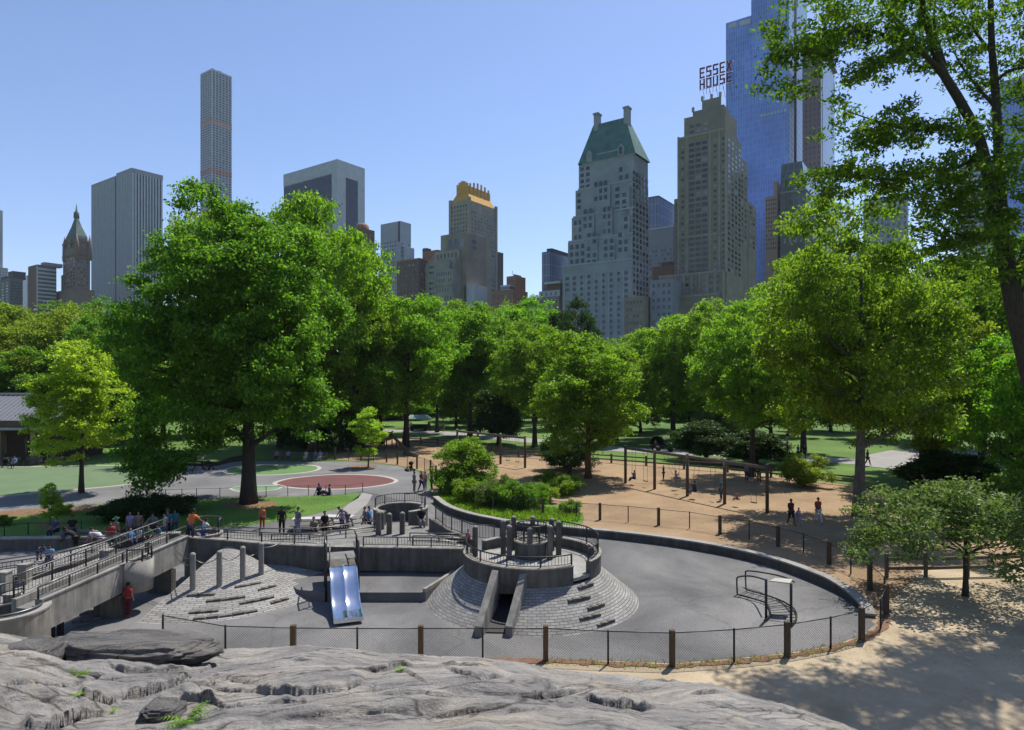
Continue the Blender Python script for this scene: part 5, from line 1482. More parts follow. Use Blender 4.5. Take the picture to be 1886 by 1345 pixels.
_unit = MB().box(-0.5, 0.5, -0.5, 0.5, 0, 1)
WMESH = {}
wrng = random.Random(77)
class Bld:
    def __init__(s, name, label, xc, xl, xr, ytop, d, group=None):
        s.c = XD(xc, d); s.d = d
        s.root = thing(name, label, 'building', (s.c.x, s.c.y, 0), -TH, group)
        s.L = -s.U(xl); s.W = s.V(xr) if xr > xc else 20.0; s.h = s.Z(ytop)
        s.win = []
    def U(s, px, y=0.0):
        k = (px - CX) / F; c, t = math.cos(TH), math.sin(TH)
        cx, cy = s.c.x + y * t, s.c.y + y * c
        return -(cx - k * cy) / (c + k * t)
    def V(s, px, x=0.0):
        k = (px - CX) / F; c, t = math.cos(TH), math.sin(TH)
        cx, cy = s.c.x + x * c, s.c.y - x * t
        return (k * cy - cx) / (t - k * c)
    def Z(s, py, x=0.0, y=0.0):
        dd = s.d - x * math.sin(TH) + y * math.cos(TH)
        return H - (py - YH) / F * dd
    def part(s, name, m, fn):
        b = MB(); fn(b); return b.build(name, m, s.root, local=True)
    def box(s, name, m, x0, x1, y0, y1, z0, z1):
        return s.part(name, m, lambda b: b.box(x0, x1, y0, y1, z0, z1))
    def wgrid(s, face, a0, a1, z0, z1, n, nz, fw=0.5, fh=0.55, plane=0.0, lit=0.12, m='glass_dark', skip=0.0):
        cw = (a1 - a0) / n; rh = (z1 - z0) / nz
        for j in range(nz):
            for i in range(n):
                if wrng.random() < skip: continue
                a = a0 + (i + 0.5) * cw; z = z0 + j * rh + rh * (1 - fh) / 2
                q_ = wrng.random(); mm = 'glass_blind' if q_ < lit else ('glass_mid' if q_ < lit + .22 else m)  # this share of the windows shows pale blinds
                s.win.append((face, a, z, cw * fw, rh * fh, plane, mm))
    def finish(s, limit=100):
        rng = random.Random(len(s.win)); w = s.win[:]
        w.sort(key=lambda q: -q[2])          # the highest ones stand clear of the trees
        # prefer an even spread of those above the tree line
        clear = [q for q in w if q[2] > 0]
        own = w[:limit]; rest = w[limit:]
        for face, a, z, ww, hh, pl, mm in own:
            if mm not in WMESH: WMESH[mm] = _unit.mesh('window', M[mm])
            o = bpy.data.objects.new('window', WMESH[mm]); COL.objects.link(o); o.parent = s.root
            if face == 'f': o.location = (a, pl - 0.0, z); o.scale = (ww, 0.16, hh)
            else: o.location = (pl, a, z); o.scale = (0.16, ww, hh)
        if rest:
            b = MB(); mats = []
            for face, a, z, ww, hh, pl, mm in rest:
                if mm not in mats: mats.append(mm)
                i = mats.index(mm)
                if face == 'f': b.box(a - ww / 2, a + ww / 2, pl - .08, pl + .08, z, z + hh, i)
                else: b.box(pl - .08, pl + .08, a - ww / 2, a + ww / 2, z, z + hh, i)
            o = b.build('window', [M[q] for q in mats], s.root, local=True); o['kind'] = 'stuff'

# --- far left slivers
B = Bld('apartment_tower', 'pale slender tower cut off at the left edge', -14, -60, 5, 385, 820)
B.box('shaft', M['c_grey'], -B.L, 0, 0, B.W, 0, B.h); B.box('lower_block', M['c_grey'], -B.L, B.V(9) * .4, -3, B.W + 4, 0, B.Z(492)); B.finish()
B = Bld('office_block', 'dark low block at the far left under the pale slender tower', 18, -70, 42, 512, 640)
B.box('wall', M['f_green'], -B.L, 0, 0, B.W, 0, B.h); B.box('roof_house', M['f_dark'], -14, -2, 3, 14, B.h, B.Z(498)); B.box('roof_house', M['f_dark'], -34, -20, 3, 14, B.h, B.Z(505))
B.wgrid('f', -B.L, -1, B.Z(560), B.h - 3, 12, 8, .5, .5, lit=.03); B.wgrid('s', 1, B.W - 1, B.Z(560), B.h - 3, 6, 8, .5, .5, lit=.03); B.finish(60)
B = Bld('office_block', 'small pale grey block between the dark block and the banded block', 50, 34, 62, 512, 760)
B.box('wall', M['c_grey'], -B.L, 0, 0, B.W, 0, B.h); B.box('roof_house', M['f_grey'], -12, -3, 3, 10, B.h, B.h + 4); B.finish()
B = Bld('office_block', 'mid height block with pale horizontal bands left of the spired tower', 68, 51, 104, 487, 560)
B.box('wall', M['f_brown'], -B.L, -0.3, 0.3, B.W, 0, B.h); B.box('banded_front', M['c_band'], -0.6, 0, 0, B.W, 0, B.h - 1); B.box('roof_house', M['f_grey'], -9, -1.5, 6, 20, B.h, B.h + 3); B.finish()

# --- Sherry style spired tower
B = Bld('spired_tower', 'brown stone hotel tower with a steep green roof and a thin spire', 140, 116, 166, 430, 560)
zt, zb = B.Z(430), B.Z(455)
B.box('shaft', M['sherry'], -B.L, 0, 0, B.W, 0, zb); B.box('lower_wing', M['sherry'], B.U(101), 1.5, -2, B.W + 3, 0, B.Z(532)); B.box('lower_wing', M['sherry'], B.U(108), -2, 2, B.W, 0, B.Z(500))
B.box('cornice', M['f_brown'], -B.L - .6, .6, -.6, B.W + .6, B.Z(470), B.Z(467)); B.box('cornice', M['f_brown'], -B.L - .6, .6, -.6, B.W + .6, B.Z(446), B.Z(443))
cx, cy = -B.L / 2, B.W / 2
def roof(b):
    L, W = B.L * .46, B.W * .46; z0, z1, z2 = zb, B.Z(412), B.Z(392)
    v = []
    for (f, z) in ((1, z0), (.86, B.Z(432)), (.42, z1), (.10, z2)):
        v += [(cx - L * f, cy - W * f, z), (cx + L * f, cy - W * f, z), (cx + L * f, cy + W * f, z), (cx - L * f, cy + W * f, z)]
    fs = []
    for j in range(3):
        for k in range(4): fs.append([j * 4 + k, j * 4 + (k + 1) % 4, j * 4 + 4 + (k + 1) % 4, j * 4 + 4 + k])
    fs.append([12, 13, 14, 15]); b.add(v, fs)
B.part('roof', M['slate_green'], roof)
B.part('spire', M['slate_green'], lambda b: b.tube([(cx, cy, B.Z(396)), (cx, cy, B.Z(386)), (cx, cy, B.Z(383)), (cx, cy, B.Z(368))], [2.4, 2.2, 1.0, 0.1], 8))
for (ax, ay) in ((-B.L, 0), (0, 0), (0, B.W), (-B.L, B.W)):
    B.part('corner_turret', M['sherry'], lambda b: b.tube([(ax * .92, ay * .92 + .6, zb - 10), (ax * .92, ay * .92 + .6, zb + 4), (ax * .92, ay * .92 + .6, zb + 12)], [2.0, 1.8, 0.15], 8))
B.part('dormer', M['sherry'], lambda b: (b.box(cx - 3, cx + 3, -.3, 5, zb, zb + 8), b.box(-5, .3, cy - 3, cy + 3, zb, zb + 8)))
B.wgrid('f', -B.L + 1, -1, B.Z(560), B.Z(472), 4, 14, .45, .5, lit=.1); B.wgrid('s', 1, B.W - 1, B.Z(560), B.Z(472), 4, 14, .45, .5, lit=.25); B.finish()

# --- big slab with vertical piers
B = Bld('office_tower', 'broad grey office slab with white vertical piers on its right face', 242, 167, 300, 309, 620)
hz = B.h
B.box('core', M['glass_dark'], -B.L * 1.0, -0.6, 0.6, B.W, 0, hz - 4)
gm = []
xm = B.U(213)
B.box('front_wall', M['f_gm'], xm + 1.2, 0, 0, 3.0, 0, hz); B.box('front_wall', M['f_gm'], -B.L * .985, xm - 1.2, 0.0, 6, 0, hz - 2.0); 
B.box('top_band', M['f_gm'], -B.L * .6, 0.3, 3.0, B.W, hz - 4.5, hz)
n = 10
for k in range(n + 1):
    y = 1.2 + (B.W - 2.4) * k / n; B.box('pier', M['f_white'], -1.0, 0.4, y - 0.75, y + 0.75, 0, hz - 4.5)
B.part('wall_stripes', M['f_concrete'], lambda b: [b.box(-B.L * .95 + k * B.L * .95 / 26 - .35, -B.L * .95 + k * B.L * .95 / 26 + .35, -.25, 0.0, 0, hz - 5) for k in range(27) if abs(-B.L * .95 + k * B.L * .95 / 26 - xm) > 2.0])
B.finish()

# --- very tall slender grid tower
B = Bld('slender_tower', 'very tall slender square tower with a grid of square windows', 390, 369, 427, 126, 860)
hz = B.h
B.box('shaft', M['f_concrete'], -B.L, 0, 0, B.W, 0, hz)
zlo = B.Z(400); nz = 58; zz = np.linspace(zlo, hz - 3, nz + 1)
B.wgrid('f', -B.L + .8, -.8, zlo, hz - 2, 6, nz, .70, .66, lit=.0); B.wgrid('s', .8, B.W - .8, zlo, hz - 2, 6, nz, .70, .66, lit=.0)
for ya, yb in ((228, 216), (318, 308)):
    for q in (0.25, 0.75):
        z = B.Z(ya) + (B.Z(yb) - B.Z(ya)) * q
        B.box('orange_netting', M['orange_net'], -B.L - .12, .12, -.12, B.W + .12, z - .9, z + .9)
B.part('roof_crane', M['orange_net'], lambda b: (b.box(-12, -9, 6, 9, hz, hz + 5), b.box(-6, -4, 12, 16, hz, hz + 3)))
B.finish()

# --- dark glass slab framed in white
B = Bld('office_tower', 'white framed slab tower with dark sloping glass panels', 621, 522, 672, 293, 590)
hz = B.h
B.box('frame', M['f_white'], -B.L, 0, 0.6, B.W, 0, hz); B.box('frame_edge', M['f_white'], B.U(611), 0.0, 0, 0.6, 0, hz); B.box('frame_edge', M['f_white'], -B.L, B.U(611), 0, 0.6, B.Z(317), hz)
B.box('glass_front', M['glass_solow'], -B.L, B.U(612), 0.35, 0.62, 0, B.Z(318)); 
B.box('glass_side', M['glass_solow'], -.1, 0.15, B.V(637), B.V(659), 0, B.Z(322)); B.finish()
B = Bld('brick_building', 'brown building top showing just over the big tree crown', 560, 522, 612, 370, 470)
B.box('wall', M['f_tan'], -B.L, 0, 0, B.W, 0, B.h); B.box('roof_house', M['f_brown'], -10, -3, 3, 10, B.h, B.h + 5); B.finish()
B = Bld('brick_building', 'small brown rooftop behind the right shoulder of the big tree', 668, 640, 690, 420, 470)
B.box('wall', M['f_brown'], -B.L, 0, 0, B.W, 0, B.h); B.part('roof_house', M['f_red'], lambda b: b.lathe((-7, 6, B.h), [(5, 0), (5, 3), (3.4, 5), (0, 5.4)], 8)); B.wgrid('f', -B.L, -1, B.h - 18, B.h - 2, 6, 4, .4, .5); B.finish(24)

# --- pale tower
B = Bld('apartment_tower', 'pale grey rectangular tower with a dark vertical slot', 737, 701, 757, 407, 560)
B.box('shaft', M['f_pale'], -B.L, 0, 0, B.W, 0, B.h); B.box('lower_shoulder', M['f_pale'], -B.L - 1, 2.0, 3, B.W + 2, 0, B.Z(453))
B.box('slot', M['f_dark'], -2.4, -.3, -.15, 0.4, B.Z(445), B.h - .3)
B.wgrid('f', -B.L + 1, -4, B.Z(560), B.Z(440), 6, 16, .6, .35, lit=.35, m='glass_blue'); B.wgrid('s', 1, B.W - 1, B.Z(560), B.Z(445), 3, 16, .6, .4, lit=.3, m='glass_blue'); B.finish()

# --- brown apartment blocks
B = Bld('apartment_block', 'lower brown brick block left of the gold crowned tower', 772, 731, 800, 478, 430)
B.box('wall', M['f_brown'], -B.L, 0, 0, B.W, 0, B.h); B.box('parapet', M['f_red'], -B.L - .2, .2, -.2, B.W, B.h, B.h + 1); B.wgrid('f', -B.L + .5, -.5, B.Z(600), B.h - 1.5, 6, 13, .45, .45, lit=.12); B.wgrid('s', 1, B.W - 1, B.Z(600), B.h - 1.5, 4, 13, .5, .5, lit=.3); B.finish()
B = Bld('apartment_block', 'upper brown block directly behind the gold crowned tower', 806, 778, 830, 460, 470)
B.box('wall', M['f_red'], -B.L, 0, 0, B.W, 0, B.h); B.box('roof_house', M['f_dark'], -B.L, -B.L + 4, 0, 5, B.h, B.h + 2.5); B.wgrid('f', -B.L + .5, -.5, B.Z(520), B.h - 3, 5, 6, .4, .4); B.finish(30)

# --- gold crowned tower
B = Bld('crowned_tower', 'stepped beige tower with a gold fluted crown', 864, 828, 915, 368, 430)
zt = B.Z(368)
B.box('tower_shaft', M['f_tan2'], -B.L, 0, 0, B.W, 0, zt)
for x0, x1, y0, y1 in ((-B.L - .4, -B.L + 1.6, -.4, 1.2), (-1.5, .4, -.4, 1.5), (-1, .4, B.W - 1.5, B.W + .4)):
    B.box('corner_pier', M['f_tan2'], x0, x1, y0, y1, 0, zt + 2)
i0, i1 = B.U(845) , -1.5; 
def slope(b):
    v = [(-B.L + .6, .6, zt), (-.6, .6, zt), (-.6, B.W - .6, zt), (-B.L + .6, B.W - .6, zt)]
    z1 = B.Z(352); e = 2.6
    v += [(-B.L + .6 + e, .6 + e, z1), (-.6 - e, .6 + e, z1), (-.6 - e, B.W - .6 - e, z1), (-B.L + .6 + e, B.W - .6 - e, z1)]
    b.add(v, [[0, 1, 5, 4], [1, 2, 6, 5], [2, 3, 7, 6], [3, 0, 4, 7], [4, 5, 6, 7]])
B.part('gold_slope', M['gold'], slope)
cx0, cx1, cy0, cy1 = -B.L + 3.4, -3.2, 3.2, B.W - 3.4
zc0, zc1 = B.Z(353), B.Z(338)
B.box('gold_crown', M['gold'], cx0, cx1, cy0, cy1, zc0, zc1)
n = 6
for k in range(n):
    x = cx0 + (cx1 - cx0) * (k + .5) / n; top = zc1 + 1.2 + 2.6 * math.sin(math.pi * (k + .5) / n)
    B.box('crown_fin', M['gold'], x - .55, x + .55, cy0 - .35, cy0 + .5, zc0, top)
    y = cy0 + (cy1 - cy0) * (k + .5) / n
    B.box('crown_fin', M['gold'], cx1 - .5, cx1 + .35, y - .55, y + .55, zc0, top)
z2 = B.Z(428)
B.box('setback', M['f_tan2'], B.U(817), 1.2, -3, B.W * .55, 0, z2); B.box('setback', M['f_tan'], B.U(832), 2.6, -6, B.W * .5, 0, B.Z(432)); B.box('setback', M['f_tan2'], B.U(815), -2, -8, 4, 0, B.Z(462)); B.box('setback', M['f_base'], B.U(795), -3, -11, 4, 0, B.Z(477)); B.box('base_wing', M['f_base'], B.U(776), -6, -13, 8, 0, B.Z(484)); B.box('base_front', M['f_base'], B.U(802, -15), -1.5, -15, 0, 0, B.Z(500)); 
B.box('white_annex', M['f_white'], 0.5, 9, -6, 8, 0, B.Z(528)); B.box('ledge', M['f_tan'], B.U(802, -15) - .3, -1.2, -15.4, -14.8, B.Z(531), B.Z(528))
B.wgrid('f', -B.L + 1, -1, z2, zt - 2, 6, 7, .42, .5, lit=.05); B.wgrid('s', 1.5, B.W - 1.5, z2, zt - 6, 8, 6, .3, .5, lit=.05)
B.wgrid('s', B.W * .75, B.W - .5, B.Z(560), z2, 1, 14, .6, .5, lit=.02)
B.wgrid('f', B.U(802, -15) + .5, -2, B.Z(575), B.Z(530), 6, 3, .42, .5, plane=-15); B.wgrid('f', B.U(802, -15) + .5, -2, B.Z(526), B.Z(502), 7, 2, .45, .55, plane=-15)
B.wgrid('f', B.U(776) + .5, B.U(802, -15) - 1, B.Z(575), B.Z(487), 3, 9, .5, .4, plane=-13); B.wgrid('f', B.U(815) + 1, -3, B.Z(500), B.Z(464), 6, 2, .45, .7, plane=-8); B.wgrid('f', B.U(832) + 1, 1.5, B.Z(462), B.Z(436), 3, 1, .5, .6, plane=-6, m='glass_blue'); B.wgrid('s', -1, 6, B.Z(462), B.Z(440), 1, 2, .6, .6, plane=2.6, m='glass_blue')
B.finish()
B = Bld('office_tower', 'thin dark tower edge beside the gold crowned tower', 918, 905, 927, 466, 520)
B.box('wall', M['f_dark'], -B.L, 0, 0, B.W, 0, B.h); B.box('parapet', M['f_grey'], -B.L, .2, -.2, B.W, B.h, B.h + .8); B.finish()
B = Bld('brick_building', 'small orange brick building with a stepped penthouse right of the gold crowned tower', 945, 905, 972, 533, 400)
B.box('wall', M['f_red'], -B.L, 0, 0, B.W, 0, B.h); B.box('penthouse', M['f_red'], B.U(926), -1, 4, B.W - 1, B.h, B.Z(506)); B.box('penthouse', M['f_tan'], B.U(935), -3, 6, B.W - 3, B.h, B.Z(502)); B.box('glass_room', M['c_band'], B.U(922), B.U(940), -.3, 6, B.h, B.Z(524))
B.wgrid('f', -B.L + 1, -1, B.Z(580), B.h - 1.5, 5, 3, .5, .5, lit=.3); B.wgrid('f', B.U(926) + 1, -2, B.h + 1, B.Z(510), 4, 2, .4, .5, plane=4); B.part('roof_mast', M['rail'], lambda b: b.tube([(-6, 8, B.Z(502)), (-6, 8, B.Z(494))], .15, 4)); B.finish()
B = Bld('office_tower', 'dark office tower left of the green roofed hotel', 1012, 998, 1046, 463, 420)
B.box('wall', M['c_navy'], -B.L, 0, 0, B.W, 0, B.h); B.box('roof_house', M['f_dark'], -4, 0, 3, B.W, B.h, B.h + 2.5); B.finish()
B = Bld('apartment_block', 'low block with a white penthouse and glass room beneath the dark tower', 1030, 972, 1046, 545, 345)
B.box('wall', M['f_tan'], -B.L, 0, 0, B.W, 0, B.h); B.box('glass_room', M['c_grey'], B.U(990), -.5, 1.5, 10, B.h, B.Z(533)); B.box('roof_slab', M['f_white'], B.U(1001), 0, .5, 10, B.Z(521), B.Z(517)); B.box('penthouse', M['f_brown'], B.U(1003), -.5, 2, 9, B.h, B.Z(521)); B.wgrid('f', -B.L + 1, -1, B.Z(580), B.h - 1, 8, 3, .55, .5, lit=.4); B.finish()

# --- green roofed hotel
B = Bld('hotel_tower', 'pale stepped hotel tower with a steep green copper roof and two tall chimneys', 1163, 1036, 1196, 300, 310)
W = B.W
lv = [(1036, 492, 0), (1046, 447, 1.0), (1053, 402, 2.0), (1060, 352, 3.0), (1066, 305, 4.0)]
for i, (xl, yt, yy) in enumerate(lv):
    B.box('setback_tier', M['f_hamp'], B.U(xl, yy), -0.15 * i if i else 0, yy, W - .1 * i, 0, B.Z(yt, B.U(xl, yy), yy))
# projecting bays that stagger the front
for xa, xb, yt, yy in ((1078, 1100, 424, .2), (1110, 1132, 436, .1), (1136, 1160, 470, .1), (1072, 1092, 380, 1.2), (1108, 1126, 376, .8), (1136, 1158, 395, .8), (1092, 1120, 330, 2.2), (1130, 1156, 340, 2.0), (1092, 1136, 262, 4.6)):
    B.box('bay', M['f_hamp'], B.U(xa), B.U(xb), yy, 9, B.Z(493) if yy < 1 else 0, B.Z(yt))
xl_ = B.U(1066, 4); ze = B.Z(304, xl_, 4)
def roof(b):
    z0, z1 = ze, B.Z(226, B.U(1125, 12), 12); x0, x1 = xl_ - .4, .4; y0, y1 = 3.6, W + .4
    rx0, rx1 = B.U(1096, 12), B.U(1155, 12) ; ry0, ry1 = y0 + (y1 - y0) * .36, y0 + (y1 - y0) * .60
    b.add([(x0, y0, z0), (x1, y0, z0), (x1, y1, z0), (x0, y1, z0), (rx0, ry0, z1), (rx1, ry0, z1), (rx1, ry1, z1), (rx0, ry1, z1)], [[0, 1, 5, 4], [1, 2, 6, 5], [2, 3, 7, 6], [3, 0, 4, 7], [4, 5, 6, 7]])
rf = B.part('roof', M['copper'], roof)
for (xl, yt, yy) in lv: B.box('ledge', M['f_pale'], B.U(xl) - .25, .2, yy - .25, yy + .5, B.Z(yt, B.U(xl, yy), yy) - .1, B.Z(yt, B.U(xl, yy), yy) + .7)
for k in range(9): u = B.U(1040 + k * 13.6); B.box('pilaster', M['f_pale'], u - .35, u + .35, -.22, .1, 0, B.Z(494))
for px, y0, y1_ in ((1099, 265, 208), (1154, 275, 196)):
    u = B.U(px, 10); B.part('chimney', M['f_hamp'], lambda b: (b.box(u - 1.2, u + 1.2, 9, 12.5, B.Z(y0), B.Z(y1_, u, 10) - 1.2), b.box(u - 1.6, u + 1.6, 8.6, 12.9, B.Z(y1_, u, 10) - 1.2, B.Z(y1_, u, 10) - .4), b.box(u - 1.0, u + 1.0, 9.4, 12.1, B.Z(y1_, u, 10) - .4, B.Z(y1_, u, 10))))
for px in (1086, 1144): 
    u = B.U(px, 4); B.part('dormer', M['f_hamp'], lambda b: b.add([(u - 1.6, 3.3, ze), (u + 1.6, 3.3, ze), (u + 1.6, 3.3, ze + 4), (u, 3.3, ze + 6), (u - 1.6, 3.3, ze + 4), (u - 1.6, 9, ze), (u + 1.6, 9, ze), (u + 1.6, 9, ze + 4), (u, 9, ze + 6), (u - 1.6, 9, ze + 4)], [[0, 1, 2, 3, 4], [1, 6, 7, 2], [2, 7, 8, 3], [3, 8, 9, 4], [4, 9, 5, 0]]))
    B.wgrid('f', u - 1, u + 1, ze + .6, ze + 4.5, 1, 1, .8, .9, plane=3.28)
zrow = lambda a, b_: (B.Z(a), B.Z(b_))
B.wgrid('f', B.U(1038), -1, B.Z(640), B.Z(496), 9, 13, .55, .55, lit=.10, m='glass_dark'); 
for (xa, xb, ya, yb, n, nz, pl) in ((1048, 1078, 490, 450, 3, 3, 1.0), (1056, 1072, 445, 405, 2, 3, 2.0), (1061, 1072, 400, 355, 1, 4, 3.0), (1067, 1088, 352, 308, 2, 4, 4.0), (1079, 1100, 490, 428, 2, 5, .2), (1110, 1132, 490, 440, 2, 4, .1), (1137, 1159, 490, 474, 2, 1, .1), (1073, 1092, 424, 384, 2, 3, 1.2), (1109, 1126, 434, 380, 2, 4, .8), (1137, 1158, 468, 399, 2, 5, .8), (1093, 1120, 374, 334, 3, 3, 2.2), (1131, 1156, 393, 344, 2, 4, 2.0), (1090, 1134, 326, 300, 4, 2, 4.6), (1138, 1160, 336, 306, 2, 2, 4.0)):
    ua_ = B.U(xa, pl); B.wgrid('f', ua_, B.U(xb, pl), B.Z(ya, ua_, pl), B.Z(yb, ua_, pl), n, nz, .6, .6, plane=pl, lit=.12)
B.wgrid('s', 1, W - .6, B.Z(600), B.Z(310), 5, 26, .5, .62, lit=.04); B.finish()
B = Bld('office_tower', 'dark blue glass tower rising behind the grey slab', 1213, 1212, 1246, 362, 430)
B.box('wall', M['c_navy'], -16, 0, 0, 30, 0, B.h); B.box('parapet', M['f_dark'], -16, .2, -.2, 30, B.h, B.h + .6); B.finish()
B = Bld('office_block', 'grey slab with a window grid between the two big hotel towers', 1240, 1194, 1262, 418, 400)
B.box('wall', M['f_grey'], -B.L, 0, 0, 20, 0, B.h); B.box('cornice', M['f_white'], -B.L - .3, .3, -.4, 20, B.h, B.h + .8); B.wgrid('f', -B.L + .5, -.5, B.Z(520), B.Z(455), 8, 8, .6, .6, lit=.5, m='glass_blue'); B.finish()
B = Bld('apartment_block', 'dark red low block at the foot of the grey slab', 1240, 1201, 1260, 488, 370)
B.box('wall', M['f_brown'], -B.L, 0, 0, 12, 0, B.h); B.box('roof_house', M['f_dark'], -8, -2, 2, 8, B.h, B.h + 2.4); B.finish()
B = Bld('apartment_block', 'olive grey low block between the two hotel towers', 1186, 1150, 1204, 545, 305)
B.box('wall', M['f_tan'], -B.L, 0, 0, B.W, 0, B.h); B.box('upper_wing', M['f_grey'], 1, 12, 5, 18, 0, B.Z(515)); B.wgrid('f', 1.4, 11.6, B.Z(640), B.Z(519), 4, 9, .5, .5, plane=5, lit=.15); B.wgrid('f', -B.L + .5, -.5, B.Z(640), B.h - 1, 5, 7, .5, .45, lit=.15); B.finish()

# --- brown stepped hotel with the rooftop sign
B = Bld('hotel_tower', 'stepped brown hotel tower carrying a red rooftop letter sign', 1338, 1249, 1393, 237, 305)
tiers = [((1182, 0), 560, -6, 'f_tan'), ((1214, 0), 500, -4, 'f_tan'), ((1240, 0), 352, .6, 'f_tan'), ((1249, 0), 237, 0, 'f_tan')]
B.box('base_tier', M['f_tan'], B.U(1182, -8), -2, -8, 8, 0, B.Z(545)); B.box('ledge', M['f_tan2'], B.U(1182, -8) - .3, -1.7, -8.3, -7.6, B.Z(545) - .2, B.Z(545) + .6); B.box('base_tier', M['f_tan'], B.U(1214, -4), -.5, -4, 12, 0, B.Z(502)); B.box('shoulder', M['f_tan'], B.U(1240), -3, 1.2, 14, 0, B.Z(350)); 
zb = B.Z(237)
for px_ in (1249.5, 1265, 1308, 1325, 1337): u = B.U(px_); B.box('pilaster', M['f_tan2'], u - .45, u + .45, -.25, .1, B.Z(502), zb + 1)
for k in range(9): u = B.U(1216 + k * 14.5, -4); B.box('pilaster', M['f_tan2'], u - .4, u + .4, -4.25, -3.9, 0, B.Z(502) + .8)
B.box('ledge', M['f_tan2'], B.U(1214, -4) - .3, -.2, -4.3, -3.5, B.Z(502) - .2, B.Z(502) + .6); B.box('ledge', M['f_tan2'], B.U(1249) - .3, .3, -.3, .4, B.Z(430), B.Z(427)); B.box('ledge', M['f_tan2'], B.U(1249) - .3, .3, -.3, .4, zb - .4, zb + .5)
B.box('shaft', M['f_tan'], B.U(1249), 0, 0, B.V(1365), 0, zb); B.box('rear_shaft', M['f_tan'], -10, -.5, B.V(1365), B.V(1379), 0, B.Z(262)); B.box('rear_wing', M['f_tan'], -12, -.2, B.V(1379), B.V(1393), 0, B.Z(338))
B.box('upper_tier', M['f_tan'], B.U(1260, 1), -.8, 1, B.V(1360), zb, B.Z(207, -8, 1)); B.box('upper_tier', M['f_tan'], B.U(1276, 2.5), -2, 2.5, B.V(1350), B.Z(207), B.Z(187)); B.box('penthouse', M['f_tan'], B.U(1293, 4), -4, 4, B.V(1344), B.Z(187), B.Z(168))
for px, y in ((1262, 1), (1276, 2.5), (1293, 4), (1310, 4), (1326, 4)):
    u = B.U(px, y); z = {1: B.Z(207), 2.5: B.Z(187), 4: B.Z(168)}[y]; B.box('finial', M['f_tan2'], u - .5, u + .5, y - .1, y + 1, z, z + 2.2)
B.wgrid('f', B.U(1249) + 1, B.U(1262), B.Z(500), zb - 3, 1, 24, .55, .45, lit=.25); B.wgrid('f', B.U(1268), B.U(1304), B.Z(500), zb - 3, 3, 24, .78, .58, lit=.10, m='glass_dark'); B.wgrid('f', B.U(1312), B.U(1322), B.Z(500), zb - 3, 1, 24, .55, .45, lit=.35); B.wgrid('f', B.U(1328), -.5, B.Z(500), zb - 3, 1, 24, .5, .45, lit=.05)
B.wgrid('f', B.U(1268, 1), B.U(1306, 1), zb + 1, B.Z(212), 3, 2, .65, .5, plane=1, lit=.2, m='glass_blue'); B.wgrid('s', 1, B.V(1365), B.Z(500), zb - 3, 4, 26, .55, .6, lit=.03); B.wgrid('s', B.V(1380), B.V(1392), B.Z(430), B.Z(342), 2, 9, .5, .5, plane=-.2, lit=.35); B.wgrid('s', B.V(1366), B.V(1378), B.Z(430), B.Z(268), 2, 15, .4, .5, plane=-.5, lit=.05)
B.wgrid('f', B.U(1214, -4) + 1, -1.5, B.Z(640), B.Z(504), 10, 12, .55, .5, plane=-4, lit=.18); B.wgrid('f', B.U(1182, -8) + 1, B.U(1214, -8), B.Z(640), B.Z(550), 3, 8, .45, .45, plane=-8, lit=.15)
B.wgrid('f', B.U(1240) + .3, B.U(1248), B.Z(500), B.Z(356), 1, 14, .4, .45, plane=1.2)
B.finish()
EH = B
# rooftop sign: two rows of letters on a frame
sign = thing('rooftop_sign', 'red letters reading ESSEX HOUSE on a lattice frame over the brown hotel roof', 'sign', (EH.c.x, EH.c.y, 0), -TH)
STROKES = {'E': [((0, 0), (0, 1)), ((0, 0), (1, 0)), ((0, .5), (.85, .5)), ((0, 1), (1, 1))],
           'S': [((0, 0), (1, 0)), ((1, 0), (1, .5)), ((0, .5), (1, .5)), ((0, .5), (0, 1)), ((0, 1), (1, 1))],
           'X': [((0, 0), (1, 1)), ((0, 1), (1, 0))], 'H': [((0, 0), (0, 1)), ((1, 0), (1, 1)), ((0, .5), (1, .5))],
           'O': [((0, 0), (0, 1)), ((1, 0), (1, 1)), ((0, 0), (1, 0)), ((0, 1), (1, 1))], 'U': [((0, 0), (0, 1)), ((1, 0), (1, 1)), ((0, 0), (1, 0))]}
ysg = 3.0
ua, ub = EH.U(1288, ysg), EH.U(1350, ysg)
for word, yb_, yt_ in (('ESSEX', 144.5, 127.5), ('HOUSE', 164.5, 149.5)):
    z0, z1 = EH.Z(yb_, ua, ysg), EH.Z(yt_, ua, ysg)
    n = 5; cw = (ub - ua) / n; lw = cw * .60; hh = z1 - z0; th = 0.62
    for i, ch in enumerate(word):
        x0 = ua + i * cw + cw * .15; b = MB()
        for k, ((xa, za), (xb, zb_)) in enumerate(STROKES[ch]):
            e = 0.012 * k
            p0, p1 = Vector((x0 + xa * lw, ysg + e, z0 + za * hh)), Vector((x0 + xb * lw, ysg + e, z0 + zb_ * hh))
            dv = (p1 - p0).normalized() * th * .45
            if ch != 'X': p0 -= dv; p1 += dv
            if abs(p1.z - p0.z) < .05: b.box(min(p0.x, p1.x), max(p0.x, p1.x), ysg - .2 + e, ysg + .2 - e, p0.z - th / 2, p0.z + th / 2)
            elif abs(p1.x - p0.x) < .05: b.box(p0.x - th / 2, p0.x + th / 2, ysg - .2 + e, ysg + .2 - e, min(p0.z, p1.z), max(p0.z, p1.z))
            else: b.bar(p0, p1, .4 - 2 * e, th)
        b.build('letter', M['sign_red'], sign, local=True)
b = MB()
zA, zB = EH.Z(168, ua, ysg), EH.Z(127, ua, ysg)
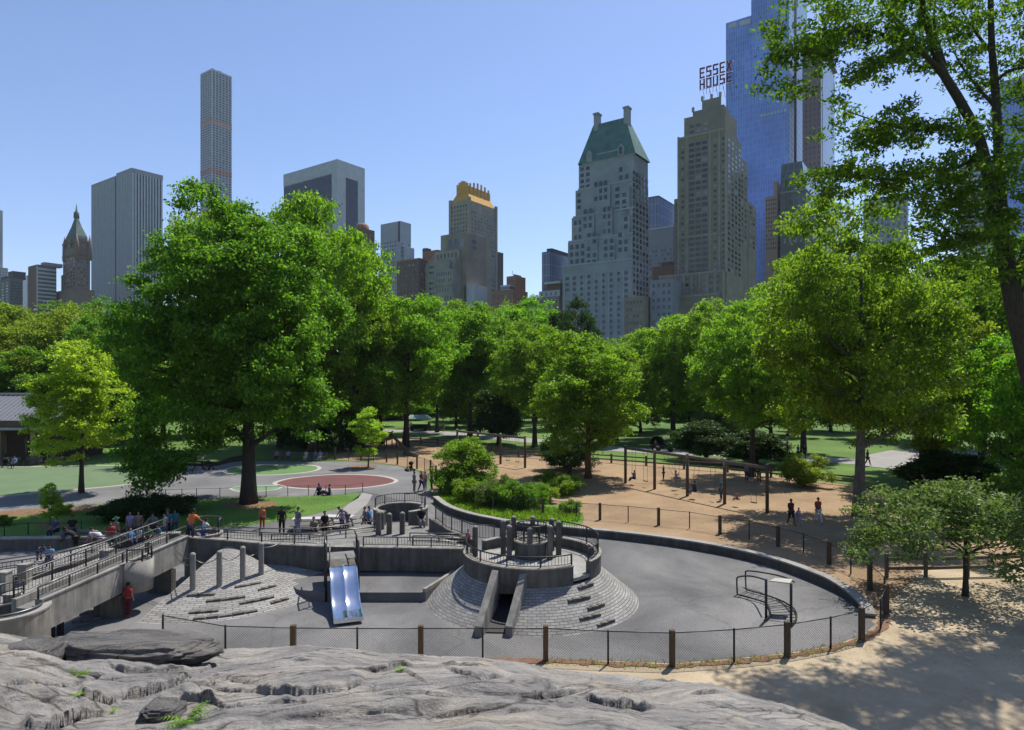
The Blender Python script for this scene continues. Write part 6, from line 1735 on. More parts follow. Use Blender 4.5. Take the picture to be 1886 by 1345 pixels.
for k in range(11):
    x = ua + (ub - ua) * k / 10; b.tube([(x, ysg + .7, zA - 2 if k > 1 and k < 9 else zA - .3), (x, ysg + .7, zB)], .09, 4)
for z in (EH.Z(165.5, ua, ysg), EH.Z(147, ua, ysg), EH.Z(128, ua, ysg)): b.tube([(ua, ysg + .7, z), (ub, ysg + .7, z)], .09, 4)
for k in range(5): 
    x = ua + (ub - ua) * (k + .5) / 5; b.tube([(x, ysg + .7, zA), (x, ysg + 4, EH.Z(168))], .09, 4)
b.build('lattice_frame', M['rail'], sign, local=True)

# --- tall blue glass tower
B = Bld('glass_tower', 'very tall blue glass skyscraper running out of the top of the picture', 1452, 1337, 1486, -170, 440)
B.box('shoulder', M['c_blue'], B.U(1337), B.U(1384), 0, 34, 0, B.Z(36, B.U(1360))); B.box('main_shaft', M['c_blue'], B.U(1384), 0, -.6, 30, 0, B.h); B.box('side_strip', M['c_blue_light'], -.4, 0.3, .5, B.V(1486), 0, B.h)
B.box('open_crown', M['f_white'], B.U(1342), B.U(1357), -.25, .2, B.Z(50, B.U(1350)), B.Z(42, B.U(1350))); B.box('open_crown', M['f_white'], B.U(1362), B.U(1382), -.25, .2, B.Z(46, B.U(1372)), B.Z(37, B.U(1372)))
for ya, yb in ((78, 70), (205, 198)): B.box('mechanical_band', M['c_blue_light'], B.U(1398), -1, -.75, -.5, B.Z(ya), B.Z(yb))
B.box('dark_slot', M['f_dark'], 0.25, .45, B.V(1462), B.V(1466), 0, B.h); B.finish()
# --- brown tower behind
B = Bld('office_tower', 'tall dark brown brick tower with a flat cornice beside the blue glass tower', 1512, 1478, 1537, 78, 430)
B.box('front_shaft', M['c_brown'], -B.L, 0, 0, B.W, 0, B.h); B.box('cornice', M['f_green'], -B.L - .8, 1.4, -1.2, B.W + 1.2, B.h, B.h + 2); B.box('upper_band', M['f_green'], -B.L - .1, .1, -.1, B.W + .1, B.Z(140), B.Z(100)); B.box('side_strip', M['c_grey'], 0, .2, B.W * .1, B.W * .9, 0, B.Z(90)); B.finish()
B = Bld('apartment_block', 'small tan stepped tower at the foot of the blue glass tower', 1432, 1409, 1446, 360, 380)
B.box('wall', M['f_sand'], -B.L, 0, 0, B.W, 0, B.h); B.box('upper_tier', M['f_sand'], B.U(1424), -.5, 1, B.W, B.h, B.Z(332)); B.wgrid('f', -B.L + .3, -.3, B.Z(460), B.h - 1, 5, 12, .45, .5, lit=.1); B.wgrid('s', .5, B.W - .3, B.Z(460), B.h - 1, 2, 12, .5, .5, lit=.1); B.finish()
B = Bld('office_block', 'dark green grey block with a sloped glass roof beside the blue tower', 1484, 1437, 1592, 348, 350)
zt = B.Z(348)
B.box('wall', M['f_green'], -B.L, 0, 0, B.W, 0, zt); 
B.part('sloped_roof', M['c_green'], lambda b: b.add([(-B.L, 0, zt), (0, 0, zt), (0, B.W, zt), (-B.L, B.W, zt), (-B.L, 3, B.Z(292)), (-2.5, 3, B.Z(292)), (-2.5, B.W - 12, B.Z(292)), (-B.L, B.W - 12, B.Z(292))], [[0, 1, 5, 4], [1, 2, 6, 5], [2, 3, 7, 6], [3, 0, 4, 7], [4, 5, 6, 7]]))
B.box('glass_panel', M['c_green'], B.U(1447), -.6, -.15, .3, B.Z(384), zt - 1.5); B.box('glass_panel', M['c_green'], -.3, .15, 1, B.W - 4, B.Z(384), zt - 1.5)
B.wgrid('f', -B.L + 1, -1, B.Z(450), B.Z(390), 4, 3, .45, .45, lit=.8); B.wgrid('s', 2, B.W - 2, B.Z(450), B.Z(390), 5, 3, .4, .45, lit=.8)
B.box('cornice', M['f_grey'], -B.L - .3, .3, -.4, B.W, zt - .6, zt + .2); B.finish()
B = Bld('office_block', 'grey block with a flat roof peeping over the trees right of the green block', 1672, 1590, 1684, 360, 400)
B.box('wall', M['c_grey'], -B.L, 0, 0, 9, 0, B.h); B.box('parapet', M['f_grey'], -B.L, .3, -.3, 9, B.h, B.h + 1); B.finish()
p = XD(1699, 500)
o = thing('antenna_mast', 'thin antenna mast standing alone above the trees in the sky gap', 'antenna', (p.x, p.y, 0))
MB().tube([(p.x, p.y, 80), (p.x, p.y, P(0, 452, 500).z), (p.x, p.y, P(0, 412, 500).z)], [.5, .35, .12], 5).build('mast', M['rail'], o)
MB().tube([(p.x - 1.6, p.y, P(0, 432, 500).z), (p.x + 1.6, p.y, P(0, 432, 500).z)], .2, 4).build('cross_arm', M['rail'], o)
MB().box(p.x - 4, p.x + 4, p.y - 4, p.y + 4, 0, 80).build('roof_house', M['f_grey'], o)
B = Bld('office_tower', 'dark banded tower behind the trunk of the near locust tree', 1850, 1765, 1870, 300, 380)
B.box('wall', M['c_band'], -B.L, 0, 0, 14, 0, B.h); B.box('parapet', M['f_dark'], -B.L, .2, -.2, 14, B.h, B.h + 1); B.finish()
B = Bld('glass_tower', 'blue grey glass tower at the right edge behind the locust leaves', 1960, 1842, 1980, 130, 430)
B.box('wall', M['c_blue'], -B.L, 0, 0, 14, 0, B.h); B.box('parapet', M['f_grey'], -B.L, .2, -.2, 14, B.h, B.h + 1.5); B.box('balcony_band', M['f_white'], -B.L, .2, -.5, 0, B.Z(292), B.Z(289)); B.box('balcony_band', M['f_white'], -B.L, .2, -.5, 0, B.Z(322), B.Z(319)); B.finish()
# ================================================================== TREES
def leaves(centres, normals_bias, n_per, spread, size, rng, flat=0.6, aspect=0.55, upb=0.55, outward=None):
    """rhombic leaf clumps round given centres -> vertices of quads"""
    C = np.repeat(centres, n_per, 0); n = len(C)
    sp = np.repeat(spread, n_per) if hasattr(spread, '__len__') else spread
    off = rng.normal(0, 1, (n, 3)); off[:, 2] *= flat
    P_ = C + off * (sp[:, None] if hasattr(sp, '__len__') else sp) * 0.55
    nr = rng.normal(0, 1, (n, 3)); nr[:, 2] += upb * 2.0
    nr /= np.linalg.norm(nr, axis=1, keepdims=True)
    t = rng.normal(0, 1, (n, 3)); t -= nr * (t * nr).sum(1, keepdims=True); t /= np.linalg.norm(t, axis=1, keepdims=True)
    bvec = np.cross(nr, t)
    s = size * rng.uniform(0.65, 1.35, n)[:, None]
    fold = nr * s * 0.14
    V = np.stack([P_ - t * s * .5, P_ + bvec * s * aspect * .5 + fold, P_ + t * s * .5 - nr * s * .12, P_ - bvec * s * aspect * .5 + fold], 1)
    return V.reshape(-1, 3)

def crown_points(seed, Rx, z0, z1, nl, nc, lobe=0.42, taper=0.0, top_heavy=0.0, inner=0.25, drop=0.0):
    """lumpy crown: lobes round the crown, clumps on each lobe -> clump centres, lobe centres"""
    rng = np.random.default_rng(seed)
    hz = (z1 - z0) / 2; C = np.array([0, 0, (z0 + z1) / 2])
    L = []; g = (1 + 5 ** .5) / 2
    for i in range(nl):
        zt = 1 - 2 * (i + .5) / nl; a = 2 * np.pi * i / g + rng.uniform(-.5, .5)
        zt = np.clip(zt + rng.uniform(-.12, .12), -1, 1); rr = np.sqrt(max(0, 1 - zt * zt))
        k = rng.uniform(.52, .94)
        w = 1.0 - taper * (zt * .5 + .5)
        L.append((np.cos(a) * rr * Rx * k * w, np.sin(a) * rr * Rx * k * w, zt * hz * k))
    for i in range(max(2, int(nl * inner))):
        v = rng.normal(0, 1, 3); v /= np.linalg.norm(v); L.append(tuple(v * np.array([Rx, Rx, hz]) * rng.uniform(.1, .4)))
    L = np.array(L)
    lr = lobe * (Rx * .6 + hz * .4) * rng.uniform(.7, 1.25, len(L))
    pts = []
    for c, r in zip(L, lr):
        v = rng.normal(0, 1, (nc, 3)); v[:, 2] = v[:, 2] * .85 + .25
        out = c / (np.linalg.norm(c) + 1e-6); v += out * .5
        v /= np.linalg.norm(v, axis=1, keepdims=True)
        q = c + v * r * (rng.uniform(.25, 1.0, (nc, 1)) ** .5) * np.array([1, 1, .78])
        q[:, 2] -= drop * (np.hypot(q[:, 0], q[:, 1]) / Rx) ** 2
        pts.append(q)
    return np.concatenate(pts) + C, L + C, rng

def trunk_mesh(name, seed, lobes, z_top, r0, m, flare=1.35, z_first=None, nlimb=14, lean=0.0, wob=0.25):
    rng = random.Random(seed); b = MB()
    n = 12; path = []
    for k in range(n + 1):
        t = k / n; path.append(Vector((wob * math.sin(3.1 * t + seed) * t + lean * t, wob * math.cos(2.3 * t + seed) * t - wob * t, z_top * t - (0.15 if k == 0 else 0))))
    rad = [r0 * (flare if k == 0 else (1.12 if k == 1 else 1)) * (1 - 0.82 * k / n) for k in range(n + 1)]
    b.tube(path, rad, 9)
    order = sorted(range(len(lobes)), key=lambda i: -lobes[i][2])
    rng.shuffle(order)
    for i in order[:nlimb]:
        c = Vector(lobes[i])
        zs = max(z_first or z_top * .25, min(z_top * .92, c.z - 0.55 * math.hypot(c.x, c.y)))
        s = zs / z_top * n; k = min(n - 1, int(s)); st = path[k].lerp(path[k + 1], s - k); rr = rad[k] * .55
        mid = st.lerp(c, .5) + Vector((rng.uniform(-.3, .3), rng.uniform(-.3, .3), -0.1 * (c - st).length * .5))
        pts = catmull([st, st.lerp(mid, .5) + Vector((0, 0, .1)), mid, c], 3)
        b.tube(pts, [max(.02, rr * (1 - .85 * q / (len(pts) - 1))) for q in range(len(pts))], 6)
        for j in range(3):
            st2 = pts[int(len(pts) * (.5 + .15 * j))]; e = c + Vector((rng.uniform(-1, 1), rng.uniform(-1, 1), rng.uniform(-.3, .8))) * (c - st).length * .35
            b.tube([st2, st2.lerp(e, .5) + Vector((0, 0, .15)), e], [rr * .3, rr * .18, .015], 5)
    return b.mesh(name, m)

VAR = {}
def variant(key, seed, Rx, z0, z1, nl, nc, npl, leaf, spread, tr, zt=None, lobe=.42, taper=0., inner=.25, drop=0., shift=0., extra=(), bark='bark', flat=.5, nlimb=14, lean=0., aspect=.55, upb=.55):
    pts, lb, rng = crown_points(seed, Rx, z0, z1, nl, nc, lobe, taper, inner=inner, drop=drop)
    pts[:, 0] += shift * np.clip((pts[:, 2] - z0) / 4, 0, 1); lb[:, 0] += shift
    for (ex, ey, ez, er, en) in extra:
        pts = np.concatenate([pts, np.array([[ex, ey, ez]]) + rng.normal(0, 1, (en, 3)) * er * np.array([.6, .6, .5])]); lb = np.concatenate([lb, [[ex, ey, ez]]])
    V = leaves(pts, None, npl, spread, leaf, rng, flat, aspect, upb)
    cm = raw_mesh('crown', V, 4, M['leaf_mid'])
    tm = trunk_mesh('trunk', seed, lb, zt or (z0 + (z1 - z0) * .75), tr, M[bark], z_first=z0 * .8, nlimb=nlimb, lean=lean)
    VAR[key] = (cm, tm, (Rx, z0, z1))

def tree(key, label, name, loc, leafmat, height=None, width=None, rz=0., barkmat=None, cat='tree', group=None):
    cm, tm, (Rx, z0, z1) = VAR[key]
    t = thing(name, label, cat, tuple(loc), rz, group)
    sz = (height / z1) if height else 1.0; sx = (width / (2 * Rx)) if width else sz
    t.scale = (sx, sx, sz)
    o = bpy.data.objects.new('crown', cm); COL.objects.link(o); o.parent = t; set_mat(o, M[leafmat])
    o = bpy.data.objects.new('trunk', tm); COL.objects.link(o); o.parent = t
    if barkmat: set_mat(o, M[barkmat])
    return t
def hz_at(py, d): return H - (py - YH) / F * d

# variants (real metres)
variant('broad', 1, 8.5, 4.2, 21, 34, 15, 76, .38, .85, .50, lobe=.34)
variant('broad2', 2, 8.0, 4.0, 20, 30, 16, 76, .38, .88, .48, lobe=.37)
variant('oval', 3, 6.2, 4.5, 22, 30, 15, 76, .36, .80, .42, taper=.25, lobe=.34)
variant('round', 4, 7.0, 3.0, 16, 28, 15, 76, .34, .78, .40, lobe=.34)
variant('plane', 5, 6.0, 2.2, 14.5, 34, 15, 80, .26, .62, .30, bark='bark_red', taper=.15, nlimb=20, lobe=.32)
variant('young', 6, 4.2, 2.2, 12.8, 34, 14, 66, .21, .42, .20, taper=.55, lobe=.30, nlimb=26)
variant('sapling', 7, 1.55, 1.1, 5.4, 14, 11, 40, .16, .26, .06, taper=.4, lobe=.36)
variant('elm', 8, 9.0, 4.4, 24.0, 56, 18, 100, .29, .78, .62, lobe=.28, inner=.25, drop=0.7, nlimb=34, shift=-0.7, extra=((-8.6, -1, 4.2, 1.7, 26), (-7.2, -2.5, 2.8, 1.4, 22), (-5.4, -3.0, 3.4, 1.3, 18), (-9.4, 1, 6.2, 1.6, 22), (-2.2, -3.5, 5.2, 1.2, 14), (4.5, -2.5, 7.0, 1.4, 18), (6.4, 0, 7.4, 1.6, 20)))
variant('planeb', 9, 9.0, 4.5, 22, 48, 16, 70, .30, .75, .50, bark='bark_pale', lobe=.29, nlimb=28)
variant('conifer', 10, 4.5, 0.6, 9, 22, 24, 44, .32, .7, .3, taper=.6, flat=.35)
variant('bush', 11, 2.6, 0.15, 3.2, 20, 13, 50, .18, .40, .07, lobe=.38)
variant('bushlow', 12, 1.6, 0.1, 1.7, 14, 12, 46, .13, .28, .05, lobe=.40)
variant('spread', 23, 4.6, 2.2, 4.7, 52, 9, 26, .16, .42, .11, lobe=.22, inner=.4, flat=.4, drop=1.5, bark='bark', nlimb=20)
variant('hawthorn', 14, 2.6, 0.6, 5.0, 20, 14, 50, .18, .40, .09, lobe=.34)

# --- the trees one can point to
tree('elm', 'huge dark green tree with a thick trunk standing on the lawn before the plaza', 'elm_tree', G(458, 928), 'leaf_dark', 24.2, 15.8, 0)
tree('young', 'pale yellow green young maple beside the green play surface', 'maple_tree', G(150, 908), 'leaf_yellow', 13.0, 8.6, 0)
tree('sapling', 'slender yellow green sapling in a soil pit on the plaza', 'sapling', G(678, 861), 'leaf_yellow', 6.4, 4.0, 1.)
tree('sapling', 'tiny thin sapling in mulch on the lawn at the left', 'sapling', G(92, 968), 'leaf_yellow', 2.7, 1.5, 2.)
tree('plane', 'medium tree with a reddish trunk standing in the swing sand', 'plane_tree', G(1083, 881), 'leaf_mid', 14.4, 12.2, .5)
tree('planeb', 'large light green tree with a mottled trunk between the swings and the wall fence', 'plane_tree', G(1582, 952), 'leaf_mid', 21.8, 14.0, 1.1)
tree('spread', 'low spreading tree with sparse grey green leaves over the rail fence', 'hawthorn_tree', G(1778, 1098), 'leaf_grey', 5.0, 10.6, .3)
tree('hawthorn', 'pale green shrubby tree at the end of the planting bed', 'shrub_tree', G(856, 905), 'leaf_mid', 4.6, 5.0, .7)
# hanging branch of the elm is part of its crown; big neighbours
def D(d, px): return XD(px, d)
T = [
 ('broad', 'tall bright green tree rising behind the right side of the huge dark tree', 575, 84, 356, 17.0, 'leaf_bright', .3),
 ('oval', 'tall leafy tree behind the left shoulder of the huge dark tree', 400, 90, 372, 14, 'leaf_mid', 2.2),
 ('broad2', 'bright green tree bulging just right of the huge dark tree', 650, 90, 462, 12.4, 'leaf_bright', 1.2),
 ('broad', 'bright green tree with a dark forked trunk above the far picket fence', 748, 92, 535, 15, 'leaf_bright', 1.9),
 ('oval', 'slim dark trunked tree in the far lawn left of the centre', 805, 118, 575, 10, 'leaf_mid', .4),
 ('oval', 'tall tree with a straight trunk rising behind the far swing frame', 865, 104, 556, 12, 'leaf_mid', 1.4),
 ('oval', 'second straight trunked tree beyond the path behind the far swings', 905, 112, 565, 11, 'leaf_dark', 2.6),
 ('round', 'round bright topped tree beneath the orange brick building', 985, 150, 562, 20, 'leaf_bright', .9),
 ('round', 'round dark crowned tree before the green roofed hotel', 1058, 130, 566, 11.5, 'leaf_deep', .2),
 ('broad2', 'leafy tree just left of the medium tree in the swing sand', 985, 92, 600, 12, 'leaf_mid', 3.),
 ('round', 'tree filling the gap right of the medium tree in the sand', 1135, 98, 640, 11, 'leaf_mid', 2.),
 ('broad', 'broad tree below the brown hotel tower beyond the meadow', 1240, 104, 572, 15, 'leaf_light', 2.7),
 ('round', 'rounded tree with shaded base beyond the pedal cab', 1330, 96, 572, 13, 'leaf_light', 1.6),
 ('broad2', 'leafy olive green tree beside the far lamp post', 1385, 64, 556, 10.0, 'leaf_light', .1),
 ('broad', 'high crowned tree behind the mottled trunk tree', 1480, 86, 450, 12, 'leaf_light', 3.4),
 ('broad2', 'tall tree on the right between the mottled trunk and the locust', 1700, 66, 480, 11.5, 'leaf_mid', 2.4),
 ('round', 'dark tree with a dark trunk standing beside the pale path junction', 1712, 56, 545, 10.5, 'leaf_olive', .8),
 ('broad', 'dense dark tree filling the right edge under the locust', 1810, 62, 455, 14, 'leaf_dark', 4.),
 ('round', 'bright leafy tree at the right edge behind the low spreading tree', 1880, 48, 640, 9, 'leaf_bright', 1.),
 ('broad2', 'dark green tree farther back at the right edge', 1930, 80, 430, 18, 'leaf_dark', 5.),
 ('broad', 'olive green tree at the far left behind the pavilion', 20, 108, 556, 19, 'leaf_olive', .5),
 ('broad2', 'rounded olive tree behind the pale young maple', 120, 100, 575, 16, 'leaf_olive', 1.5),
 ('round', 'dark rounded tree between the maple and the huge dark tree', 195, 96, 600, 12, 'leaf_dark', 2.5),
 ('broad2', 'distant soft green tree below the office slab', 215, 128, 562, 17, 'leaf_dark', 3.5),
 ('broad2', 'leafy tree hanging over the left edge of the pavilion', -70, 96, 570, 16, 'leaf_olive', 2.9),
 ('round', 'dark leafy tree behind the pavilion roof at the left', 55, 92, 655, 13, 'leaf_dark', 4.2),
 ('round', 'shaded tree over the row of park benches', 515, 92, 610, 13, 'leaf_dark', 1.1),
 ('round', 'dark shade tree between the benches and the far picket fence', 628, 88, 640, 12, 'leaf_dark', .6),
 ('oval', 'dark trunked tree close behind the slender sapling', 702, 96, 560, 10, 'leaf_dark', 5.1),
 ('round', 'shaded tree at the back of the plaza left of the big trunk', 300, 104, 640, 15, 'leaf_olive', 2.0),

 ('low', 'low branched tree filling the gap behind the far swing frame', 840, 132, 640, 13, 'leaf_mid', .7),
 ('low', 'low branched dark tree between the vendor cart and the evergreen', 880, 150, 650, 14, 'leaf_dark', 1.7),
 ('low', 'low branched bright tree just left of the vendor cart', 690, 136, 640, 13, 'leaf_bright', 2.7),
 ('low', 'low bright tree beyond the park path above the pedal cab', 1180, 118, 660, 12, 'leaf_mid', 3.7),
 ('low', 'low shaded tree right of the pedal cab beyond the path', 1268, 124, 650, 14, 'leaf_dark', .9),
 ('low', 'low olive tree over the meadow left of the lamp post', 1420, 112, 640, 13, 'leaf_olive', 4.4),
 ('low', 'low bright tree in the meadow right of the lamp post', 1530, 120, 640, 13, 'leaf_mid', 5.2),
 ('low', 'low leafy tree above the pale path junction', 1625, 104, 640, 12, 'leaf_mid', 1.2),
 ('low', 'low dark tree behind the path junction at the right', 1750, 92, 600, 12, 'leaf_dark', 2.2),
 ('low', 'low dark tree behind the plaza between the maple and the big trunk', 250, 100, 650, 13, 'leaf_dark', 3.2),
 ('low', 'low olive tree behind the plaza at the foot of the huge dark tree', 390, 112, 660, 13, 'leaf_olive', .2),
 ('low', 'low dark tree behind the bench row', 575, 98, 680, 12, 'leaf_dark', 4.9),
 ('low', 'low green tree behind the pavilion ridge', 130, 112, 650, 14, 'leaf_olive', 5.9),
]
variant('low', 15, 5.5, .8, 11, 30, 15, 64, .32, .75, .25, lobe=.33)
for key, lab, px, d, yt, w, lm, rz in T:
    tree(key, lab, {'broad': 'broadleaf_tree', 'broad2': 'broadleaf_tree', 'oval': 'tall_tree', 'round': 'round_tree', 'low': 'round_tree'}[key], D(d, px), lm, hz_at(yt, d), w, rz)
# far belts of trees along the park edge
rngT = random.Random(5)
BELT = [(-40, 165, 590), (90, 170, 572), (300, 180, 590), (420, 175, 590), (540, 170, 590), (680, 175, 570), (770, 190, 566), (850, 185, 572), (930, 195, 566), (1010, 200, 578), (1110, 190, 640), (1165, 185, 632), (1215, 190, 600), (1290, 185, 590), (1370, 180, 575), (1450, 175, 560), (1540, 175, 540), (1640, 175, 500), (1750, 170, 500), (1850, 165, 520), (1960, 165, 500)]
for i, (px, d, yt) in enumerate(BELT):
    key = ['broad', 'round', 'broad2'][i % 3]
    t = tree(key, 'distant tree in the belt along the far edge of the park', 'distant_tree', D(d, px), ['leaf_mid', 'leaf_dark', 'leaf_olive', 'leaf_mid'][i % 4], hz_at(yt, d), rngT.uniform(20, 25), rngT.uniform(0, 6), group='distant trees along the park edge')
# conifers, shrubs
tree('conifer', 'dark dense evergreen by the park path left of the medium tree', 'evergreen_tree', D(96, 918), 'leaf_deep', 8.6, 8.5, .3)
tree('conifer', 'dark spreading yew right of the pedal cab', 'evergreen_tree', D(77, 1300), 'leaf_deep', 4.6, 8.5, .9)
tree('conifer', 'dark spreading yew beside the lamp post', 'evergreen_tree', D(72, 1392), 'leaf_deep', 4.0, 8.0, 1.9)
tree('conifer', 'black green yew under the dark tree beside the path junction', 'evergreen_tree', D(54, 1745), 'leaf_deep', 3.6, 8.5, 2.6)
tree('bush', 'bushy grey green shrub in the meadow beyond the swings', 'shrub', D(92, 1330), 'leaf_grey', 5.0, 8.0, .1)
tree('bush', 'dark bush in the shade beyond the far picket fence', 'shrub', D(88, 660), 'leaf_deep', 3.4, 7.0, 1.)
tree('bush', 'dark bush under the trees behind the benches', 'shrub', D(90, 560), 'leaf_deep', 4.0, 9.0, 2.)
tree('bush', 'dark bush at the foot of the medium tree in the sand', 'shrub', D(69, 1045), 'leaf_deep', 3.0, 6.0, 2.)
tree('bush', 'bright leafy bush at the right edge by the low spreading tree', 'shrub', D(44, 1880), 'leaf_mid', 3.0, 4.6, 2.)
tree('bush', 'pale leafy bush growing at the base of the mottled trunk tree', 'shrub', D(58, 1480), 'leaf_olive', 2.6, 4.4, 3.)
for i, px in enumerate((-60, 60, 180, 320, 450, 640, 730, 800, 870, 960, 1100, 1180, 1260, 1350, 1440, 1530, 1620, 1700, 1790)):
    tree('bush', 'distant dense shrub in the undergrowth under the park trees', 'distant_shrub', D([150, 168, 158, 176][i % 4], px), ['leaf_dark', 'leaf_deep', 'leaf_mid'][i % 3], 4.5 + (i % 3), 15 + 2 * (i % 4), i * .8, cat='shrub', group='distant shrubs under the park trees')
BED = [(830, 912, 2.0, 2.8), (868, 925, 1.7, 2.6), (905, 932, 1.8, 2.8), (940, 936, 1.9, 2.8), (975, 936, 1.7, 2.6), (1000, 925, 1.3, 2.4), (930, 918, 1.7, 2.6), (885, 910, 1.7, 2.6), (1050, 945, .9, 1.5), (1040, 912, 1.5, 2.6), (1020, 895, 1.2, 3)]
BL = ['shrub at the gate end of the planting bed behind the curved wall', 'dark leafy shrub second along the planting bed', 'full shrub in the middle front of the planting bed', 'white flecked shrub at the bed front by the third fence post', 'shrub at the front of the bed next to the open sand', 'thin shrub at the sand end of the planting bed', 'shrub at the back of the bed facing the sand', 'shrub at the back of the bed under the shrubby tree', 'small round plant alone in the grass end of the bed', 'light branching shrub in the tree shade by the bed', 'low twiggy shrub on the sand left of the medium tree']
for i, (x, y, hh, w) in enumerate(BED):
    tree('bushlow', BL[i], 'shrub', G(x, y), ['leaf_dark', 'leaf_mid', 'leaf_grey', 'leaf_dark'][i % 4] if i < 8 else 'leaf_mid', hh, w, i * 1.3, cat='shrub')
for i, (x, y, hh, w, lab) in enumerate([(250, 952, 1.3, 4.6, 'dark low bush on the lawn left of the big trunk'), (300, 948, 1.3, 4.2, 'dark low bush on the lawn near the big trunk'), (225, 958, 1.1, 3.2, 'dark low bush at the sunny end of the lawn'), (110, 948, .7, 1.4, 'small green plant in the mulch by the tiny sapling'), (6, 968, .6, 1.2, 'small green plant at the far left of the lawn')]):
    tree('bushlow', lab, 'shrub', G(x, y), 'leaf_deep' if i < 3 else 'leaf_mid', hh, w, i * 1.7, cat='shrub')

# --- near locust tree at the right edge, limbs traced as real branches in depth
LQ = XD(1985, 25.5 * 1.18)
loc_t = thing('locust_tree', 'tall near locust tree with dark arching limbs reaching in from the right edge', 'tree', tuple(LQ))
def br(pts, r0, r1, b):
    q = catmull([P(x, y, d * 1.18) for x, y, d in pts], 5); n = len(q) - 1
    b.tube(q, [r0 + (r1 - r0) * i / n for i in range(n + 1)], 8)
b = MB()
base = P(1918, 1152, 25.5)
br([(1985, 1152, 25.5), (1950, 900, 25.5), (1897, 680, 25.5), (1868, 560, 25.5), (1848, 450, 25.5)], .52, .34, b)
br([(1852, 470, 25.5), (1832, 400, 25.2), (1808, 270, 25), (1770, 190, 24.6), (1735, 130, 24.4), (1712, 60, 24.2), (1690, -30, 24)], .28, .12, b)
br([(1850, 470, 25.5), (1842, 330, 26), (1834, 180, 26.2), (1826, 70, 26.4), (1824, -60, 26.4)], .26, .10, b)
br([(1862, 540, 25.5), (1890, 460, 25.6), (1930, 330, 25.5)], .26, .15, b)
LIMB = [
 [(1742, 140, 24.4), (1700, 100, 24), (1640, 70, 23.6), (1590, 55, 23.2), (1540, 70, 22.8), (1485, 88, 22.5), (1440, 95, 22.2)],
 [(1755, 165, 24.5), (1700, 95, 24.4), (1640, 20, 24.6), (1590, -40, 24.8)],
 [(1745, 150, 24.4), (1690, 92, 24), (1640, 105, 23.4), (1605, 120, 23.2), (1560, 150, 23)],
 [(1810, 280, 25), (1760, 310, 24.4), (1700, 318, 24), (1640, 330, 23.6), (1560, 325, 23.2), (1505, 318, 23)],
 [(1800, 250, 25), (1740, 235, 24.6), (1680, 240, 24.2), (1620, 225, 24), (1560, 205, 24)],
 [(1835, 200, 26.2), (1800, 160, 26.6), (1770, 120, 27), (1740, 60, 27.4)],
 [(1834, 150, 26.2), (1860, 130, 26), (1900, 120, 25.6), (1940, 90, 25)],
 [(1828, 100, 26.4), (1790, 50, 27), (1760, 0, 27.4)],
 [(1838, 380, 25.5), (1790, 400, 25), (1740, 390, 24.6), (1690, 370, 24.2)],
 [(1850, 430, 25.5), (1800, 440, 24.8), (1760, 430, 24.4), (1735, 420, 24)],
 [(1740, 120, 24.4), (1720, 40, 25), (1730, -40, 25.5)],
 [(1870, 560, 25.5), (1905, 500, 25), (1960, 440, 24.6)],
]
for i, l in enumerate(LIMB): br(l, .12 if i < 2 else .09, .02, b)
o = b.build('trunk', M['bark'], loc_t)
rng = np.random.default_rng(99)
cl = []
def along(l, n, spread, t0=.15):
    q = catmull([P(x, y, d * 1.18) for x, y, d in l], 6)
    for k in range(n):
        t = t0 + (1 - t0) * rng.uniform(0, 1) ** .8
        p = np.array(q[min(len(q) - 1, int(t * (len(q) - 1)))])
        cl.append(p + rng.normal(0, 1, 3) * spread * np.array([1, 1.2, .65]))
for l, n, s in zip(LIMB, (44, 16, 22, 42, 34, 16, 22, 16, 24, 30, 14, 22), (.5, .7, .45, .55, .7, .8, .9, .8, .7, .7, .7, .8)): along(l, n, s)
# dense masses
for (x, y, d, rx, rz_, n) in [(1690, 245, 24.5, 1.7, .8, 44), (1770, 330, 24.6, 1.5, 1.1, 46), (1820, 300, 26, 1.4, 1.4, 46), (1850, 60, 26, 1.6, 1.6, 46), (1770, 30, 26, 1.8, 1.1, 44), (1650, 15, 24.4, 1.9, .6, 34), (1540, 20, 23.4, 1.7, .6, 34), (1460, 40, 22.6, .9, .7, 22), (1452, 120, 22.4, .6, .8, 16), (1510, 110, 22.8, .6, .9, 18), (1800, 410, 25, 1.3, .9, 40), (1760, 455, 24.4, .7, .7, 18), (1880, 380, 25, 1.1, 1.6, 40), (1880, 220, 26, 1.1, 1.3, 36), (1600, 250, 24, 1.3, .7, 24), (1560, 310, 23.4, 1.1, .5, 22), (1640, 345, 23.8, 1.1, .5, 24), (1850, 480, 24.6, .9, .6, 22), (1610, 130, 23.4, .6, .7, 14)]:
    c0 = np.array(P(x, y, d * 1.18))
    for k in range(int(n * .62)): cl.append(c0 + rng.normal(0, 1, 3) * np.array([rx, 1.4, rz_]) * .73)
# crown continuing out of frame to the right and above (casts the shade on the path)
for (x, y, d, rx, rz_, n) in [(1970, 60, 25, 2.4, 3.0, 8), (1540, -110, 24.5, 2.4, 1.2, 10)]:
    c0 = np.array(P(x, y, d * 1.18))
    for k in range(n): cl.append(c0 + rng.normal(0, 1, 3) * np.array([rx, 2.2, rz_]) * .73)
V = leaves(np.array(cl), None, 50, .46, .215, rng, .5, .45, .35)
cm = raw_mesh('crown', V - np.array(LQ), 4, M['leaf_olive'])
o = bpy.data.objects.new('crown', cm); COL.objects.link(o); o.parent = loc_t
M['leaf_locust'] = foliage('leaf_locust', (0.045, 0.095, 0.008), (0.16, 0.235, 0.018), .45); set_mat(o, M['leaf_locust'])
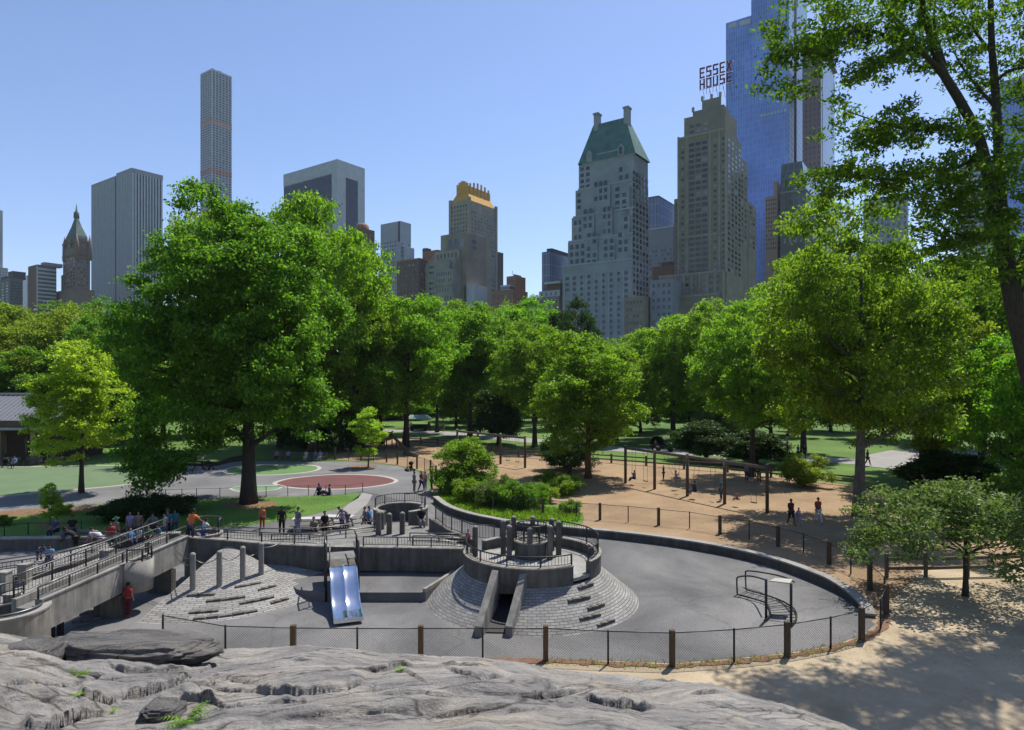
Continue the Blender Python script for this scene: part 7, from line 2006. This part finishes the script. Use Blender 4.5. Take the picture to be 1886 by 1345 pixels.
# ================================================================== PEOPLE
def V3(*a): return Vector(a)
def pose(kind, rnd=None):
    """joints of a 1.75 m figure facing -Y: name -> (pos, radius)"""
    J = dict(pelvis=(V3(0, 0, .96), .125), belly=(V3(0, .0, 1.12), .118), chest=(V3(0, .0, 1.32), .135), neckb=(V3(0, .01, 1.47), .065), neck=(V3(0, 0, 1.53), .05),
             jaw=(V3(0, -.025, 1.585), .068), head=(V3(0, -.01, 1.645), .088), crown=(V3(0, .0, 1.71), .062), nose=(V3(0, -.112, 1.625), .016))
    def arms(s, el, wr): 
        J['sh' + s] = (V3(.165 * (1 if s == 'L' else -1), .01, 1.425), .06); J['el' + s] = (el, .042); J['wr' + s] = (wr, .028)
    def legs(s, kn, an, toe):
        J['hip' + s] = (V3(.095 * (1 if s == 'L' else -1), 0, .90), .09); J['kn' + s] = (kn, .056); J['an' + s] = (an, .04); J['toe' + s] = (toe, .034)
    if kind == 'stand':
        arms('L', V3(.225, .03, 1.16), V3(.235, -.05, .93)); arms('R', V3(-.225, .03, 1.16), V3(-.235, -.05, .93))
        legs('L', V3(.11, -.01, .50), V3(.115, .02, .075), V3(.125, -.13, .035)); legs('R', V3(-.11, -.01, .50), V3(-.115, .02, .075), V3(-.125, -.13, .035))
    elif kind == 'walk':
        arms('L', V3(.225, .12, 1.18), V3(.24, .08, .95)); arms('R', V3(-.225, -.06, 1.17), V3(-.22, -.22, .99))
        legs('L', V3(.10, -.16, .52), V3(.105, -.24, .10), V3(.11, -.39, .06)); legs('R', V3(-.10, .06, .50), V3(-.105, .30, .12), V3(-.11, .20, .035))
    elif kind == 'sit':
        dz = -.46
        for k in ('pelvis', 'belly', 'chest', 'neckb', 'neck', 'jaw', 'head', 'crown', 'nose'): J[k] = (J[k][0] + V3(0, .02 * (k != 'pelvis'), dz), J[k][1])
        arms('L', V3(.23, -.04, 1.16), V3(.15, -.27, 1.08)); arms('R', V3(-.23, -.04, 1.16), V3(-.15, -.27, 1.08))
        for s in 'LR':
            for k in ('sh', 'el', 'wr'): J[k + s] = (J[k + s][0] + V3(0, 0, dz), J[k + s][1])
        legs('L', V3(.12, -.42, .50), V3(.12, -.40, .075), V3(.125, -.55, .035)); legs('R', V3(-.12, -.42, .50), V3(-.12, -.36, .075), V3(-.125, -.51, .035))
        for s in 'LR': J['hip' + s] = (J['hip' + s][0] + V3(0, 0, dz + .05), .09)
    elif kind == 'swing':
        dz = -.46
        for k in ('pelvis', 'belly', 'chest', 'neckb', 'neck', 'jaw', 'head', 'crown', 'nose'): J[k] = (J[k][0] + V3(0, .10 * max(0, J[k][0].z - .96), dz), J[k][1])
        arms('L', V3(.27, -.06, 1.22), V3(.25, -.10, 1.46)); arms('R', V3(-.27, -.06, 1.22), V3(-.25, -.10, 1.46))
        for s in 'LR':
            for k in ('sh', 'el', 'wr'): J[k + s] = (J[k + s][0] + V3(0, .04, dz), J[k + s][1])
        legs('L', V3(.11, -.40, .55), V3(.11, -.62, .22), V3(.11, -.74, .25)); legs('R', V3(-.11, -.40, .54), V3(-.11, -.60, .20), V3(-.11, -.72, .23))
        for s in 'LR': J['hip' + s] = (J['hip' + s][0] + V3(0, 0, dz + .05), .09)
    elif kind == 'bend':
        for k in ('belly', 'chest', 'neckb', 'neck', 'jaw', 'head', 'crown', 'nose'):
            p = J[k][0] - V3(0, 0, .96); a = R(52)
            J[k] = (V3(p.x, p.y * math.cos(a) - p.z * math.sin(a), p.z * math.cos(a) + p.y * math.sin(a) + .96), J[k][1])
        arms('L', V3(.23, -.52, 1.02), V3(.20, -.66, .82)); arms('R', V3(-.23, -.52, 1.02), V3(-.20, -.66, .82))
        for s, x in (('L', .165), ('R', -.165)): J['sh' + s] = (V3(x, -.35, 1.24), .06)
        legs('L', V3(.11, -.02, .50), V3(.115, .03, .075), V3(.125, -.12, .035)); legs('R', V3(-.11, .0, .50), V3(-.115, .06, .075), V3(-.125, -.09, .035))
    elif kind == 'ground':
        dz = -.83
        for k in ('pelvis', 'belly', 'chest', 'neckb', 'neck', 'jaw', 'head', 'crown', 'nose'): J[k] = (J[k][0] + V3(0, .04 * (k != 'pelvis'), dz), J[k][1])
        arms('L', V3(.24, .0, 1.16), V3(.16, -.22, 1.06)); arms('R', V3(-.25, .10, 1.14), V3(-.28, .20, .90))
        for s in 'LR':
            for k in ('sh', 'el', 'wr'): J[k + s] = (J[k + s][0] + V3(0, 0, dz), J[k + s][1])
        legs('L', V3(.16, -.36, .34), V3(.12, -.55, .06), V3(.12, -.68, .04)); legs('R', V3(-.18, -.36, .30), V3(-.10, -.56, .06), V3(-.10, -.69, .04))
        for s in 'LR': J['hip' + s] = (J['hip' + s][0] + V3(0, -.02, dz + .03), .09)
    elif kind == 'lean':
        for k in ('belly', 'chest', 'neckb', 'neck', 'jaw', 'head', 'crown', 'nose'):
            p = J[k][0] - V3(0, 0, .96); a = R(20)
            J[k] = (V3(p.x, p.y * math.cos(a) - p.z * math.sin(a), p.z * math.cos(a) + p.y * math.sin(a) + .96), J[k][1])
        arms('L', V3(.30, -.30, 1.15), V3(.33, -.50, 1.02)); arms('R', V3(-.32, -.28, 1.16), V3(-.42, -.48, 1.03))
        for s, x in (('L', .165), ('R', -.165)): J['sh' + s] = (V3(x, -.16, 1.40), .06)
        legs('L', V3(.13, -.01, .50), V3(.15, .04, .075), V3(.16, -.11, .035)); legs('R', V3(-.11, -.03, .50), V3(-.12, .04, .075), V3(-.13, -.11, .035))
    # feet and hands
    for s, sg in (('L', 1), ('R', -1)):
        e, w = J['el' + s][0], J['wr' + s][0]; d = (w - e).normalized(); fr = V3(0, -1, 0)
        acr = d.cross(V3(sg, 0, 0)); acr = acr.normalized() if acr.length > .1 else fr
        J['palm' + s] = (w + d * .055, .030)
        for i, (k, ln) in enumerate((('ix', .085), ('md', .095), ('rg', .088), ('pk', .07))):
            o = acr * (.027 - .018 * i)
            J[k + s] = (w + d * (.055 + ln * .55) + o, .0085); J[k + 't' + s] = (w + d * (.05 + ln) + o * 1.05 - V3(sg, 0, 0) * .018, .007)
        J['th' + s] = (w + d * .05 + acr * .05, .0095); J['tht' + s] = (w + d * .085 + acr * .062, .0085)
    return J
BONES = [('pelvis', 'belly'), ('belly', 'chest'), ('chest', 'neckb'), ('neckb', 'neck'), ('neck', 'jaw'), ('jaw', 'head'), ('head', 'crown'), ('head', 'nose')]
for s in 'LR':
    BONES += [('chest', 'sh' + s), ('sh' + s, 'el' + s), ('el' + s, 'wr' + s), ('wr' + s, 'palm' + s), ('pelvis', 'hip' + s), ('hip' + s, 'kn' + s), ('kn' + s, 'an' + s), ('an' + s, 'toe' + s)]
    for k in ('ix', 'md', 'rg', 'pk'): BONES += [('palm' + s, k + s), (k + s, k + 't' + s)]
    BONES += [('palm' + s, 'th' + s), ('th' + s, 'tht' + s)]

def skin(name, J, bones, grow=0.0, root='pelvis', levels=1, mats=None):
    names = []
    for a, c in bones:
        for n in (a, c):
            if n not in names: names.append(n)
    me = bpy.data.meshes.new(name)
    me.from_pydata([tuple(J[n][0]) for n in names], [(names.index(a), names.index(c)) for a, c in bones], [])
    o = bpy.data.objects.new(name, me); COL.objects.link(o)
    o.modifiers.new('skin', 'SKIN')
    sv = me.skin_vertices[0].data
    for i, n in enumerate(names):
        r = J[n][1] + grow
        sv[i].radius = (r, r) if n not in ('pelvis', 'belly', 'chest') else (r * 1.15, r * .85)
        sv[i].use_root = (n == root)
    md = o.modifiers.new('sub', 'SUBSURF'); md.levels = levels; md.render_levels = levels
    dg = bpy.context.evaluated_depsgraph_get()
    res = bpy.data.meshes.new_from_object(o.evaluated_get(dg)); res.name = name
    bpy.data.objects.remove(o)
    res.polygons.foreach_set('use_smooth', [True] * len(res.polygons))
    return res
PM = {}
def cut(J, a, c, t):
    p, q = J[a], J[c]
    return (p[0].lerp(q[0], t), p[1] + (q[1] - p[1]) * t)
def pose_meshes(kind):
    if kind in PM: return PM[kind]
    J = pose(kind)
    body = skin('body', J, BONES, 0.0, levels=1)
    K = dict(J)
    for s in 'LR':
        K['sl' + s] = cut(J, 'sh' + s, 'el' + s, .75); K['hem' + s] = cut(J, 'hip' + s, 'kn' + s, .22)
        K['ank' + s] = cut(J, 'kn' + s, 'an' + s, .9); K['sho' + s] = cut(J, 'hip' + s, 'kn' + s, 1.0)
    K['col'] = cut(J, 'chest', 'neckb', .85)
    sb = [('pelvis', 'belly'), ('belly', 'chest'), ('chest', 'col')] + [x for s in 'LR' for x in (('chest', 'sh' + s), ('sh' + s, 'sl' + s))]
    shirt = skin('shirt', K, sb, .022, 'chest')
    tb = [x for s in 'LR' for x in (('pelvis', 'hip' + s), ('hip' + s, 'kn' + s), ('kn' + s, 'ank' + s))]
    trousers = skin('trousers', K, tb, .02, 'pelvis')
    hb = [x for s in 'LR' for x in (('pelvis', 'hip' + s), ('hip' + s, 'sho' + s))]
    shorts = skin('shorts', K, hb, .026, 'pelvis')
    m = MB(); hc, up = J['head'][0], (J['crown'][0] - J['jaw'][0]).normalized()
    fwd = (J['nose'][0] - J['head'][0]); fwd = (fwd - up * fwd.dot(up)).normalized(); rt = up.cross(fwd)
    vs, fs = [], []
    nn, mm = 14, 7
    for j in range(mm + 1):
        for k in range(nn):
            th = 2 * math.pi * k / nn
            low = -0.15 + 0.75 * max(0, math.cos(th)) ** .8          # hairline higher over the face
            ph = math.pi / 2 - (math.pi / 2 - low * 1.1 + (.45 if math.cos(th) < -.2 else 0)) * j / mm
            vs.append(hc + up * .03 + (fwd * math.cos(th) + rt * math.sin(th)) * (.094 * math.cos(ph)) + up * (.098 * math.sin(ph)) - fwd * .008)
    for j in range(mm):
        for k in range(nn): fs.append([j * nn + k, j * nn + (k + 1) % nn, (j + 1) * nn + (k + 1) % nn, (j + 1) * nn + k])
    m.add(vs, fs, 0, True); hair = m.mesh('hair', M['wire'])
    m = MB(); c = hc + up * .045
    for r_, z_, r2, z2 in ((.20, 0.0, .20, .012), (.10, .01, .085, .10)):
        vs = []
        for k in range(16):
            th = 2 * math.pi * k / 16; d_ = fwd * math.cos(th) + rt * math.sin(th)
            vs += [c + d_ * r_ + up * z_, c + d_ * r2 + up * z2]
        m.add(vs, [[2 * k, (2 * k + 2) % 32, (2 * k + 3) % 32, 2 * k + 1] for k in range(16)] + [[2 * k + 1 for k in range(16)], [2 * k for k in range(15, -1, -1)]])
    hat = m.mesh('hat', M['white_paint'])
    m = MB()
    for s in (-1, 1): m.ball(hc + fwd * .078 + rt * (.033 * s) + up * .002, .011, 8, 6)
    m.ball(hc + fwd * .084 - up * .058, (.024, .012, .008), 8, 6)
    face = m.mesh('face_features', M['cloth_black'])
    PM[kind] = dict(body=body, shirt=shirt, trousers=trousers, shorts=shorts, hair=hair, hat=hat, face_features=face)
    return PM[kind]
CM = {}
def cloth(c):
    if c not in CM: CM[c] = mat('cloth_%d' % len(CM), PAL[c], .85, scale=9, var=.18)
    return CM[c]
PAL = dict(white=(.62, .62, .64), grey=(.22, .22, .23), black=(.018, .018, .02), navy=(.025, .035, .09), blue=(.05, .12, .42), lightblue=(.16, .38, .72), red=(.42, .035, .045), brick=(.36, .07, .065), orange=(.72, .20, .05), green=(.06, .20, .08), teal=(.035, .20, .26), purple=(.16, .08, .22), lilac=(.40, .34, .52), pink=(.50, .22, .26), tan=(.38, .27, .17), khaki=(.26, .22, .15), denim=(.06, .09, .18), darkhair=(.02, .014, .01), brownhair=(.06, .035, .02), fairhair=(.26, .17, .08), skin1=(.48, .29, .20), skin2=(.30, .165, .10), skin3=(.11, .06, .04), maroon=(.12, .02, .03))
prng = random.Random(3)
def person(label, p, hgt, face, kind='stand', top='white', bottom='navy', skin_='skin1', hair='darkhair', shorts=False, hat=None, group='people in the park', z=None):
    """face: heading in degrees, 0 looks to the camera (-Y), 90 looks right"""
    ms = pose_meshes(kind); s = hgt / 1.75
    loc = Vector(p) if z is None else Vector((p[0], p[1], z))
    t = thing('person', label, 'person', tuple(loc), R(face), group); t.scale = (s, s, s)
    def pt(n, m):
        o = bpy.data.objects.new(n, ms[n]); COL.objects.link(o); o.parent = t
        if not ms[n].materials: ms[n].materials.append(m)
        set_mat(o, m)
    pt('body', cloth(skin_)); pt('shirt', cloth(top)); pt('shorts' if shorts else 'trousers', cloth(bottom)); pt('hair', cloth(hair)); pt('face_features', M['cloth_black'])
    if hat: pt('hat', cloth(hat))
    return t
def GP(x, y): return G(x, y, 0.03)
# lookout
person('person in an orange shirt leaning on the curved rail of the corner lookout', P(351, 985, 30.6), 1.72, 168, 'lean', 'orange', 'navy', 'skin2', z=1.72)
person('small child in white beside the orange shirted person on the lookout', P(374, 985, 30.7), 1.25, 150, 'lean', 'white', 'blue', 'skin2', z=1.72)
person('child in a red shirt standing in the shade under the round bay', XD(236, 26.0), 1.42, 170, 'stand', 'red', 'maroon', 'skin2')
# tables by the lawn, left
person('person in dark purple seated at the dark clothed table', XD(118, 36.6, .0), 1.7, 100, 'sit', 'purple', 'black', 'skin3')
person('person in black bending forward beside the dark clothed table', XD(140, 35.6), 1.75, -80, 'bend', 'black', 'black', 'skin3')
person('person in a black top standing at the end of the dark clothed table', XD(133, 37.6), 1.7, 30, 'stand', 'black', 'navy', 'skin2')
person('person in a white shirt bending over near the seat wall', XD(187, 35.4), 1.75, -90, 'bend', 'white', 'lilac', 'skin1')
person('person in red with dark trousers beside the white shirted bender', XD(204, 35.8), 1.7, 40, 'stand', 'red', 'black', 'skin2')
person('person in a lime green cap and dark top among the table group', XD(214, 37.2), 1.65, 160, 'stand', 'khaki', 'black', 'skin1', hat='green')
person('child climbing low by the handrail in tan clothes', XD(188, 33.0), 1.15, 90, 'bend', 'tan', 'red', 'skin1', z=.3)
person('person in lilac standing behind the table crowd', XD(240, 38.6), 1.72, 10, 'stand', 'lilac', 'grey', 'skin1')
person('person in a khaki top behind the table crowd', XD(255, 38.8), 1.7, 10, 'stand', 'tan', 'khaki', 'skin1')
person('person in light blue seated at the crowded table', XD(240, 36.6), 1.65, 60, 'sit', 'lightblue', 'navy', 'skin1')
person('person in white seated at the crowded table', XD(257, 37.0), 1.65, -20, 'sit', 'white', 'denim', 'skin1')
person('person in dark green seated at the middle of the crowded table', XD(273, 37.2), 1.68, 20, 'sit', 'green', 'black', 'skin1')
person('person in teal seated at the right of the crowded table', XD(291, 37.4), 1.68, -30, 'sit', 'teal', 'navy', 'skin1')
person('person with a white top at the far right of the crowded table', XD(304, 38.2), 1.7, -50, 'stand', 'white', 'blue', 'skin1')
person('person wearing a green hat behind the lookout ramp', XD(309, 39.0), 1.75, 0, 'stand', 'teal', 'black', 'skin1', hat='green')
person('child in a bright blue shirt sitting on the low ramp', P(92, 1030, 30.6), 1.3, 20, 'sit', 'lightblue', 'navy', 'skin2', z=.80)
person('child in dull blue crouched beside the bright blue child', P(72, 1030, 31.0), 1.15, 60, 'bend', 'denim', 'navy', 'skin2', z=.75)
person('person in dark teal standing between the crowded table and the lookout', XD(322, 39.4), 1.7, 30, 'stand', 'teal', 'denim', 'skin2')
person('person in pale grey leaning over the crowded table', XD(283, 38.6), 1.7, 15, 'lean', 'grey', 'navy', 'skin1')
person('person in maroon at the left end of the crowded table', XD(226, 37.4), 1.6, 80, 'sit', 'maroon', 'black', 'skin2')
person('child in lilac running along the seat wall', XD(166, 36.4), 1.2, -70, 'walk', 'lilac', 'purple', 'skin2')
person('person in denim seated on the seat wall near the lawn plant', XD(102, 38.3), 1.7, -10, 'sit', 'denim', 'navy', 'skin1', z=.2)
person('person in olive sitting at the white topped table', XD(578, 39.2), 1.7, 30, 'sit', 'khaki', 'black', 'skin1')
# behind the footbridge
person('child in plain orange red standing on the lawn edge behind the footbridge', XD(483, 41.5), 1.45, 30, 'stand', 'orange', 'red', 'skin1', 'fairhair')
person('person in black standing behind the footbridge rail', XD(519, 40), 1.75, 20, 'stand', 'black', 'black', 'skin3')
person('person in grey patterned top by the white topped table', XD(549, 40), 1.7, -30, 'stand', 'grey', 'lilac', 'skin1')
person('dark clothed person right of the white topped table', XD(598, 38.5), 1.75, 40, 'stand', 'black', 'black', 'skin2')
person('small child in tan beside the dark clothed person', XD(607, 37.6), 1.1, 40, 'stand', 'tan', 'orange', 'skin1', 'fairhair')
person('person in a grey jacket stooping over a child in lilac', XD(640, 41.5), 1.75, -60, 'bend', 'grey', 'grey', 'skin1')
person('child in lilac standing under the stooping grey jacket', XD(630, 41), 1.35, 30, 'stand', 'lilac', 'purple', 'skin1')
person('person in light tan walking near the round lookout', XD(672, 40.5), 1.65, -60, 'walk', 'tan', 'khaki', 'skin1', 'fairhair')
person('person in a pale blue shirt beside the round lookout', XD(680, 40.0), 1.75, 70, 'stand', 'lightblue', 'denim', 'skin1')
person('toddler in pink by the footbridge rail below the round lookout', XD(668, 38), .95, -30, 'stand', 'pink', 'lilac', 'skin1', z=.35)
person('person in a white sun hat and black top sitting on the round lookout wall', P(776, 975, 36.4), 1.7, 15, 'sit', 'black', 'grey', 'skin1', hat='white', z=1.2)
person('small child in pink peeping behind the post of the climbing tower', XD(862, 31.4), 1.0, 40, 'stand', 'pink', 'red', 'skin1', z=1.3)
# lawn sitters
person('person in navy sitting upright on the back edge of the lawn', GP(588, 911), 1.75, 60, 'ground', 'navy', 'black', 'skin2')
person('person in dark blue reclining beside the navy sitter on the lawn', GP(606, 912), 1.7, -80, 'ground', 'denim', 'navy', 'skin1')
# plaza group
person('person in grey with a dark backpack standing on the plaza by the wall end', GP(763, 907), 1.78, 120, 'stand', 'grey', 'khaki', 'skin2')
person('person carrying red in the group at the fence gate', GP(776, 905), 1.7, 60, 'walk', 'red', 'navy', 'skin1')
person('person in white with dark socks in the group at the fence gate', GP(783, 903), 1.65, -40, 'stand', 'white', 'lilac', 'skin1', hat='white')
person('person in dark red nearest the fence gate', GP(795, 904), 1.7, -70, 'stand', 'maroon', 'navy', 'skin1')
person('child sitting on the ground by the far picket fence', GP(757, 867), 1.3, 30, 'ground', 'black', 'grey', 'skin2')
# pavilion and plaza back
person('person in light blue sitting at the pavilion bench', GP(27, 862), 1.75, 10, 'sit', 'lightblue', 'navy', 'skin1')
person('person in white standing at the plaza under the tree branch', GP(318, 870), 1.7, 20, 'walk', 'white', 'denim', 'skin1')
person('person in blue pushing the grey stroller', GP(322, 866), 1.7, 100, 'walk', 'blue', 'black', 'skin2')
person('person in dark clothes walking between the strollers', GP(358, 866), 1.75, -20, 'walk', 'black', 'khaki', 'skin3')
person('person in a white top beside the navy stroller', GP(373, 866), 1.65, -60, 'stand', 'white', 'navy', 'skin1')
for i, (x, top, lab) in enumerate([(510, 'pink', 'person in pink sitting at the left end of the shaded benches'), (531, 'lightblue', 'person in pale blue sitting on the shaded benches'), (564, 'white', 'person in white sitting on the third shaded bench'), (581, 'grey', 'person in grey sitting on the last shaded bench'), (590, 'lilac', 'person in lilac at the very end of the shaded benches')]):
    person(lab, G(x, 848.5, 0), 1.7, -5, 'sit', top, ['navy', 'denim', 'white', 'blue', 'white'][i], 'skin1')
# sand
person('child in grey blue standing in the sand behind the planting bed', GP(913, 880), 1.35, 40, 'stand', 'denim', 'grey', 'skin1')
person('child in maroon beside the grey blue child in the sand', GP(931, 886), 1.3, -60, 'ground', 'maroon', 'white', 'skin1')
person('person in the deep shade under the medium tree', GP(1048, 890), 1.6, 0, 'stand', 'black', 'navy', 'skin3')
def on_swing(key, label, hgt, flip, top, bottom, skin_, dz=0.0):
    c, d, n = SW[key]; a = math.degrees(math.atan2(n.y, n.x)) + 90 + (180 if flip else 0)
    s = hgt / 1.75
    person(label, (c.x, c.y, c.z - .39 * s + dz), hgt, a, 'swing', top, bottom, skin_)
on_swing((0, 0), 'child in grey sitting on the far swing of the long frame', 1.5, True, 'grey', 'navy', 'skin2')
on_swing((1, 0), 'child in pale clothes flying high on a swing', 1.4, False, 'lilac', 'grey', 'skin1')
on_swing((2, 0), 'swing rider in dark blue in the third bay', 1.65, True, 'navy', 'navy', 'skin2')
on_swing((3, 0), 'small child in pink on the nearest swing', 1.05, True, 'pink', 'tan', 'skin1', .05)
person('child in dark clothes standing by the second swing post', GP(1222, 884), 1.35, 60, 'stand', 'maroon', 'black', 'skin2')
person('adult in a teal shirt standing to push the small child on the swing', GP(1328, 922), 1.72, -90, 'stand', 'teal', 'denim', 'skin1', 'fairhair')
person('adult in grey standing in the shade beyond the swings', GP(1375, 888), 1.75, 20, 'stand', 'grey', 'denim', 'skin2')
person('adult in black beside a stroller beyond the swings', GP(1398, 890), 1.7, -40, 'bend', 'black', 'black', 'skin1')
person('person in dark blue leaning at the lamp post', GP(1452, 890), 1.75, 10, 'stand', 'navy', 'denim', 'skin2')
person('person in a dark vest and skirt walking hand in hand along the sand', GP(1457, 968), 1.72, 8, 'walk', 'maroon', 'black', 'skin3', shorts=True)
person('small child in lilac walking beside the dark vested person', GP(1471, 968), 1.15, 8, 'walk', 'lilac', 'lilac', 'skin2')
person('person in a brick red shirt and pale trousers walking on the sand', GP(1507, 966), 1.76, 5, 'walk', 'brick', 'white', 'skin2', 'brownhair')
# far
person('distant person in teal walking on the meadow path', GP(1470, 846), 1.75, 30, 'walk', 'teal', 'navy', 'skin1')
person('distant person in black next to the teal walker on the meadow path', GP(1482, 846), 1.75, -30, 'walk', 'black', 'black', 'skin1')
person('person in black at the edge of the pale path junction', GP(1598, 858), 1.78, 40, 'walk', 'black', 'black', 'skin3')
person('distant person in grey walking on the park path right of the vendor cart', GP(817, 796), 1.75, 10, 'walk', 'grey', 'khaki', 'skin1')
person('distant person in white near the vendor cart', GP(757, 794), 1.75, 10, 'walk', 'white', 'navy', 'skin1')
person('distant person in dark clothes standing at the vendor cart', GP(790, 793), 1.75, 50, 'stand', 'black', 'denim', 'skin2')
person('person riding in the pedal cab in white', G(1207, 832), 1.6, 30, 'sit', 'white', 'grey', 'skin1', z=.5)
person('driver in pale grey sitting at the front of the pedal cab', G(1222, 832), 1.7, 90, 'sit', 'grey', 'black', 'skin2', z=.4)

# ================================================================== AIR
hm = bpy.data.materials.new('haze'); hm.use_nodes = True
n_ = hm.node_tree.nodes; n_.remove(n_['Principled BSDF'])
pv_ = n_.new('ShaderNodeVolumePrincipled'); pv_.inputs['Color'].default_value = (0.80, 0.88, 1.0, 1); pv_.inputs['Density'].default_value = 0.00006; pv_.inputs['Anisotropy'].default_value = 0.2
hm.node_tree.links.new(pv_.outputs[0], n_['Material Output'].inputs['Volume'])
hb = MB().box(-4200, 4200, -4200, 4200, -1.5, 440)
tag(hb.build('haze', hm, loc=(0, 0, 0)), kind='stuff')
